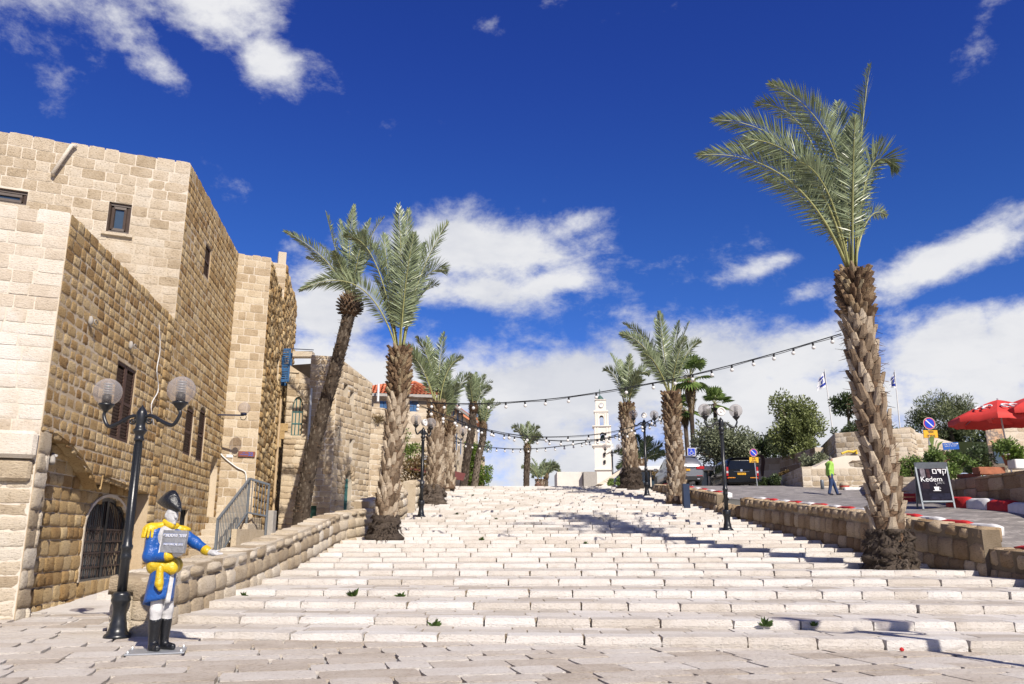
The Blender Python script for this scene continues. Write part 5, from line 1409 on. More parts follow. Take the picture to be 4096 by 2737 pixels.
def lamp(label, loc, H, rz, sc=1.0, speaker=False, sp=.55, group='double-globe street lamps beside the stairs'):
    root = thing('street_lamp', label, 'street lamp', loc, group, rz, local=True)
    root.scale = (sc, sc, sc)
    b = MB(); b.smooth = True
    b.lathe([(.20, -.02), (.20, .02), (.185, .045), (.15, .07), (.135, .12), (.125, .16), (.125, .2), (.11, .24), (.10, .34), (.105, .44), (.125, .50), (.14, .53), (.145, .56), (.13, .60), (.14, .63), (.12, .66), (.09, .68)], 20)
    b.build('base', M_IRON, root)
    p = MB(); p.smooth = True
    z1 = H - .62
    p.lathe([(.072, .66), (.068, 1.15), (.078, 1.17), (.085, 1.20), (.078, 1.23), (.072, 1.30), (.09, 1.33), (.09, 1.37), (.072, 1.40), (.063, 1.55), (.058, z1)], 18)
    p.build('post', M_IRON, root)
    fl = MB()
    for k in range(10):
        t = 2 * math.pi * k / 10; fl.bar((.062 * math.cos(t), .062 * math.sin(t), 1.6), (.057 * math.cos(t), .057 * math.sin(t), z1 - .05), .012)
    fl.build('fluting', M_IRON, root)
    c = MB(); c.smooth = True
    c.lathe([(.067, z1), (.085, z1 + .03), (.07, z1 + .06), (.07, z1 + .1), (.10, z1 + .15), (.115, z1 + .18), (.09, z1 + .2), (.075, z1 + .24), (.075, z1 + .28), (.085, z1 + .34), (.085, z1 + .46), (.075, z1 + .49), (.05, z1 + .53), (.02, z1 + .57), (.005, z1 + .6)], 16)
    c.build('capital', M_IRON, root)
    globe_head(root, M_IRON, H, sp=sp, speaker=speaker)
    return root
lamp('black double-globe lamp standing behind the painted statue', (*at(470, 2528, 11.75)[:2], .10), 3.65, R(-8), .90, sp=.66)
def on_step(x, y, Y): q = at(x, y, Y); return (q.x, Y, sum(1 for k in ZF if k < Y) * RISE)
lamp('black double-globe lamp with loudspeaker at the foot of the retaining wall', on_step(2910, 2108, 30.5), 3.82, R(5), 1.12, True)
lamp('black double-globe lamp on the stairs between the two scaly palms at the left', on_step(1684, 2064, 33.6), 3.75, R(62), 1.0, True)
lamp('black double-globe lamp with loudspeaker between two palms at the stair top', on_step(2588, 1986, 41.2), 3.95, R(3), 1.0, True)
lamp('farthest black double-globe lamp in front of the bell tower', (*at(2452, 1942, 64)[:2], 4.29), 4.0, R(3), 1.0, True)
lamp('black double-globe lamp half hidden behind the second scaly palm', (*at(1815, 1900, 50)[:2], 3.9), 3.85, R(20))
lamp('small distant double-globe lamp in front of the vine', (*at(1910, 1900, 75)[:2], 4.24), 2.75, R(0))

# --- strings of bulbs
SOCK = MB(); SOCK.lathe([(.018, 0), (.03, -.02), (.03, -.1), (.02, -.105)], 8); SOCK_ME = SOCK.mesh('socket', M_BLACK)
BUL = MB(); BUL.smooth = True; BUL.sphere((0, 0, -.15), .055, 10, 7); BUL_ME = BUL.mesh('bulb', M_BULB)
def string_lights(label, pts, nb, rc=.016, sc=1.0):
    P = curve_pts(pts, 60); root = thing('string_lights', label, 'string lights', P[0], 'strings of festoon bulbs over the stairs')
    mb = MB(); mb.tube(P, rc, 5)
    Q = [p + Vector((.01, 0, -.035 - .012 * math.sin(i * .9))) for i, p in enumerate(P)]; mb.tube(Q, rc * .6, 5)
    mb.build('cable', M_CABLE, root)
    for k in range(nb):
        f = (k + .5) / nb * 60; i = int(f); p = P[i].lerp(P[min(i + 1, 60)], f - i)
        o = bpy.data.objects.new('bulb', BUL_ME); COL.objects.link(o); o.parent = root; o.matrix_parent_inverse = PINV[root.name]
        o.matrix_basis = Matrix.Translation(p) @ Matrix.Rotation(random.uniform(-.15, .15), 4, 'Y') @ Matrix.Diagonal((sc, sc, sc, 1))
        s_ = bpy.data.objects.new('socket', SOCK_ME); COL.objects.link(s_); s_.parent = o
def strpx(label, px, Ya, Yb, nb, **k):
    n = len(px); string_lights(label, [at(x * 1.7452, y * 1.7452, Ya + (Yb - Ya) * i / (n - 1)) for i, (x, y) in enumerate(px)], nb, **k)
strpx('longest bulb string, from the big right palm across to the parapet palm', [(1928, 765), (1790, 806), (1640, 846), (1500, 877), (1300, 910), (1150, 923), (1040, 925), (945, 920)], 20.9, 27.6, 22)
strpx('bulb string from the parapet palm to the palm by the grey car', [(942, 922), (1030, 955), (1110, 983), (1230, 1001), (1370, 995), (1460, 975), (1522, 950)], 27.6, 38, 18, rc=.014, sc=1.15)
strpx('middle bulb string sagging between the palms above the stair head', [(1000, 955), (1110, 985), (1200, 1004), (1300, 1010), (1400, 1003), (1470, 980), (1522, 958)], 38, 38, 22, rc=.016, sc=1.2)
strpx('lowest bulb string sagging between the far palms', [(1015, 1006), (1080, 1019), (1160, 1028), (1240, 1027), (1330, 1016), (1400, 1000), (1440, 985)], 44, 45, 26, rc=.016, sc=1.1)

# --- surfaces grown from blended solids (bodies, clothes)
def sdf_mesh(prims, h, mats, k=.03, pad=.05):
    """prims: ('c', a, b, ra, rb) tapered capsule or ('e', centre, radii); blended into one continuous surface"""
    lo = np.array([1e9] * 3); hi = -lo
    for p in prims:
        if p[0] == 'c':
            for q, r in ((p[1], p[3]), (p[2], p[4])): lo = np.minimum(lo, np.array(q) - r); hi = np.maximum(hi, np.array(q) + r)
        else: lo = np.minimum(lo, np.array(p[1]) - np.array(p[2])); hi = np.maximum(hi, np.array(p[1]) + np.array(p[2]))
    lo -= pad; hi += pad
    n = np.ceil((hi - lo) / h).astype(int) + 1
    G = np.stack(np.meshgrid(*[lo[i] + h * np.arange(n[i]) for i in range(3)], indexing='ij'), -1).astype(np.float32)
    D = None
    for p in prims:
        if p[0] == 'c':
            a, b = np.array(p[1], np.float32), np.array(p[2], np.float32); ba = b - a
            t = np.clip(((G - a) @ ba) / max(ba @ ba, 1e-9), 0, 1); d = np.linalg.norm(G - a - t[..., None] * ba, axis=-1) - (p[3] + (p[4] - p[3]) * t)
        else:
            r = np.array(p[2], np.float32); q = (G - np.array(p[1], np.float32)) / r; l = np.linalg.norm(q, axis=-1); d = (l - 1) * r.min() if r.max() / r.min() < 1.3 else l * (l - 1) / np.maximum(np.linalg.norm(q / r, axis=-1), 1e-6)
        kk = p[-1] if len(p) == (6 if p[0] == 'c' else 4) else k
        if D is None: D = d
        else:
            hh = np.clip(.5 + .5 * (D - d) / kk, 0, 1); D = D * (1 - hh) + d * hh - kk * hh * (1 - hh)
    s = D < 0
    idx = -np.ones(tuple(n - 1), int)
    c = [s[i:n[0] - 1 + i, j:n[1] - 1 + j, l:n[2] - 1 + l] for i in (0, 1) for j in (0, 1) for l in (0, 1)]
    tot = sum(x.astype(int) for x in c); act = (tot > 0) & (tot < 8); cells = np.argwhere(act); idx[act] = np.arange(len(cells))
    acc = np.zeros((len(cells), 3)); cnt = np.zeros(len(cells))
    cor = [(i, j, l) for i in (0, 1) for j in (0, 1) for l in (0, 1)]
    for A in cor:
        for ax in range(3):
            if A[ax]: continue
            B = list(A); B[ax] = 1
            va = D[tuple((cells + A).T)]; vb = D[tuple((cells + B).T)]; m = (va < 0) != (vb < 0)
            t = np.where(m, va / np.where(m, va - vb, 1), 0)
            pt = cells + np.array(A) + t[:, None] * (np.array(B) - np.array(A)); acc[m] += pt[m]; cnt[m] += 1
    V = lo + h * acc / cnt[:, None]
    Fc = []
    for ax in range(3):
        o1, o2 = [(1, 2), (2, 0), (0, 1)][ax]
        sl0 = [slice(None)] * 3; sl1 = [slice(None)] * 3; sl0[ax] = slice(0, -1); sl1[ax] = slice(1, None)
        e = np.argwhere(s[tuple(sl0)] != s[tuple(sl1)])
        for p in e:
            if p[o1] == 0 or p[o2] == 0 or p[o1] >= n[o1] - 1 or p[o2] >= n[o2] - 1: continue
            q = []
            for d1, d2 in ((-1, -1), (0, -1), (0, 0), (-1, 0)):
                w = p.copy(); w[o1] += d1; w[o2] += d2; q.append(idx[tuple(w)])
            if min(q) < 0: continue
            Fc.append(tuple(q) if s[tuple(p)] else tuple(q[::-1]))
    me = bpy.data.meshes.new('body'); me.from_pydata([tuple(map(float, v)) for v in V], [], Fc)
    for m in (mats if isinstance(mats, list) else [mats]): me.materials.append(m)
    me.polygons.foreach_set('use_smooth', [True] * len(Fc)); me.update()
    return me
def place_sdf(name, prims, h, mat, root, M, k=.03, label=None):
    me = sdf_mesh(prims, h, mat, k); me.transform(M); return link(name, me, root, None, label)
def gloss(name, col, r=.35):
    m, t, b = new_mat(name); P = coords(t); col = tuple(q * .76 for q in col); n = t.noise(P, 26, 4, .6); n2 = t.noise(P, 5, 4, .6)
    c = t.mix(t.mapr(n2, .35, .7), col, tuple(q * .72 for q in col)); c = t.mix(t.mapr(t.noise(P, 34, 5, .7), .64, .70, 0, .45 if max(col) > .05 else .12), c, (.42, .41, .39)); c = t.mix(t.mapr(t.noise(P, 9, 6, .7), .55, .75, 0, .5), c, tuple(q * .35 for q in col)); t.set(b.inputs['Base Color'], c); b.inputs['Roughness'].default_value = r; set_spec(b, .5); bump(t, b, t.m('ADD', n, t.m('MULTIPLY', n2, 2.0)), .6, .02)
    return m
G_BLUE = gloss('blue_gloss_paint', (.012, .10, .40)); G_YEL = gloss('yellow_gloss_paint', (.78, .53, .015)); G_WHITE = gloss('white_gloss_paint', (.74, .73, .72), .45)
G_BLACK = gloss('black_gloss_paint', (.010, .011, .014), .3); G_GREY = gloss('grey_statue_paint', (.66, .655, .65), .5); G_SLATE = gloss('grey_plaque_paint', (.30, .305, .32), .5)
def hand(w, d, up, s=1.0, curl=.3, thumb=1):
    """palm and five fingers: w wrist, d direction, up palm normal"""
    w = Vector(w); d = Vector(d).normalized(); up = Vector(up); up = (up - d * up.dot(d)).normalized(); sd = d.cross(up)
    pr = [('c', w, w + d * .05 * s, .026 * s, .036 * s), ('c', w + d * .04 * s - sd * .018 * s, w + d * .085 * s - sd * .024 * s, .02 * s, .018 * s), ('c', w + d * .04 * s + sd * .018 * s, w + d * .085 * s + sd * .024 * s, .02 * s, .018 * s)]
    for i, (o, l) in enumerate(((-.033, .066), (-.011, .08), (.011, .075), (.033, .056))):
        b = w + d * .085 * s + sd * o * s; m_ = b + (d + up * curl * .6).normalized() * l * .5 * s; e = m_ + (d + up * curl * 1.8).normalized() * l * .5 * s
        pr += [('c', b, m_, .0105 * s, .010 * s, .008), ('c', m_, e, .010 * s, .008 * s, .008)]
    b = w + d * .03 * s - sd * thumb * .03 * s; m_ = b + (d * .6 - sd * thumb * .8 + up * .3).normalized() * .04 * s; e = m_ + (d * .9 - sd * thumb * .25 + up * .4).normalized() * .035 * s
    return pr + [('c', b, m_, .015 * s, .012 * s, .01), ('c', m_, e, .012 * s, .009 * s, .008)]

# --- the painted statue (x: right in the photo, y: away, z: up)
q = at(640, 2598, 10.45); SO = Vector((q.x - .06, 10.45, z_plaza(q.x) + .018))
stt = thing('statue', 'painted statue of a soldier in blue and yellow coat holding a plaque', 'statue', SO)
MS = Matrix.Translation(SO) @ Matrix.Diagonal((.93, .93, 1, 1))
fw = Vector((.80, -.6, 0)).normalized(); lf = Vector((.6, .8, 0))
hc = Vector((.045, 0, 1.625))
body = [('e', hc, (.083, .083, .118)), ('e', hc + fw * .018 + Vector((0, 0, -.03)), (.068, .068, .085)), ('c', hc + fw * .082 + Vector((0, 0, .03)), hc + fw * .108 + Vector((0, 0, -.022)), .010, .017, .012),
 ('e', hc + fw * .07 + Vector((0, 0, -.098)), (.03, .03, .026)), ('c', hc + fw * .078 + lf * .035 + Vector((0, 0, .035)), hc + fw * .078 - lf * .035 + Vector((0, 0, .035)), .014, .014, .01),
 ('c', hc + fw * .083 + lf * .02 + Vector((0, 0, -.058)), hc + fw * .083 - lf * .02 + Vector((0, 0, -.058)), .010, .010, .008), ('e', hc - lf * .082 - fw * .005, (.02, .014, .03)), ('e', hc + lf * .082 - fw * .005, (.02, .014, .03)),
 ('c', (.03, .0, 1.55), (.02, .01, 1.42), .055, .06), ('c', (.0, .0, 1.36), (.02, .01, 1.02), .15, .13), ('c', (.0, .0, 1.0), (.0, .0, .9), .115, .115),
 ('c', (-.03, -.045, .90), (-.015, -.05, .48), .078, .066), ('c', (.045, .05, .90), (.075, .09, .48), .078, .066), ('c', (-.015, -.05, .48), (-.02, -.03, .1), .066, .05), ('c', (.075, .09, .48), (.06, .11, .1), .066, .05),
 ('c', (-.13, -.09, 1.42), (-.15, -.13, 1.12), .06, .052), ('c', (-.15, -.13, 1.12), (.17, -.17, 1.145), .05, .034), ('c', (.14, .13, 1.42), (.36, .1, 1.29), .06, .05), ('c', (.36, .1, 1.29), (.60, .03, 1.17), .048, .034)]
body += hand((.175, -.17, 1.15), (1, -.12, .12), (-.1, .5, .9), 1.12, .9, -1) + hand((.60, .03, 1.17), (1, -.15, -.18), (.2, -.2, 1), 1.15, .12, 1)
place_sdf('body', body, .0105, G_GREY, stt, MS, .025)
trs = [('c', (-.03, -.045, .90), (-.015, -.05, .48), .086, .076), ('c', (.045, .05, .90), (.075, .09, .48), .086, .074), ('c', (-.015, -.05, .48), (-.02, -.04, .33), .076, .072), ('c', (.075, .09, .48), (.068, .10, .33), .074, .07)]
place_sdf('trousers', trs, .0105, G_WHITE, stt, MS, .03)
for nm, prm in (('boot', [('c', (-.02, -.035, .345), (-.022, -.03, .08), .083, .062), ('c', (-.02, -.03, .055), (.075, -.115, .04), .055, .042), ('e', (-.022, -.03, .03), (.06, .06, .035))]), ('boot', [('c', (.066, .10, .345), (.058, .11, .08), .078, .06), ('c', (.058, .11, .05), (.205, .06, .036), .052, .04)])):
    place_sdf(nm, prm, .0105, G_BLACK, stt, MS, .025)
coat = [('e', (-.0, .0, 1.30), (.175, .14, .21)), ('c', (-.11, -.05, 1.40), (.12, .10, 1.40), .075, .075), ('c', (.01, .005, 1.2), (.02, .005, 1.02), .145, .135), ('c', (-.14, -.09, 1.41), (-.155, -.13, 1.13), .088, .077), ('c', (-.155, -.13, 1.12), (.11, -.175, 1.135), .077, .060), ('c', (.15, .13, 1.41), (.36, .1, 1.29), .082, .068), ('c', (.36, .1, 1.29), (.545, .045, 1.195), .068, .056)]
place_sdf('coat', coat, .0105, G_BLUE, stt, MS, .04)
# coat skirts, open at the front
def skirt(name, a0, a1, mat, r0=(.16, .155), r1=(.19, .185), z0=1.0, z1=.5, cx=.02, th=.022, lift=0.0):
    mb = MB(); mb.smooth = True; n = 22; rows = 8
    for L in (0, 1):
        for j in range(rows + 1):
            f = j / rows
            for i in range(n + 1):
                t = R(a0 + (a1 - a0) * i / n); rx = r0[0] + (r1[0] - r0[0]) * f ** .8 - L * th; ry = r0[1] + (r1[1] - r0[1]) * f ** .8 - L * th
                wv = 1 + .03 * math.sin(i * .9 + f * 3) * f
                zl = z1 + lift * (i / n)
                mb.v.append((cx + rx * wv * math.cos(t) - .05 * f, ry * wv * math.sin(t), z0 + (zl - z0) * f))
    K = (rows + 1) * (n + 1)
    for j in range(rows):
        for i in range(n):
            a = j * (n + 1) + i
            for f in ((a, a + 1, a + n + 2, a + n + 1), (K + a, K + a + n + 1, K + a + n + 2, K + a + 1)): mb.f.append(f); mb.mi.append(0); mb.sm.append(True)
    for j in range(rows):
        for i in (0, n): a = j * (n + 1) + i; mb.f.append((a, a + n + 1, K + a + n + 1, K + a)); mb.mi.append(0); mb.sm.append(True)
    for i in range(n): a = rows * (n + 1) + i; mb.f.append((a, a + 1, K + a + 1, K + a)); mb.mi.append(0); mb.sm.append(True)
    me = mb.mesh(name, mat); me.transform(MS); return link(name, me, stt)
skirt('coat_skirt', 120, 322, G_BLUE, lift=.12); skirt('coat_skirt', -12, 118, G_BLUE, z1=.58); skirt('coat_facing', 325, 346, G_WHITE, z1=.56)
sash = [('c', (-.10, -.06, 1.0), (.13, -.05, 1.01), .10, .10), ('c', (-.08, .06, 1.0), (.13, .07, 1.01), .10, .10), ('c', (-.10, -.10, 1.03), (.16, -.09, .97), .075, .07), ('c', (.02, -.13, .985), (.17, -.09, 1.02), .05, .05)]
place_sdf('sash', sash, .0105, G_YEL, stt, MS, .03)
place_sdf('sash_tail', [('c', (.035, -.185, .98), (.05, -.20, .80), .045, .055), ('c', (.05, -.20, .80), (.07, -.205, .74), .055, .035)], .0105, G_YEL, stt, MS, .02)
place_sdf('collar', [('c', hc + Vector((-.085, -.02, -.075)), hc + Vector((.05, -.07, -.135)), .03, .03), ('c', hc + Vector((-.085, .02, -.075)), hc + Vector((.07, .05, -.125)), .03, .03), ('c', hc + Vector((-.03, 0, -.09)), hc + Vector((0, 0, -.15)), .07, .08)], .0105, G_YEL, stt, MS, .03)
for s_ in (0, 1):
    e_ = [('e', (-.175, -.10, 1.475), (.098, .088, .055)), ('c', (-.17, -.10, 1.47), (-.06, -.04, 1.50), .06, .045)] + [('c', (-.18 + .085 * math.cos(t), -.105 + .08 * math.sin(t), 1.46), (-.185 + .092 * math.cos(t), -.11 + .088 * math.sin(t), 1.36), .02, .018, .012) for t in [k * .55 + 1.6 for k in range(9)]] if s_ == 0 else [('e', (.19, .13, 1.45), (.085, .085, .04)), ('c', (.18, .12, 1.45), (.08, .05, 1.48), .05, .04)]
    place_sdf('epaulette', e_, .0105, G_YEL, stt, MS, .025)
place_sdf('cuff', [('c', (.115, -.174, 1.135), (.15, -.172, 1.14), .065, .06)], .0105, G_YEL, stt, MS); place_sdf('cuff', [('c', (.525, .052, 1.20), (.558, .042, 1.188), .064, .06)], .0105, G_YEL, stt, MS)
# two-cornered hat: a tall curved crest over a brim
hat = MB(); hat.smooth = True
ax = Vector((.93, -.36, -.28)).normalized(); sd_ = Vector((.36, .93, 0)).normalized(); hup = sd_.cross(ax) * -1
if hup.z < 0: hup = -hup
HC = hc + Vector((-.035, 0, .10)); prof = []
for i in range(25):
    u = -1 + 2 * i / 24
    top = .225 * max(0, 1 - abs(u + .0) ** 1.7) ** .9; wd = .115 * max(.03, 1 - abs(u) ** 2.0); low = -.018 - .012 * (1 - abs(u)) + .02 * abs(u) ** 3
    ring = []
    for k in range(14):
        t = 2 * math.pi * k / 14; y_ = math.cos(t) * wd; zz = low + (top - low) * (.5 + .5 * math.sin(t)); y_ *= (1 - .5 * max(0, math.sin(t)) ** 1.2)
        ring.append(HC + ax * (u * .23 - .02) + sd_ * y_ + hup * zz)
    prof.append(ring)
V = [v for r in prof for v in r]; hat.add(V, [(i * 14 + k, i * 14 + (k + 1) % 14, (i + 1) * 14 + (k + 1) % 14, (i + 1) * 14 + k) for i in range(24) for k in range(14)] + [tuple(range(14))[::-1], tuple(24 * 14 + k for k in range(14))], MS)
hat.build('hat', G_BLACK, stt)
# plaque
bx_ = Vector((.96, -.24, -.02)).normalized(); bu = Vector((-.26, .18, 1)).normalized(); BO = SO + Vector((.18, -.22, 1.305)); BM = basis(BO, bx_, bu)
pb = MB(); pb.box((0, 0, -.03), (.335, .275, .055), M=BM, bev=.004); pl_ = pb.build('plaque', G_SLATE, stt, label='grey plaque with blue and white raised lettering')
wb_ = MB(); wb_.box((-.172, 0, -.03), (.012, .29, .075), M=BM, bev=.003); wb_.build('plaque_edge', G_WHITE, pl_)
for dx, mt in ((0, M_SIGNBLUE), (.004, M_WHITE)):
    text_obj(HEB('אתר היסטורי'), .062, BM @ Matrix.Translation((.01 + dx, .075 - dx * .8, .001 + dx * .2)), mt, pl_, extrude=.004, bold=.0012)
    text_obj('HISTORICAL SITE', .036, BM @ Matrix.Translation((.01 + dx, -.035 - dx * .8, .001 + dx * .2)), mt, pl_, extrude=.004, bold=.0008)
bp = MB(); bp.box((.02, -.02, -.008), (.72, .56, .016), M=MS @ Matrix.Rotation(R(18), 4, 'Z'), bev=.003); bpl = bp.build('base_plate', M_STEEL, stt)
for sx in (-1, 1):
    for sy in (-1, 1):
        bt = MB(); bt.lathe([(.018, 0), (.018, .014), (.008, .03)], 6, MS @ Matrix.Rotation(R(18), 4, 'Z') @ Matrix.Translation((.02 + sx * .32, -.02 + sy * .24, 0))); bt.build('bolt', M_STEEL, bpl)

# --- people
SKIN = plain('skin', (.46, .26, .18), .55, var=.08); HAIR = plain('dark_hair', (.03, .02, .015), .6, var=.3); HAIRG = plain('grey_hair', (.16, .14, .13), .7, var=.3)
def person(label, base, J, shirt, trouser, shoe, hair, rz=0.0, face=(1, 0, 0), h=.022, long_hair=False, scale=1.0):
    root = thing('person', label, 'person', base)
    M = Matrix.Translation(base) @ Matrix.Rotation(rz, 4, 'Z') @ Matrix.Diagonal((scale, scale, scale, 1)); V = {k: Vector(v) for k, v in J.items()}; f = Vector(face).normalized(); s_ = f.cross(Vector((0, 0, 1)))
    hd = V['head']
    b = [('e', hd, (.078, .078, .112)), ('e', hd + f * .02 + Vector((0, 0, -.03)), (.062, .062, .082)), ('c', hd + f * .08, hd + f * .098 + Vector((0, 0, -.025)), .012, .016, .012), ('e', hd + s_ * .078, (.02, .016, .03)), ('e', hd - s_ * .078, (.02, .016, .03)),
         ('c', hd + Vector((0, 0, -.08)), V['chest'] + Vector((0, 0, .14)), .05, .062), ('c', V['chest'] + Vector((0, 0, .05)), V['pelvis'], .135, .125)]
    for sd in 'LR':
        b += [('c', V['sh' + sd], V['el' + sd], .05, .042), ('c', V['el' + sd], V['ha' + sd], .04, .028), ('c', V['hip' + sd], V['kn' + sd], .085, .06), ('c', V['kn' + sd], V['an' + sd], .058, .04), ('c', V['an' + sd], V['to' + sd], .04, .03)]
        d = (V['ha' + sd] - V['el' + sd]).normalized(); b += hand(V['ha' + sd], d, f, .95, .45, 1 if sd == 'L' else -1)
    place_sdf('body', b, h, SKIN, root, M, .03)
    sh = [('c', V['chest'] + Vector((0, 0, .07)), V['pelvis'] + Vector((0, 0, .02)), .175, .175), ('c', V['shL'], V['shR'], .07, .07)]
    for sd in 'LR': sh += [('c', V['sh' + sd], V['el' + sd], .072, .062), ('c', V['el' + sd], V['el' + sd].lerp(V['ha' + sd], .88), .062, .05)]
    place_sdf('shirt', sh, h, shirt, root, M, .045)
    tr = [('c', V['pelvis'] + Vector((-.0, 0, .06)), V['pelvis'] - Vector((0, 0, .06)), .135, .13)]
    for sd in 'LR': tr += [('c', V['hip' + sd], V['kn' + sd], .105, .078), ('c', V['kn' + sd], V['an' + sd], .078, .066)]
    place_sdf('trousers', tr, h, trouser, root, M, .03)
    for sd in 'LR': place_sdf('shoe', [('c', V['an' + sd] - Vector((0, 0, .03)), V['to' + sd], .052, .04)], h, shoe, root, M)
    hr = [('e', hd - f * .012 + Vector((0, 0, .03)), (.086, .086, .098))] + ([('c', hd - f * .05, hd - f * .06 + Vector((0, 0, -.2)), .08, .06)] if long_hair else [])
    place_sdf('hair', hr, h, hair, root, M)
    return root
walk = dict(head=(.055, 0, 1.615), chest=(-.02, 0, 1.30), pelvis=(-.05, 0, .95), shL=(-.06, .17, 1.40), elL=(.06, .22, 1.12), haL=(.26, .20, 1.0), shR=(-.08, -.17, 1.40), elR=(-.20, -.22, 1.12), haR=(-.20, -.22, .86),
 hipL=(-.02, .09, .90), knL=(.17, .10, .52), anL=(.30, .10, .10), toL=(.47, .09, .075), hipR=(-.08, -.09, .90), knR=(-.12, -.10, .48), anR=(-.24, -.10, .10), toR=(-.08, -.11, .035))
mq = at(3332, 1982, 36.6)
person('man in a lime green shirt and blue jeans walking across the road', (mq.x, 36.6, z_road(36.6)), walk, plain('lime_shirt', (.36, .62, .10), .8, var=.12), plain('blue_jeans', (.025, .05, .13), .85, var=.25), plain('dark_shoes', (.02, .02, .035), .6), HAIRG, rz=R(12))
stand = dict(head=(0, 0, 1.60), chest=(0, 0, 1.30), pelvis=(0, 0, .95), shL=(.17, 0, 1.40), elL=(.22, .02, 1.12), haL=(.2, -.06, .88), shR=(-.17, 0, 1.40), elR=(-.22, .02, 1.12), haR=(-.2, -.06, .88),
 hipL=(.09, 0, .90), knL=(.09, 0, .5), anL=(.09, .02, .08), toL=(.1, -.14, .035), hipR=(-.09, 0, .90), knR=(-.09, 0, .5), anR=(-.09, .02, .08), toR=(-.1, -.14, .035))
pq = at(2151, 1945, 66)
person('dark-haired person whose head shows above the stair head', (pq.x, 66, 4.24), stand, plain('brown_top', (.12, .06, .04), .8), plain('dark_trousers', (.03, .03, .04), .8), M_BLACK, HAIR, face=(0, -1, 0), h=.03, long_hair=True)
for x, y, Y, nm in ((3773, 1812, 33.5, 'diner with brown hair behind the hedge under the blue sign'), (3657, 1830, 33, 'diner half hidden behind the hedge beside the sign pole')):
    d_ = at(x, y, Y); sit = {k: (v[0], v[1], v[2]) for k, v in stand.items()}
    person(nm, (d_.x, Y, d_.z - 1.60), sit, plain('pink_top', (.42, .16, .15), .8), plain('grey_trousers', (.05, .05, .06), .8), M_BLACK, HAIR, face=(-.6, -.8, 0), h=.03, long_hair=True)
# ================================================================== right-hand side: terraces, signs, cars, trees, tower
def stone_box_wall(name, label, pts, zb, zt, mat, rowh=(.28, .38), lens=(.35, .75), cap=160, cat='wall', mort=None, kind='b', thick=.5, proud=(.006, .03), flip=False):
    """a run of straight walls through plan points"""
    P = [Vector((x, y, 0)) for x, y in pts]; root = thing(name, label, cat, (P[0].x, P[0].y, zb if not callable(zb) else zb(0)))
    S = Stones(cap, 'stone'); acc = 0
    for k, (a, b) in enumerate(zip(P, P[1:])):
        t_, L_ = seg(a, b); z1 = zt[k] if isinstance(zt, list) else zt
        z1 = (lambda s, z=z1, L=L_: z[0] + (z[1] - z[0]) * s / L) if isinstance(z1, tuple) else z1
        w = Wall(a, t_, 0, L_, zb, z1, flip=flip, thick=thick); o = w.body('core', mort or M_MORTAR, root); w.stones(S, o, mat, rowh, lens, .02, proud, kind=kind)
    S.emit('stonework'); return root
def px(x, y, Y): q = at(x, y, Y); return (q.x, q.y)
zpx = lambda y, Y, x=3300: at(x, y, Y).z
stone_box_wall('terrace_wall', 'high sunlit stone terrace wall under the flags', [px(3285, 1800, 53), px(3338, 1733, 46), px(3470, 1730, 45), px(3640, 1715, 44.5), px(3660, 1715, 46), px(3810, 1750, 46)], 3.4, [zpx(1733, 46), zpx(1733, 46), zpx(1718, 45), zpx(1712, 45), (zpx(1728, 46), zpx(1770, 46))], M_RIGHT, (.22, .31), (.3, .55), 220)
stone_box_wall('garden_wall', 'low sunlit stone wall behind the man in green', [px(3090, 1912, 47.5), px(3208, 1880, 41), px(3450, 1880, 40.5), px(3640, 1890, 40)], 3.5, [(4.75, 4.95), zpx(1876, 41), zpx(1880, 40.5)], M_RIGHT, (.2, .27), (.26, .48), 220)
stone_box_wall('garden_wall', 'stone wall with a cable conduit behind the black van', [px(2985, 1830, 54), px(3120, 1830, 53)], 3.8, zpx(1830, 53), M_RIGHT, (.35, .45), (.5, 1.0))
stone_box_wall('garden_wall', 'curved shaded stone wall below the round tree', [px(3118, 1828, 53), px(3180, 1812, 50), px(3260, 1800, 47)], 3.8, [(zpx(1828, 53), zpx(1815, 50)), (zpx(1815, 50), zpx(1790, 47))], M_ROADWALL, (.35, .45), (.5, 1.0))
# cream plaster slide lying against the terrace wall
sl = MB(); O = [(3222, 1880), (3226, 1869), (3236, 1866), (3262, 1868), (3290, 1853), (3330, 1834), (3380, 1823), (3430, 1823), (3450, 1828), (3450, 1845), (3410, 1842), (3393, 1852), (3400, 1866), (3440, 1872), (3445, 1882)]
sl.prism([at(x, y, 42.2) for x, y in O], (0, 0, 0), (0, 1.4, .0)); tag(sl.build('plaster_slope', M_PLASTER2), 'smooth cream plaster swoosh lying on the low wall behind the man', 'plaster sculpture')
ybar = MB(); yp = [at(x, y, 45.3) for x, y in ((3366, 1815), (3390, 1806), (3412, 1808), (3425, 1802), (3426, 1816))]; ybar.tube(yp, .07, 6); tag(ybar.build('yellow_strip', plain('yellow_band', (.75, .5, .04), .6)), 'yellow stepped line fixed to the high terrace wall', 'wall marking')
cd = thing('cable_conduit', 'dark looping cable conduit on the stone wall beside the round road sign', 'cable', at(3040, 1900, 52.7))
for k in range(3):
    c_ = MB(); c_.tube(curve_pts([at(3030 + k * 5, 1822 + k * 4, 52.7), at(3044 + k * 4, 1825, 52.6), at(3049 + k * 3, 1850, 52.6), at(3046 + k * 3, 1880, 52.7), at(3050, 1905, 52.7)], 14), .08, 6); c_.build('cable', M_BROWN, cd)
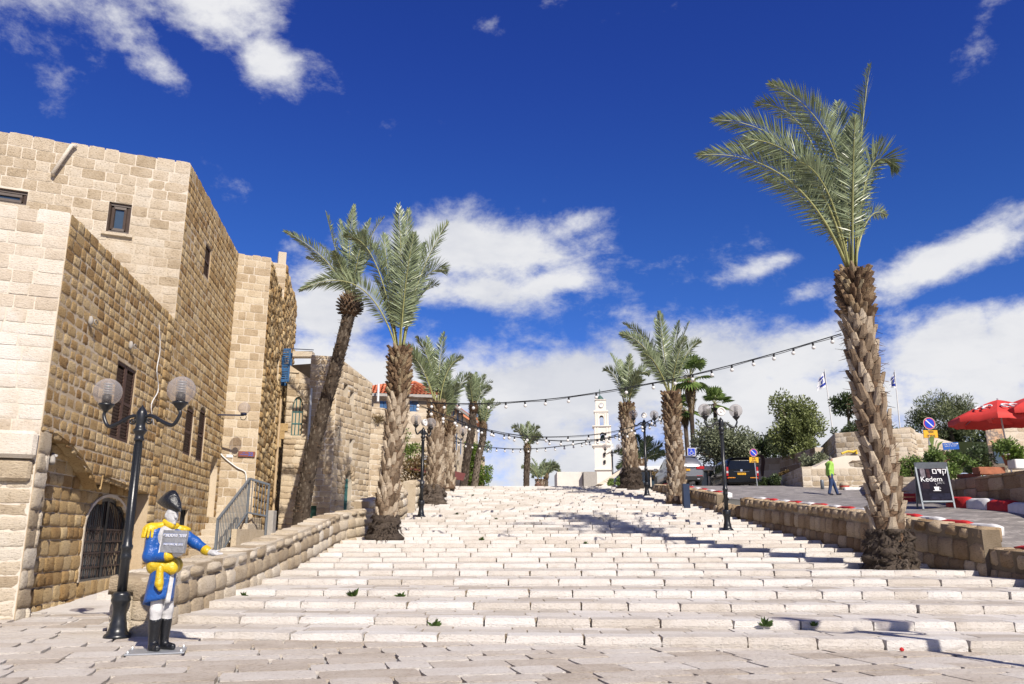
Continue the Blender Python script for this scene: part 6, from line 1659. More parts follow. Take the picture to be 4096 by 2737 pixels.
# bollards at the wall foot
bo = MB(); bo.smooth = True; q = at(3290, 1952, 39.8); bo.lathe([(.085, -.05), (.085, .42), (.07, .45), (.01, .46)], 16, Matrix.Translation((q.x, 39.8, z_road(39.8)))); tag(bo.build('bollard', M_GREYMETAL), 'grey metal bollard standing behind the man', 'bollard')
dm = thing('kerb_dome', 'round-topped concrete block with a red band at the wall foot', 'bollard', (at(3378, 1955, 39.5).x, 39.5, z_road(39.5)))
q = Vector((at(3378, 1955, 39.5).x, 39.5, z_road(39.5)))
for nm, pr, m in (('block', [(.23, -.05), (.23, .13)], M_PARAPET), ('band', [(.235, .13), (.235, .18)], M_RED), ('cap', [(.23, .18), (.21, .27), (.155, .34), (.07, .38), (.01, .385)], M_PARAPET)):
    mb = MB(); mb.smooth = nm == 'cap'; mb.lathe(pr, 20, Matrix.Translation(q)); mb.build(nm, m, dm)
kb = MB(); q2 = at(3440, 1960, 39.3); kb.box((q2.x + .5, 39.3, z_road(39.3) + .04), (2.6, .3, .16), bev=.04); tag(kb.build('kerb', M_WHITEK), 'white painted kerb behind the big palm', 'kerb')
# terrace by the road: shaded side wall, planters
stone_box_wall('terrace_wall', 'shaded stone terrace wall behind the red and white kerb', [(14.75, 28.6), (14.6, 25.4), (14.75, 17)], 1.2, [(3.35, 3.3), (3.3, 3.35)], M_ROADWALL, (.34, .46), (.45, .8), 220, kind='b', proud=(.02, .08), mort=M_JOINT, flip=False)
stone_box_wall('planter_wall', 'small stone planter wall with red painted foot behind the sandwich board', [px(3603, 1990, 29.6), px(3705, 1990, 29.2)], 2.3, zpx(1908, 29.4), M_RIGHT, (.3, .4), (.4, .7), 40)
stone_box_wall('terrace_wall', 'long stone terrace wall running back from the small planter wall', [(17.4, 40.5), px(3603, 1990, 29.6)], 2.4, (3.95, zpx(1908, 29.4)), M_RIGHT, (.24, .34), (.3, .6), 80)
rp = MB(); a_, b_ = px(3608, 1990, 29.45), px(3700, 1990, 29.05); rp.bar(Vector((*a_, 2.75)), Vector((*b_, 2.72)), .12, .5); tag(rp.build('painted_kerb', M_RED), 'bright red painted kerb block behind the sandwich board', 'kerb')
tf = MB(); tf.add([(14.8, 17, 3.25), (40, 17, 3.25), (40, 45, 3.45), (17.4, 45, 3.45), (14.8, 29.3, 3.3)], [(0, 1, 2, 3, 4)]);  struct(tf.build('terrace', M_TREAD), 'raised cafe terrace beside the road')
struct(grid_sheet('upper_terrace', [21.2, 60], [46.8, 70], lambda x, y: 6.9, M_HEDGE_D), 'planted ground above the terrace wall')
kerb_run('painted_kerb', 'bold red and white kerb below the cafe terrace', [(14.0, 25.9), (14.25, 24.5), (14.4, 22.5), (14.5, 17)], lambda y: z_roadx(14.2, y), 10, .42, .32, 0)
# restaurant wall and mosaic
stone_box_wall('cafe_building', 'stone cafe wall behind the red umbrellas', [px(3952, 1790, 31), px(4005, 1700, 30.5), (25, 30)], 3.2, [zpx(1740, 31), zpx(1692, 30.5)], M_RIGHT, (.32, .42), (.4, .8), 120, 'building')
mo = MB(); q = at(3980, 1742, 30.2); mo.box(tuple(q), (.62, .08, .74), rz=R(-12)); m_mos, t, b = new_mat('mosaic_picture')
vo = t.n('ShaderNodeTexVoronoi'); t.set(vo.inputs['Vector'], coords(t)); vo.inputs['Scale'].default_value = 7
t.set(b.inputs['Base Color'], t.ramp(t.noise(coords(t), 3.5, 3), [(.3, (.30, .13, .07)), (.45, (.50, .32, .18)), (.55, (.12, .10, .09)), (.7, (.55, .40, .26))]))
tag(mo.build('mosaic_panel', m_mos), 'orange and brown mosaic panel on the cafe wall', 'mosaic')
dw = MB(); q = at(3993, 1815, 30.3); dw.box(tuple(q), (.35, .1, .75)); tag(dw.build('dark_window', M_GLASS), 'narrow dark window below the mosaic panel', 'window')
# umbrellas
def umbrella(label, apex, rad, base_z, rz=0.0, drop=.62):
    root = thing('umbrella', label, 'umbrella', (apex.x + .1, apex.y, base_z), 'red cafe umbrellas')
    mb = MB(); mb.tube([Vector((apex.x + .12, apex.y, base_z)), apex + Vector((0, 0, .05))], .026, 8); mb.build('pole', M_STEEL, root)
    for k in range(8):
        a0, a1 = rz + k * math.pi / 4, rz + (k + 1) * math.pi / 4; mb = MB(); N = 6
        ed = lambda a, f, sag=0.0: apex + Vector((math.cos(a) * rad * f, math.sin(a) * rad * f, -drop * f ** 1.25 + sag))
        for i in range(N + 1):
            f = max(.02, i / N)
            for j in range(5): s_ = j / 4; p = ed(a0, f).lerp(ed(a1, f), s_); p.z -= .10 * f * math.sin(math.pi * s_) * .5; mb.v.append(tuple(p))
        for i in range(N):
            for j in range(4): mb.f.append((i * 5 + j, i * 5 + j + 1, i * 5 + j + 6, i * 5 + j + 5)); mb.mi.append(0); mb.sm.append(True)
        b_ = len(mb.v)
        for j in range(5): p = Vector(mb.v[N * 5 + j]); mb.v.append((p.x, p.y, p.z - .17 + .03 * (j % 2)))
        for j in range(4): mb.f.append((N * 5 + j, N * 5 + j + 1, b_ + j + 1, b_ + j)); mb.mi.append(0); mb.sm.append(True)
        pn = mb.build('canopy_panel', M_CANVAS, root)
        if k in (4, 5, 6):
            am = (a0 + a1) / 2; t0 = ed(am, .62) + Vector((0, 0, -.02)); X = Vector((-math.sin(am), math.cos(am), 0)); U = (ed(am, .4) - ed(am, .8)).normalized(); nr = X.cross(U)
            if nr.z < 0: X = -X; nr = -nr
            lg = MB()
            for c0 in (-.14, .1):
                lg.tube([t0 + X * (c0 + .13 * math.cos(t_)) + U * (.17 * math.sin(t_)) + nr * .03 for t_ in [k_ * .62 for k_ in range(9)]], [.008, .02, .03, .03, .03, .03, .03, .02, .008], 5)
            lg.build('white_logo', M_WHITE, pn)
        rb = MB(); rb.tube([ed(a0, .05) - Vector((0, 0, .03)), ed(a0, .5) - Vector((0, 0, .03)), ed(a0, 1.0) - Vector((0, 0, .02))], .012, 5); rb.build('rib', M_STEEL, root)
    return root
umbrella('red cafe umbrella with white curved emblem above the hedge', at(3990, 1600, 26.2), 1.55, 3.3, .2)
umbrella('red cafe umbrella cut off by the picture edge', at(4170, 1572, 25.6), 1.75, 3.3, .5)
# plants along the terrace
def bush(label, cx, cy, Y, rx, rz, mat, n, size, name='shrub', nb=12, seed=3, asp=.5, ry=None, cat='shrub', group=None, stem=True):
    c = at(cx, cy, Y); root = thing(name, label, cat, (c.x, Y, c.z - rz), group)
    foliage('foliage', blobs(c, rx, ry or rx * .8, rz, nb, min(rx, rz) * .55, seed), n, size, mat, root, asp)
    if stem:
        mb = MB(); mb.tube([(c.x, Y, c.z - rz * 1.4), (c.x + .05, Y, c.z)], [.05, .02], 6)
        for k in range(5): a = k * 1.3; mb.tube([(c.x, Y, c.z - rz * .9), (c.x + math.cos(a) * rx * .6, Y + math.sin(a) * rx * .5, c.z + rz * .3)], [.025, .008], 5)
        mb.build('stem', M_BARK, root)
    return root
bush('bright green clipped hedge behind the sandwich board', 3790, 1862, 30.3, 1.5, .5, M_HEDGE, 6500, .11, 'hedge', 20, 5, cat='hedge', ry=.6)
bush('leafy green bush spilling over the small planter wall', 3660, 1880, 30.6, .75, .5, M_HEDGE, 2600, .11, nb=12, seed=6)
bush('dark clipped hedge behind the cafe terrace', 3900, 1825, 36, .95, .5, M_HEDGE_D, 2600, .10, 'hedge', 12, 7, cat='hedge')
bush('dark climbing hedge on top of the high terrace wall', 3490, 1722, 49, 3.1, .62, M_HEDGE_D, 5200, .16, 'hedge', 26, 8, cat='hedge')
bush('small olive shrub above the low garden wall', 3240, 1846, 44.5, 1.35, .75, M_OLIVE, 2600, .16, nb=14, seed=9)
bush('low dark green bush at the foot of the round sign beside the van', 3065, 1938, 45, .95, .42, M_HEDGE_D, 2200, .12, nb=10, seed=10)
bush('dark green bushes behind the shaded curved wall', 3095, 1782, 58, 1.9, .95, M_HEDGE_D, 2600, .2, nb=16, seed=11)
bush('reddish dry plant on the curved shaded wall', 3155, 1898, 46.8, .6, .18, M_DRY, 500, .12, nb=6, seed=12, stem=False)
tree('olive_tree', 'grey-green olive tree spreading behind the parked cars', 2885, 1790, 58, 2.75, 1.55, M_OLIVE, 9000, .23, 30, 1.0, 2.2, seed=21)
tree('round_tree', 'dense round dark tree above the garden walls', 3182, 1712, 51, 1.8, 1.95, M_BUSH, 15000, .19, 34, .75, 1.0, seed=22)
tree('tamarisk_tree', 'feathery tamarisk tree behind the blue street sign', 3795, 1672, 55, 2.25, 1.95, M_PINE, 11000, .24, 30, .85, 1.4, seed=23, asp=.22, spike=.5)
tree('pine_tree', 'dark tree half hidden behind the big palm trunk', 3385, 1625, 58, 1.0, .8, M_HEDGE_D, 2200, .2, 10, .5, 1.6, seed=24)
bush('dark shrubs below the tamarisk', 3880, 1760, 56, 2.6, 1.2, M_HEDGE_D, 4200, .2, nb=20, seed=25)
bush('bank of shrubs along the far side of the road', 2990, 1850, 57, 1.4, .8, M_OLIVE, 1800, .2, nb=12, seed=26)
tree('olive_tree', 'second olive tree close behind the olive by the cars', 3010, 1800, 60, 1.5, 1.4, M_OLIVE, 3200, .23, 14, .8, 2.0, seed=27)
# banana plant
bp_ = thing('banana_plant', 'young banana plant with broad leaves beside the yellow sign', 'plant', at(3738, 1830, 31.2))
for k, (x, y) in enumerate(((3725, 1745), (3735, 1742), (3772, 1765), (3765, 1775), (3718, 1780), (3750, 1760))):
    A = at(3736, 1830, 31.2); Bt = at(x, y, 31.2 + (k % 3 - 1) * .15); sd_ = Vector((.5, .6, .1)) if k % 2 else Vector((.85, -.2, .3)); mb = MB(); pts = bez(A, A.lerp(Bt, .6) + Vector((0, 0, .25)), Bt, 10)
    for i, p in enumerate(pts):
        w = .015 if i < 4 else .10 * math.sin(math.pi * (i - 3.5) / 7) + .008; mb.v += [tuple(p - sd_ * w), tuple(p + Vector((0, 0, -.02))), tuple(p + sd_ * w)]
    for i in range(10): 
        for j in range(2): mb.f.append((i * 3 + j, i * 3 + j + 1, i * 3 + j + 4, i * 3 + j + 3)); mb.mi.append(0); mb.sm.append(True)
    mb.build('leaf', M_HEDGE, bp_)
# pots
def pot(label, x, y, Y, w, h, mat, plant, nm='flower_pot'):
    c = at(x, y, Y); root = thing(nm, label, 'flower pot', (c.x, Y, c.z - h / 2))
    mb = MB(); mb.lathe([(w * .34, -h / 2), (w * .48, h * .38), (w * .53, h * .38), (w * .53, h / 2), (w * .45, h / 2), (w * .42, h * .35)], 18, Matrix.Translation(c)) if nm == 'flower_pot' else mb.box(tuple(c), (w, .4, h), bev=.02)
    mb.build('pot', mat, root)
    if plant: foliage('plant', blobs(c + Vector((0, 0, h / 2 + plant[0] * .6)), plant[0], plant[0] * .7, plant[0] * .7, 8, plant[0] * .5, int(x)), plant[1], plant[2], plant[3], root)
pot('terracotta pot with a leafy plant at the right edge', 4040, 1842, 24.6, .42, .3, M_TERRA, (.38, 700, .11, M_HEDGE))
pot('white planter trough at the right edge of the picture', 4085, 1858, 24.2, .6, .28, M_WHITEP, (.35, 600, .10, M_VINE), 'planter_trough')
pot('terracotta trough of red flowers beside the umbrella pole', 3955, 1885, 26.0, .85, .24, M_TERRA, (.28, 420, .09, M_HEDGE_D), 'planter_trough')
pot('terracotta trough on the wall behind the sandwich board', 3875, 1905, 27.4, .6, .14, M_TERRA, (.18, 300, .08, M_HEDGE), 'planter_trough')
# sandwich board
sbO = Vector((at(3742, 2020, 25.6).x, 25.6, z_roadx(at(3742, 2020, 25.6).x, 25.6) + .01)); sb = thing('sandwich_board', 'black cafe sandwich board with white lettering and a cup standing on the road', 'sign', sbO)
for s_, nm in ((-1, 'front_panel'), (1, 'rear_panel')):
    Xd = Vector((.985, -.17, 0)).normalized(); Yd = Vector((.17, .985, 0)); U = (Vector((0, 0, 1)) - Yd * s_ * .24).normalized(); U = (Vector((0, 0, 1.0)) * 1 - Yd * (.22 * s_)).normalized()
    C_ = sbO + Yd * (s_ * .27) + U * .80
    MM = basis(C_, Xd if s_ < 0 else -Xd, U)
    mb = MB(); mb.box((0, 0, 0), (.90, 1.22, .03), M=MM); pn = mb.build(nm, plain('dark_poster', (.012, .010, .018), .8, spec=.1, var=.6, scale=5) if s_ < 0 else M_GREYMETAL, sb)
    fr = MB()
    for x_ in (-.46, .46): fr.box((x_, -.10, .012), (.045, 1.50, .04), M=MM)
    for y_ in (-.61, .63): fr.box((0, y_, .012), (.92, .045, .04), M=MM)
    fr.build('frame', M_GREYMETAL, pn)
    if s_ < 0:
        for (x_, y_, w_, h_, c_) in ((-.28, .35, .14, .36, (.20, .18, .20)), (-.12, .30, .1, .28, (.06, .03, .035)), (.2, .46, .3, .12, (.035, .015, .022)), (-.25, -.1, .2, .2, (.028, .018, .025)), (.1, -.45, .6, .2, (.018, .018, .035))):
            mb = MB(); mb.box((x_, y_, .0165), (w_, h_, .003), M=MM); mb.build('poster_patch', plain('poster_patch', c_, .8, spec=.1, var=.5, scale=9), pn)
        text_obj(HEB('קדם'), .25, MM @ Matrix.Translation((.22, .36, .02)), M_WHITE, pn); text_obj('Kedem', .225, MM @ Matrix.Translation((-.06, .10, .02)), M_WHITE, pn); text_obj('Jaffa C', .085, MM @ Matrix.Translation((.2, -.02, .02)), plain('grey_lettering', (.30, .30, .32), .5), pn)
        cu = MB(); cu.add([(-.08, .06, 0), (.08, .06, 0), (.055, -.05, 0), (-.055, -.05, 0)], [(3, 2, 1, 0)], MM @ Matrix.Translation((.05, -.2, .02))); cu.add([(-.11, -.075, 0), (.11, -.075, 0), (.11, -.055, 0), (-.11, -.055, 0)], [(0, 1, 2, 3)], MM @ Matrix.Translation((.05, -.2, .02)))
        cu.tube([MM @ Vector((.05 + .085 + .03 * math.cos(t_), -.19 + .03 * math.sin(t_), .02)) for t_ in (-1.2, -.4, .4, 1.2)], .007, 4); cu.tube([MM @ Vector((.05 + .015 * math.sin(k_ * 1.3), -.12 + k_ * .025, .02)) for k_ in range(5)], .006, 4); cu.build('cup_emblem', M_WHITE, pn)
# road signs
def road_sign(label, x, y, Y, d, plate, lines, base, disabled=False, lean=0.0):
    c = at(x, y, Y); b = at(base[0], base[1], Y); root = thing('road_sign', label, 'road sign', b)
    mb = MB(); mb.tube([b - Vector((0, 0, .1)), c + Vector((0, .03, d * .4))], .03, 8); mb.build('pole', M_STEEL, root)
    MM = basis(c, (1, 0, lean), (0, 0, 1))
    if not disabled:
        rot = Matrix.Rotation(R(0), 4, 'Z')
        for r_, z_, m in ((.5, .0, M_SIGNRED), (.40, .006, M_SIGNBLUE2)):
            k_ = MB(); k_.lathe([(r_ * d, z_ - .012), (r_ * d, z_ + .006)], 32, MM); k_.build('disc' if z_ == 0 else 'blue_field', m, root)
        rim = MB(); rim.lathe([(.5 * d, .004), (.5 * d, .0065), (.478 * d, .0065)], 32, MM, caps=False); rim.build('white_rim', M_WHITE, root)
        bar_ = MB(); bar_.box((0, 0, .014), (.82 * d, .085 * d, .004), M=MM @ Matrix.Rotation(R(-45), 4, 'Z')); bar_.build('slash', M_WHITE, root)
        py = -.5 * d - plate[1] / 2 - .02
    else:
        k_ = MB(); k_.box((0, 0, 0), (d, d, .015), M=MM); bd = k_.build('board', M_WHITE, root); k_ = MB(); k_.box((0, 0, .01), (d * .86, d * .86, .006), M=MM); k_.build('blue_field', M_SIGNBLUE2, bd)
        w = MB(); V3 = lambda a, b_: MM @ Vector((a * d, b_ * d, .016))
        w.sphere(V3(-.06, .30), .055 * d, 10, 6); w.tube([V3(-.06, .22), V3(-.04, -.02), V3(.16, -.02), V3(.24, -.22), V3(.32, -.18)], .032 * d, 6); w.tube([V3(-.05, .12), V3(.12, .1)], .028 * d, 6)
        w.tube([V3(-.02 + .2 * math.cos(t_), -.14 + .2 * math.sin(t_)) for t_ in [1.9 + k_ * .42 for k_ in range(11)]], .028 * d, 6); w.build('wheelchair_symbol', M_WHITE, bd)
        py = -.5 * d - plate[1] / 2
    k_ = MB(); k_.box((0, py, 0), (plate[0], plate[1], .012), M=MM); pt = k_.build('plate', M_SIGNYEL, root)
    bo_ = MB()
    for sx in (-1, 1): bo_.box((sx * plate[0] * .485, py, .0075), (plate[0] * .015, plate[1], .003), M=MM)
    for sy in (-1, 1): bo_.box((0, py + sy * plate[1] * .48, .0075), (plate[0] * .97, plate[1] * .03, .003), M=MM)
    bo_.build('plate_border', M_LETTER_BLK, pt)
    for i, s_ in enumerate(lines): text_obj(HEB(s_), plate[1] / len(lines) * .92, MM @ Matrix.Translation((0, py + plate[1] * (.5 - (i + .5) / len(lines)), .009)), M_LETTER_BLK, pt, bold=.004)
    return root
road_sign('no-parking sign with a two-line yellow plate beside the banana plant', 3717, 1694, 31.5, .48, (.58, .32), ['אזור', 'גרירה'], (3720, 1880))
road_sign('no-parking sign with a three-line yellow plate beside the black van', 3014, 1811, 44.5, .44, (.52, .32), ['פרט', 'לרכב', 'משטרה'], (3030, 1948), lean=-.02)
road_sign('blue wheelchair parking sign behind the grey car', 2766, 1808, 52, .52, (.52, .29), ['2 מקומות', 'חניה'], (2770, 1950), True, lean=-.02)
# blue street sign
bs = thing('street_sign', 'small blue street sign in Hebrew and English above the hedge', 'sign', at(3800, 1850, 34)); c_ = at(3803, 1785, 34); MM = basis(c_, (1, 0, .06), (0, 0, 1))
mb = MB(); mb.box((0, 0, 0), (.68, .30, .02), M=MM); bd_ = mb.build('board', M_SIGNBLUE, bs); mb = MB(); mb.tube([at(3790, 1880, 34), c_ + Vector((-.1, .03, 0))], .03, 6); mb.build('pole', M_STEEL, bs)
text_obj(HEB('תצפית לתל אביב'), .088, MM @ Matrix.Translation((.0, .085, .012)), M_WHITE, bd_); text_obj('VIEW OF TEL AVIV', .062, MM @ Matrix.Translation((-.02, .0, .012)), M_WHITE, bd_)
mb = MB(); mb.lathe([(.028, 0), (.028, .004)], 12, MM @ Matrix.Translation((.29, .09, .012))); mb.build('emblem', M_WHITE, bd_)
# flags
M_FLAGW = plain('flag_white_cloth', (.78, .78, .80), .8, var=.05); M_FLAGB = plain('flag_blue_cloth', (.012, .035, .30), .8, var=.05)
def flag(label, top, bot, cs, Y):
    root = thing('flag', label, 'flag', at(*bot, Y), 'flags above the terrace wall'); A = at(*top, Y); mb = MB(); mb.tube([at(*bot, Y), A], [.05, .035], 8); mb.build('flagpole', M_WHITEP, root)
    c = [at(x, y, Y) for x, y in cs]       # hoist-top, fly-top, fly-bottom, hoist-bottom
    def P(u, v, o=0.0): p = c[0].lerp(c[1], u).lerp(c[3].lerp(c[2], u), v); return p + Vector((0, .10 * math.sin(u * 7 + v * 2.5) + o, 0))
    def patch(u0, u1, v0, v1, m, nm, par, offs):
        mb = MB(); N = 12
        for o in offs:
            b = len(mb.v)
            for i in range(N + 1):
                for j in range(4): mb.v.append(tuple(P(u0 + (u1 - u0) * i / N, v0 + (v1 - v0) * j / 3, o)))
            for i in range(N):
                for j in range(3): mb.f.append((b + i * 4 + j, b + i * 4 + j + 1, b + i * 4 + j + 5, b + i * 4 + j + 4)); mb.mi.append(0); mb.sm.append(True)
        return mb.build(nm, m, par)
    cl_ = patch(0, 1, 0, 1, M_FLAGW, 'cloth', root, (-.006, .006))
    patch(0, 1, .13, .30, M_FLAGB, 'stripe', cl_, (-.012, .012)); patch(0, 1, .70, .87, M_FLAGB, 'stripe', cl_, (-.012, .012))
    st_ = MB()
    for s_ in (-1, 1):
        tri = [(.5 + .115 * math.sin(k * 2.0944), .5 - s_ * .165 * math.cos(k * 2.0944)) for k in range(3)]
        for o in (-.015, .015):
            for (u0, v0), (u1, v1) in zip(tri, tri[1:] + tri[:1]): st_.bar(P(u0, v0, o), P(u1, v1, o), .055, .012)
    st_.build('star', M_FLAGB, cl_)
flag('blue and white flag drooping left of the big palm trunk', (3298, 1478), (3332, 1735), [(3300, 1484), (3276, 1512), (3267, 1566), (3306, 1546)], 62)
flag('blue and white flag seen right of the big palm trunk', (3578, 1480), (3602, 1735), [(3580, 1484), (3564, 1512), (3558, 1548), (3586, 1556)], 62)
# cars
def car(label, loc, secs, paint, lights, wheels, glass, plate, extra, rz=0.0):
    """secs: (x along car from rear, half-width, z sill, z belt, z roof, roof half-width, belt tuck)"""
    root = thing('parked_car', label, 'car', loc, 'cars parked beside the road', rz, local=True)
    def ring(s):
        x, w, z0, zb, zr, wr = s; zm = z0 + (zb - z0) * .55
        h = [(w * .86, z0), (w * .985, z0 + .12), (w, zm), (w * .975, zb - .06), (w * .955, zb), (wr * 1.0 + (w - wr) * .35, zb + (zr - zb) * .62), (wr, zr - .08), (wr * .86, zr - .015), (wr * .45, zr + .01)]
        return [(-y, x, z) for y, z in h] + [(y, x, z) for y, z in h[::-1]]
    mb = MB(); mb.smooth = True; n = 18
    for s in secs: mb.v += ring(s)
    for i in range(len(secs) - 1):
        for k in range(n): mb.f.append((i * n + k, i * n + (k + 1) % n, (i + 1) * n + (k + 1) % n, (i + 1) * n + k)); mb.mi.append(0); mb.sm.append(True)
    for b, rv in ((0, True), ((len(secs) - 1) * n, False)): f = tuple(b + k for k in range(n)); mb.f.append(f[::-1] if rv else f); mb.mi.append(0); mb.sm.append(False)
    body = mb.build('body', paint, root)
    def sp(x, k, out=.012):   # point on the shell
        for a, b in zip(secs, secs[1:]):
            if a[0] <= x <= b[0]:
                f = (x - a[0]) / max(1e-6, b[0] - a[0]); p = [Vector(u).lerp(Vector(v), f) for u, v in zip(ring(a), ring(b))]; k0 = int(k); q = p[k0].lerp(p[min(k0 + 1, 17)], k - k0); return q + Vector((math.copysign(out, q.x), 0, 0))
    for x0, x1, x2, x3 in glass:      # side windows: x at bottom rear, bottom front, top front, top rear
        for sd in (0, 1):
            g = MB(); kb, kt = (4.05, 6.2) if sd == 0 else (17 - 4.05, 17 - 6.2); V = []
            for (xa, k_) in ((x0, kb), (x1, kb), (x2, kt), (x3, kt)): V.append(sp(xa, k_))
            V2 = [sp((x0 + x3) / 2, (kb + kt) / 2), sp((x1 + x2) / 2, (kb + kt) / 2)]
            g.add([V[0], V[1], V2[1], V2[0], V[2], V[3]], [(0, 1, 2, 3), (3, 2, 4, 5)]); g.build('side_window', M_CARGLASS, root)
    for wx, wr_ in wheels:
        for sd in (-1, 1):
            W = secs[2][1]
            t_ = MB(); t_.smooth = True; Mx = Matrix.Translation((sd * (W - .12), wx, wr_)) @ Matrix.Rotation(R(90), 4, 'Y'); t_.lathe([(wr_ * .62, -.11), (wr_ * .97, -.11), (wr_, -.08), (wr_, .08), (wr_ * .97, .11), (wr_ * .62, .11)], 22, Mx); wh = t_.build('wheel', M_RUBBER, root)
            r_ = MB(); r_.lathe([(wr_ * .64, -.105), (wr_ * .64, .105)], 18, Mx); r_.build('rim', M_STEEL, wh)
            a_ = MB(); a_.add([(sd * (W + .004), wx + (wr_ + .06) * math.cos(t), wr_ + (wr_ + .06) * math.sin(t)) for t in [k_ * math.pi / 12 for k_ in range(13)]], [tuple(range(13))]); a_.build('wheel_arch', M_BLACK, root)
    for nm, m, boxes in extra:
        for c_, s_ in boxes: k_ = MB(); k_.box(c_, s_, bev=.015); k_.build(nm, m, root)
    for nm, m, polys in lights:
        for P in polys: k_ = MB(); k_.prism([Vector(p) for p in P], (0, -.02, 0), (0, .06, 0)); k_.build(nm, m, root)
    pl = MB(); pl.box(plate[0], (.50, .02, .115)); p_ = pl.build('number_plate', M_SIGNYEL, root)
    text_obj(plate[1], .10, basis(Vector(plate[0]) + Vector((0, -.014, 0)), (1, 0, 0), (0, 0, 1)), M_LETTER_BLK, p_)
    return root
P_SILVER = plain('silver_car_paint', (.20, .205, .215), .32, metal=.6, spec=.45, var=.03, coat=.4); P_BLACK = plain('black_car_paint', (.004, .004, .0045), .22, spec=.28, var=.05, coat=.25)
M_TAIL = plain('red_tail_light', (.42, .008, .010), .2, spec=.6); M_TAILW = plain('clear_tail_light', (.62, .55, .55), .2, spec=.6); M_CHROME = plain('chrome_trim', (.7, .7, .72), .1, metal=1.0, var=.02)
sq = at(2737, 1967, 43.4)
car('silver grey SUV parked behind the scaly palm', (9.45, 43.6, z_road(43.6) - .02), [(0, .84, .42, .98, 1.05, .80), (.05, .95, .36, 1.02, 1.16, .84), (.16, .98, .34, 1.04, 1.38, .78), (.55, .99, .30, 1.05, 1.70, .68), (1.5, .99, .28, 1.04, 1.76, .70), (2.6, .99, .28, 1.02, 1.74, .70), (3.4, .985, .28, 1.0, 1.42, .72), (3.9, .97, .28, .99, 1.06, .78), (4.6, .94, .30, .90, .95, .74), (5.0, .80, .38, .72, .78, .6)], P_SILVER,
 [('rear_window', M_CARGLASS, [[(-.72, .19, 1.20), (.72, .19, 1.20), (.62, .44, 1.62), (-.62, .44, 1.62)]])],
 [(1.0, .38), (4.0, .38)], [(.75, 1.55, 1.5, 1.05), (1.6, 2.45, 2.35, 1.6), (2.5, 3.45, 3.0, 2.45)], ((-.05, -.04, .88), '71-630-12'),
 [('tail_light', M_TAIL, [((sx * .76, .03, 1.0), (.42, .16, .17)) for sx in (-1, 1)]), ('bumper', P_SILVER, [((0, -.03, .62), (1.72, .16, .2))]), ('lower_bumper', M_BLACK, [((0, .02, .42), (1.8, .2, .2))]), ('reflector', M_TAIL, [((sx * .68, -.10, .56), (.34, .03, .05)) for sx in (-1, 1)]), ('plate_recess', P_SILVER, [((0, -.0, .97), (.9, .06, .05))]), ('exhaust', M_CHROME, [((sx * .62, -.08, .40), (.16, .08, .07)) for sx in (-1, 1)]), ('roof_rail', M_STEEL, [((sx * .64, 1.6, 1.79), (.04, 2.0, .04)) for sx in (-1, 1)]), ('mirror', P_SILVER, [((sx * 1.10, 3.15, 1.12), (.2, .12, .16)) for sx in (-1, 1)]), ('emblem', M_CHROME, [((-.05, -.045, 1.06), (.2, .01, .05))]), ('side_skirt', M_BLACK, [((sx * .985, 2.5, .33), (.03, 2.2, .1)) for sx in (-1, 1)])])
car('black passenger van parked nose-away on the cobbles', (13.85, 48.4, z_road(48.4) - .02), [(0, .86, .42, 1.1, 1.28, .84), (.04, .95, .36, 1.12, 1.80, .74), (.12, .96, .32, 1.14, 1.87, .76), (.6, .965, .30, 1.14, 1.90, .78), (2.4, .965, .30, 1.13, 1.91, .78), (3.3, .96, .30, 1.10, 1.84, .74), (3.9, .95, .30, 1.08, 1.45, .74), (4.35, .93, .30, 1.04, 1.12, .78), (4.8, .82, .36, .78, .86, .66)], P_BLACK,
 [('rear_window', M_CARGLASS, [[(-.76, -.005, 1.2), (.76, -.005, 1.2), (.68, .05, 1.72), (-.68, .05, 1.72)]])],
 [(.95, .33), (4.0, .33)], [(.35, 1.6, 1.55, .4), (1.7, 2.85, 2.75, 1.7), (2.95, 3.85, 3.4, 2.9)], ((-.05, -.045, .93), '57-841-66'),
 [('tail_light', M_TAIL, [((sx * .90, .0, 1.22), (.12, .10, .24)) for sx in (-1, 1)] + [((sx * .91, .0, .88), (.12, .10, .18)) for sx in (-1, 1)]), ('reversing_light', M_TAILW, [((sx * .905, -.002, 1.03), (.12, .10, .14)) for sx in (-1, 1)]), ('chrome_strip', M_CHROME, [((-.05, -.04, 1.06), (.95, .03, .035))]), ('emblem', M_CHROME, [((-.05, -.03, 1.14), (.14, .02, .14))]), ('bumper', P_BLACK, [((0, -.04, .52), (1.84, .2, .22))]), ('warning_strip', M_SIGNYEL, [((sx * .66, -.055, .70), (.42, .01, .05)) for sx in (-1, 1)]), ('lower_light', M_TAIL, [((sx * .88, -.03, .68), (.14, .05, .08)) for sx in (-1, 1)]), ('mirror', P_BLACK, [((sx * 1.08, 3.55, 1.15), (.2, .12, .22)) for sx in (-1, 1)]), ('hazard_stripe', M_SIGNRED, [((sx * .66 + d * .1, -.062, .70), (.04, .01, .05)) for sx in (-1, 1) for d in (-1.5, -.5, .5, 1.5)]), ('spoiler', P_BLACK, [((0, .02, 1.88), (1.3, .2, .04))])])
bin_ = MB(); q = at(2742, 1990, 37.0); bin_.box((q.x, 36.9, z_wtop(36.9) - .25), (.30, .35, 1.15), bev=.02); tag(bin_.build('information_post', plain('dark_blue_post', (.02, .035, .075), .4)), 'dark blue information post behind the scaly palm on the stairs', 'post')
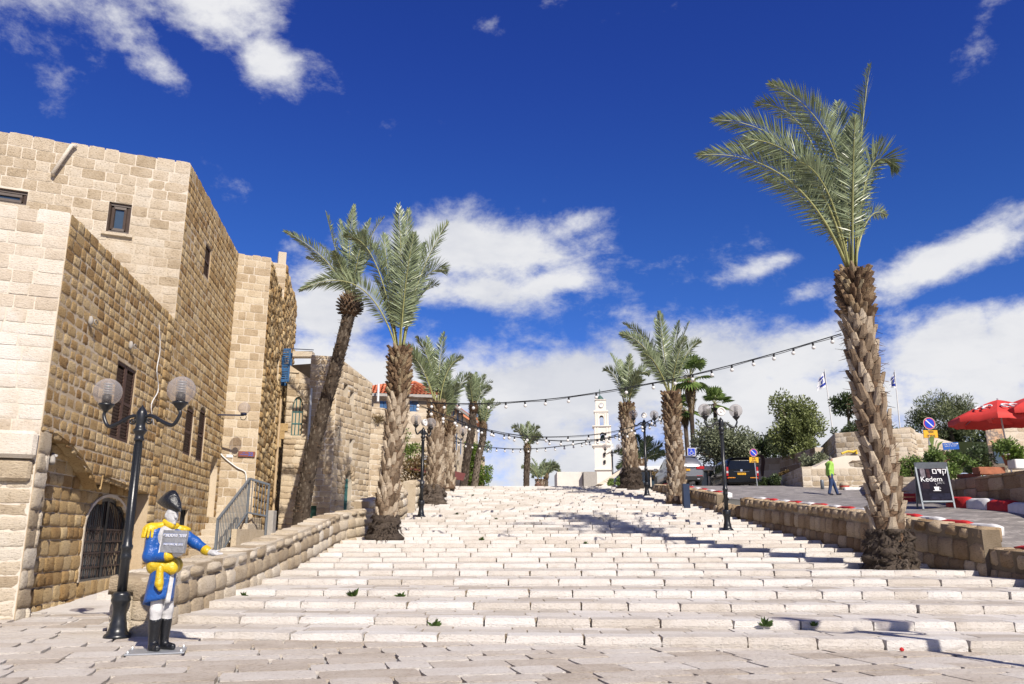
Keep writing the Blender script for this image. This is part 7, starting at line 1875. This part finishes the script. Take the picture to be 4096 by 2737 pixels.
# bell tower
TY = 170.0
tw = thing('bell_tower', 'slender cream church bell tower with clock and green dome', 'tower', (at(2408, 1945, TY).x, TY, 4.2))
ct = crop(2300, 1530, 3.483); tz = lambda y: at(*ct((400, y)), TY).z; tx = lambda x: at(*ct((x, 800)), TY).x
def stage(x0, x1, y0, y1, arch=None, nm='shaft'):
    a, b = tx(x0), tx(x1); z0, z1 = tz(y1), tz(y0); w = b - a; rz = R(-6)
    c = Vector(((a + b) / 2, TY + w / 2, 0)); T = [Vector((math.cos(rz + k * math.pi / 2), math.sin(rz + k * math.pi / 2), 0)) for k in range(4)]
    cor = [c + (T[0] * sx + T[1] * sy) * w / 2 for sx, sy in ((-1, -1), (1, -1), (1, 1), (-1, 1))]
    for k in range(4):
        t_, L_ = seg(cor[k], cor[(k + 1) % 4]); h = []
        if arch and k % 2 == 0: h = [(L_ * .34, L_ * .66, z0 + (z1 - z0) * arch[0], z0 + (z1 - z0) * arch[1], L_ * .16)]
        Wl = Wall(cor[k], t_, 0, L_, z0, z1, h, thick=.3, reveal=.5); Wl.body(nm, M_TOWER, tw, back=False)
        if arch:
            for q_ in (.06, .22, .78, .94): mb = MB(); mb.bar(Wl.p(L_ * q_, z0, .02), Wl.p(L_ * q_, z1, .02), L_ * .10, .12, up=tuple(Wl.n)); mb.build('pilaster', M_TOWER, tw)
    return c, w, z0, z1, rz
def cornice(x0, x1, y0, y1):
    a, b = tx(x0), tx(x1); w = b - a; z0, z1 = tz(y1), tz(y0)
    for k, (f, g_) in enumerate(((.90, 0), (1.0, .5))):
        mb = MB(); mb.box(((a + b) / 2, TY + w / 2 * .86, z0 + (z1 - z0) * (g_ + .25)), (w * f, w * f, (z1 - z0) * .52), rz=R(-6)); mb.build('cornice', M_TOWER, tw)
b0 = stage(282, 520, 900, 1470); cornice(250, 540, 862, 902)
mb = MB(); mb.box((tx(400), TY + 1.6, tz(1212)), (tx(525) - tx(276), tx(525) - tx(276), .3), rz=R(-6)); mb.build('string_course', M_TOWER, tw)
stage(284, 512, 622, 866, (.06, .55), 'bell_stage'); cornice(258, 520, 602, 626)
stage(296, 478, 428, 606, (.0, .66), 'lantern_stage'); cornice(280, 482, 388, 432)
c_, w_, z0, z1, rz_ = stage(306, 452, 246, 392, None, 'clock_stage'); cornice(294, 456, 236, 252)
cm = Vector((tx(378), TY - .12, tz(320))); MM = basis(cm, (math.cos(rz_), math.sin(rz_), 0), (0, 0, 1)); rc = (tx(408) - tx(348)) / 2
mb = MB(); mb.lathe([(rc, 0), (rc, .05)], 28, MM); ck_ = mb.build('clock_face', M_WHITE, tw)
mb = MB(); mb.lathe([(rc, .0), (rc * 1.1, .06), (rc * 1.1, .09), (rc * .96, .07)], 28, MM, caps=False); mb.build('clock_rim', M_TAN_CONC, ck_)
for ang, l in ((35, .5), (-15, .75)): mb = MB(); mb.bar(MM @ Vector((0, 0, .07)), MM @ Vector((rc * l * math.sin(R(ang)), rc * l * math.cos(R(ang)), .07)), .09, .02); mb.build('clock_hand', M_BLACK, ck_)
for k in range(12): mb = MB(); t_ = k * math.pi / 6; mb.bar(MM @ Vector((rc * .78 * math.sin(t_), rc * .78 * math.cos(t_), .06)), MM @ Vector((rc * .92 * math.sin(t_), rc * .92 * math.cos(t_), .06)), .05, .02); mb.build('hour_mark', M_BLACK, ck_)
mb = MB(); mb.smooth = True; rd_ = (tx(420) - tx(322)) / 2; mb.lathe([(rd_ * 1.05, 0), (rd_ * 1.02, .3), (rd_ * .95, rd_ * .6), (rd_ * .72, rd_ * 1.0), (rd_ * .35, rd_ * 1.28), (.12, rd_ * 1.4), (.10, rd_ * 1.7)], 20, Matrix.Translation((tx(372), TY + w_ / 2, tz(242)))); mb.build('dome', M_DOME, tw)
mb = MB(); zc = tz(242) + rd_ * 1.6; mb.bar((tx(368), TY + w_ / 2, zc), (tx(368), TY + w_ / 2, tz(80)), .12); mb.bar((tx(355), TY + w_ / 2, tz(105)), (tx(381), TY + w_ / 2, tz(105)), .1); mb.build('cross', M_DOME, tw)
mb = MB(); mb.smooth = True; mb.lathe([(.75, 0), (.6, .35), (.45, .9), (.3, 1.2), (.05, 1.3)], 16, Matrix.Translation((tx(400), TY + 1.6, tz(800)))); mb.build('bell', M_DOME, tw)
for y_, h_ in ((980, 52), (1085, 48)): mb = MB(); mb.box((tx(404), TY - .22, tz(y_ + h_ / 2)), (.42, .2, tz(y_) - tz(y_ + h_))); mb.build('slit_window', M_DARK, tw)
# plain blocks beside the tower
wb2 = thing('plaster_block', 'plain white plaster block on the skyline left of the tower', 'building', at(2270, 1940, 80))
a_ = at(2228, 1888, 80); b_ = at(2382, 1886, 80)
mb = MB(); mb.box(((a_.x + b_.x) / 2, 82.5, (a_.z + 3.5) / 2), (b_.x - a_.x, 5, a_.z - 3.5)); mb.build('wall', M_PLASTER, wb2)
mb = MB(); q = at(2330, 1915, 79.96); mb.box((q.x, 79.97, (a_.z + 3.5) / 2), (.06, .06, a_.z - 3.5)); mb.build('joint', M_TAN_CONC, wb2)
mb = MB(); mb.box((b_.x - .6, 79.6, (a_.z + 3.4) / 2), (1.3, .9, a_.z - 3.5)); mb.build('end_pier', M_TAN_CONC, wb2)
pv = thing('pavilion', 'low flat-roofed pavilion with slanted end and dark glazing behind the palms', 'building', at(2560, 1930, 62))
R0 = [at(x, y, 60) for x, y in ((2392, 1936), (2500, 1868), (2505, 1880), (2415, 1938))]; mb = MB(); mb.prism(R0, (0, 0, 0), (0, 6, 0)); mb.build('slanted_end', M_PLASTER2, pv)
q0, q1 = at(2495, 1868, 59), at(2900, 1852, 59); mb = MB(); mb.box(((q0.x + q1.x) / 2, 62, q0.z - .1), (q1.x - q0.x, 6.4, .3), bev=.03); mb.build('roof', M_WHITEP, pv)
mb = MB(); mb.box(((q0.x + q1.x) / 2 + .3, 62.4, (q0.z + 4.0) / 2 - .15), (q1.x - q0.x - .8, 5.6, q0.z - 4.3)); mb.build('glazing', M_GLASS, pv)
for k in range(9): mb = MB(); x = q0.x + .3 + (q1.x - q0.x - .6) * k / 8; mb.bar((x, 59.4, 4.0), (x, 59.4, q0.z - .2), .09); mb.build('mullion', M_PLASTER2, pv)
gz = MB(); V = [at(x, y, 60.3) for x, y in ((2425, 1938), (2503, 1882), (2503, 1938))]; gz.add(V, [(0, 1, 2)]); gz.build('end_glazing', M_GLASS, pv)
bush('green shrubs in front of the low pavilion', 2455, 1928, 57.5, 1.3, .35, M_HEDGE, 1300, .14, nb=10, seed=41)
bush('dry twiggy bush between the cars and the pavilion', 2650, 1905, 56, .8, .5, M_DRY, 500, .2, nb=6, seed=42)
# vine wall left of the stair head
vn = thing('vine', 'bright green vine tumbling over a wall beside the slim palms', 'vine', at(1910, 1950, 67)); vb = []
rg = random.Random(4)
for k in range(34): x = 1872 + rg.random() * 80; y = 1775 + rg.random() * 165; vb.append((tuple(at(x + (10 if y > 1850 else 0) * rg.random(), y, 66.5 + rg.random() * 1.5)), rg.uniform(.3, .55)))
foliage('foliage', vb, 6500, .17, M_VINE, vn)
mb = MB(); q = at(1905, 1860, 68.5); mb.box((q.x, 69, 6.0), (1.4, .6, 4.4)); mb.build('wall', M_FAR, vn)
bush('reddish green shrub in front of the tiled house', 1660, 1880, 56, 1.35, 1.15, M_DRY, 2400, .17, nb=18, seed=51)
bush('yellow green creeper hanging beside the scaly palm', 1640, 1790, 57, .75, 1.3, M_VINE, 1200, .15, nb=12, seed=52)
bush('tuft of dry grass on top of the eroded wall', 1515, 1672, 52.6, .55, .3, M_DRY, 420, .22, 'grass_tuft', 6, 53, .15, cat='grass tuft', stem=False)
bush('green weed growing from the alley wall by the small globe lamp', 1205, 1805, 38.5, .28, .55, M_WEED, 420, .12, nb=8, seed=54, stem=False, cat='weed')
# weeds in the step joints
def weed(x, y, s, lab):
    z_ = None
    for n in range(1, 37):
        q = at(x, y, ZF[n - 1] - .03)
        if abs(q.z - (n - 1) * RISE) < .07: z_ = (q, n); break
    if not z_: return
    q, n = z_; q.z = (n - 1) * RISE; root = thing('weed', lab, 'weed', q, 'weeds in the step joints'); mb = MB(); rg = random.Random(int(x))
    for k in range(26):
        a = rg.uniform(0, 6.28); e = rg.uniform(.2, 1.2); d = Vector((math.cos(a) * math.cos(e), math.sin(a) * math.cos(e) * .5 - .25, math.sin(e))); l = s * rg.uniform(.5, 1.1); w = d.cross(Vector((rg.random(), rg.random(), .2))).normalized() * l * .16; m_ = q + d * l * .55
        mb.add([q, m_ + w, q + d * l, m_ - w], [(0, 1, 2, 3)])
    mb.build('leaves', M_WEED, root)
for x, y, s, lab in ((1415, 2388, .20, 'largest green weed tuft low on the steps, left of centre'), (1603, 2385, .13, 'small weed in a step joint right of the largest weed tuft'), (1735, 2500, .15, 'weed tuft on the second step from the bottom'), (3060, 2510, .16, 'spiky weed on the bottom steps below the long lamp shadow'), (1925, 2158, .15, 'weed tuft halfway up the stairs'), (2342, 2177, .12, 'small weed halfway up the stairs right of centre'), (1985, 2075, .14, 'weed tuft two thirds up the stairs'), (1828, 2057, .14, 'weed at the left two thirds up the stairs'), (1890, 1986, .16, 'weed near the stair head at the left'), (1940, 1995, .13, 'weed near the stair head beside another weed'), (3255, 2513, .1, 'thin weed in a bottom step joint at the right'), (975, 2378, .12, 'little weed where the parapet meets the steps'), (2188, 1958, .14, 'tiny weed on the top step')): weed(x, y, s, lab)
# small things on the houses
cc = thing('security_camera', 'white tube camera under the arch of the whitewashed house', 'camera', wl.p(.35, 2.8, .1))
mb = MB(); mb.smooth = True; mb.tube([wl.p(.55, 2.92, .16), wl.p(.25, 2.76, .28)], [.045, .055], 12); mb.build('housing', M_TAN_CONC, cc); mb = MB(); mb.bar(wl.p(.6, 2.95, 0), wl.p(.5, 2.9, .25), .04); mb.build('bracket', M_WHITEPIPE, cc)
bsn = thing('hotel_sign', 'blue arrow sign with white letters at the left edge', 'sign', frA.p(1.0, 1.9, .03)); p_ = at(18, 2036, 1); 
q = atp(2, 2036, WA, DF); q = q + frA.n * .28; MM = basis(q, DF, (0, 0, 1))
mb = MB(); mb.box((0, 0, 0), (.46, .30, .02), M=MM); bd_ = mb.build('board', M_SIGNBLUE, bsn)
text_obj('ELI', .13, MM @ Matrix.Translation((.195, .07, .012)), M_WHITE, bd_, align='RIGHT'); text_obj('NG', .07, MM @ Matrix.Translation((.13, -.03, .012)), M_WHITE, bd_, align='RIGHT')
mb = MB(); mb.bar(MM @ Vector((-.1, -.1, .014)), MM @ Vector((.2, -.1, .014)), .008); mb.bar(MM @ Vector((.17, -.07, .014)), MM @ Vector((.2, -.1, .014)), .008); mb.bar(MM @ Vector((.17, -.13, .014)), MM @ Vector((.2, -.1, .014)), .008); mb.build('arrow', M_WHITE, bd_)
text_obj('22', .26, basis(wl.p(.42, 2.25, .085), DW, (0, 0, 1)), M_MORTAR_D, hA, name='house_number')
def bracket_lamp(label, A, d, L, rg, drop=False):
    root = thing('wall_lamp', label, 'wall lamp', A, 'globe lamps on brackets on the house walls'); d = Vector(d).normalized()
    mb = MB(); mb.bar(A, A + d * L, .06, .045); mb.build('bracket', M_NAVY, root); mb = MB(); mb.smooth = True; mb.lathe([(.09, 0), (.11, .05), (.09, .09)], 14, Matrix.Translation(A + d * L)); mb.build('cup', M_NAVY, root)
    mb = MB(); mb.smooth = True; mb.sphere(A + d * L + Vector((0, 0, .06 + rg * .9)), rg, 20, 14); mb.build('globe', M_GLOBE, root)
    mb = MB(); mb.tube([A + d * L + Vector((.1 * math.cos(t), 0, -.06 + .1 * math.sin(t))) for t in [3.1 + k * .5 for k in range(8)]], .012, 5); mb.build('hook', M_IRON, root)
bracket_lamp('globe lamp on a bracket in front of the number board', wb.p(13.23 - 6.9, 5.55, .02), wb.n + Vector((0, .0, 0)), .85, .21)
bracket_lamp('globe lamp on a bracket beside the leaning palm', Vector((-11.2, 39.6, 5.3)), Vector((1, -.15, 0)), .75, .22)
nb_ = thing('number_board', 'red wooden number board on the sunlit house face', 'sign', fc.p(.75, 4.0, .05)); q = atp(986, 1818, WC, DF) + fc.n * .06; MM = basis(q, DF, (0, 0, 1))
mb = MB(); mb.box((0, 0, 0), (.58, .20, .04), M=MM, bev=.01); bd_ = mb.build('board', plain('red_brown_board', (.20, .055, .035), .6), nb_)
text_obj('22', .17, MM @ Matrix.Translation((.13, .0, .022)), M_SIGNBLUE, bd_, bold=.004); text_obj('OHANA', .055, MM @ Matrix.Translation((-.1, -.03, .022)), M_SIGNBLUE, bd_) if False else None
mb = MB()
for k in range(7): mb.box((-.20 + k * .035, -.02 + .012 * (k % 2), .024), (.022, .03, .006), M=MM)
for k in range(3): mb.box((-.13 + k * .03, .045, .024), (.02, .025, .006), M=MM)
mb.build('faded_lettering', M_SIGNBLUE, bd_)
mb = MB(); q = atp(918, 1825, WC, DF) + fc.n * .04; mb.box((0, 0, 0), (.22, .10, .02), M=basis(q, DF, (0, 0, 1))); tag(mb.build('address_tile', M_WHITEP), 'small white address tile beside the number board', 'tile')
pw = MB(); pw.smooth = True; PT = [(880, 1815), (900, 1835), (945, 1870), (975, 1885), (983, 1900), (985, 1950)]; pw.tube(curve_pts([atp(x, y, WC, DF) + fc.n * .06 for x, y in PT], 20), .025, 6); tag(pw.build('white_cable_pipe', M_WHITEPIPE), 'white plastic pipe bending down the sunlit house face', 'pipe')
cb_ = MB(); cb_.tube(curve_pts([atp(x, y, WA, DW) + wu.n * .09 for x, y in ((622, 1300), (625, 1400), (612, 1480), (618, 1560), (590, 1620), (600, 1700))], 24), .012, 5); tag(cb_.build('hanging_wire', M_WHITEPIPE), 'thin pale wire hanging down the brown side wall', 'wire')
ac = thing('roof_unit', 'roof box with a dark railing on the far stone house', 'roof unit', at(1215, 1420, 38)); q = at(1215, 1420, 38)
mb = MB(); mb.box(tuple(q), (.95, .5, .26)); mb.build('box', M_PARAPET, ac); mb = MB(); mb.bar(q + Vector((-.6, -.3, .24)), q + Vector((.55, -.3, .18)), .035); mb.build('rail', M_NAVY, ac)
ch = MB(); q = at(1513, 1575, 60); ch.tube([q + Vector((0, 0, -.6)), q + Vector((0, 0, .75))], .09, 8); tag(ch.build('chimney_pipe', M_WHITEPIPE), 'white chimney pipe beside the tiled roof', 'pipe')
fld = MB(); q = at(1704, 1833, 58); fld.box(tuple(q), (.45, .2, .3), bev=.02); tag(fld.build('floodlight', M_STEEL), 'grey floodlight on the tiled house front', 'floodlight')
mb = MB(); mb.lathe([(.02, 0), (.05, .02), (.05, .06), (.01, .09)], 10, Matrix.Scale(.6, 4) if False else Matrix.Translation(atz(3608, 2606, -.085)) @ Matrix.Scale(.6, 4)); tag(mb.build('bottle_cap_ball', M_RED), 'small red ball lying at the bottom step', 'ball')
# a lamp off the frame whose shadow falls across the lowest steps
lamp('lamp outside the picture casting the shadow at the bottom right', (7.95, 7.85, -.14), 3.95, R(-4), 1.3)
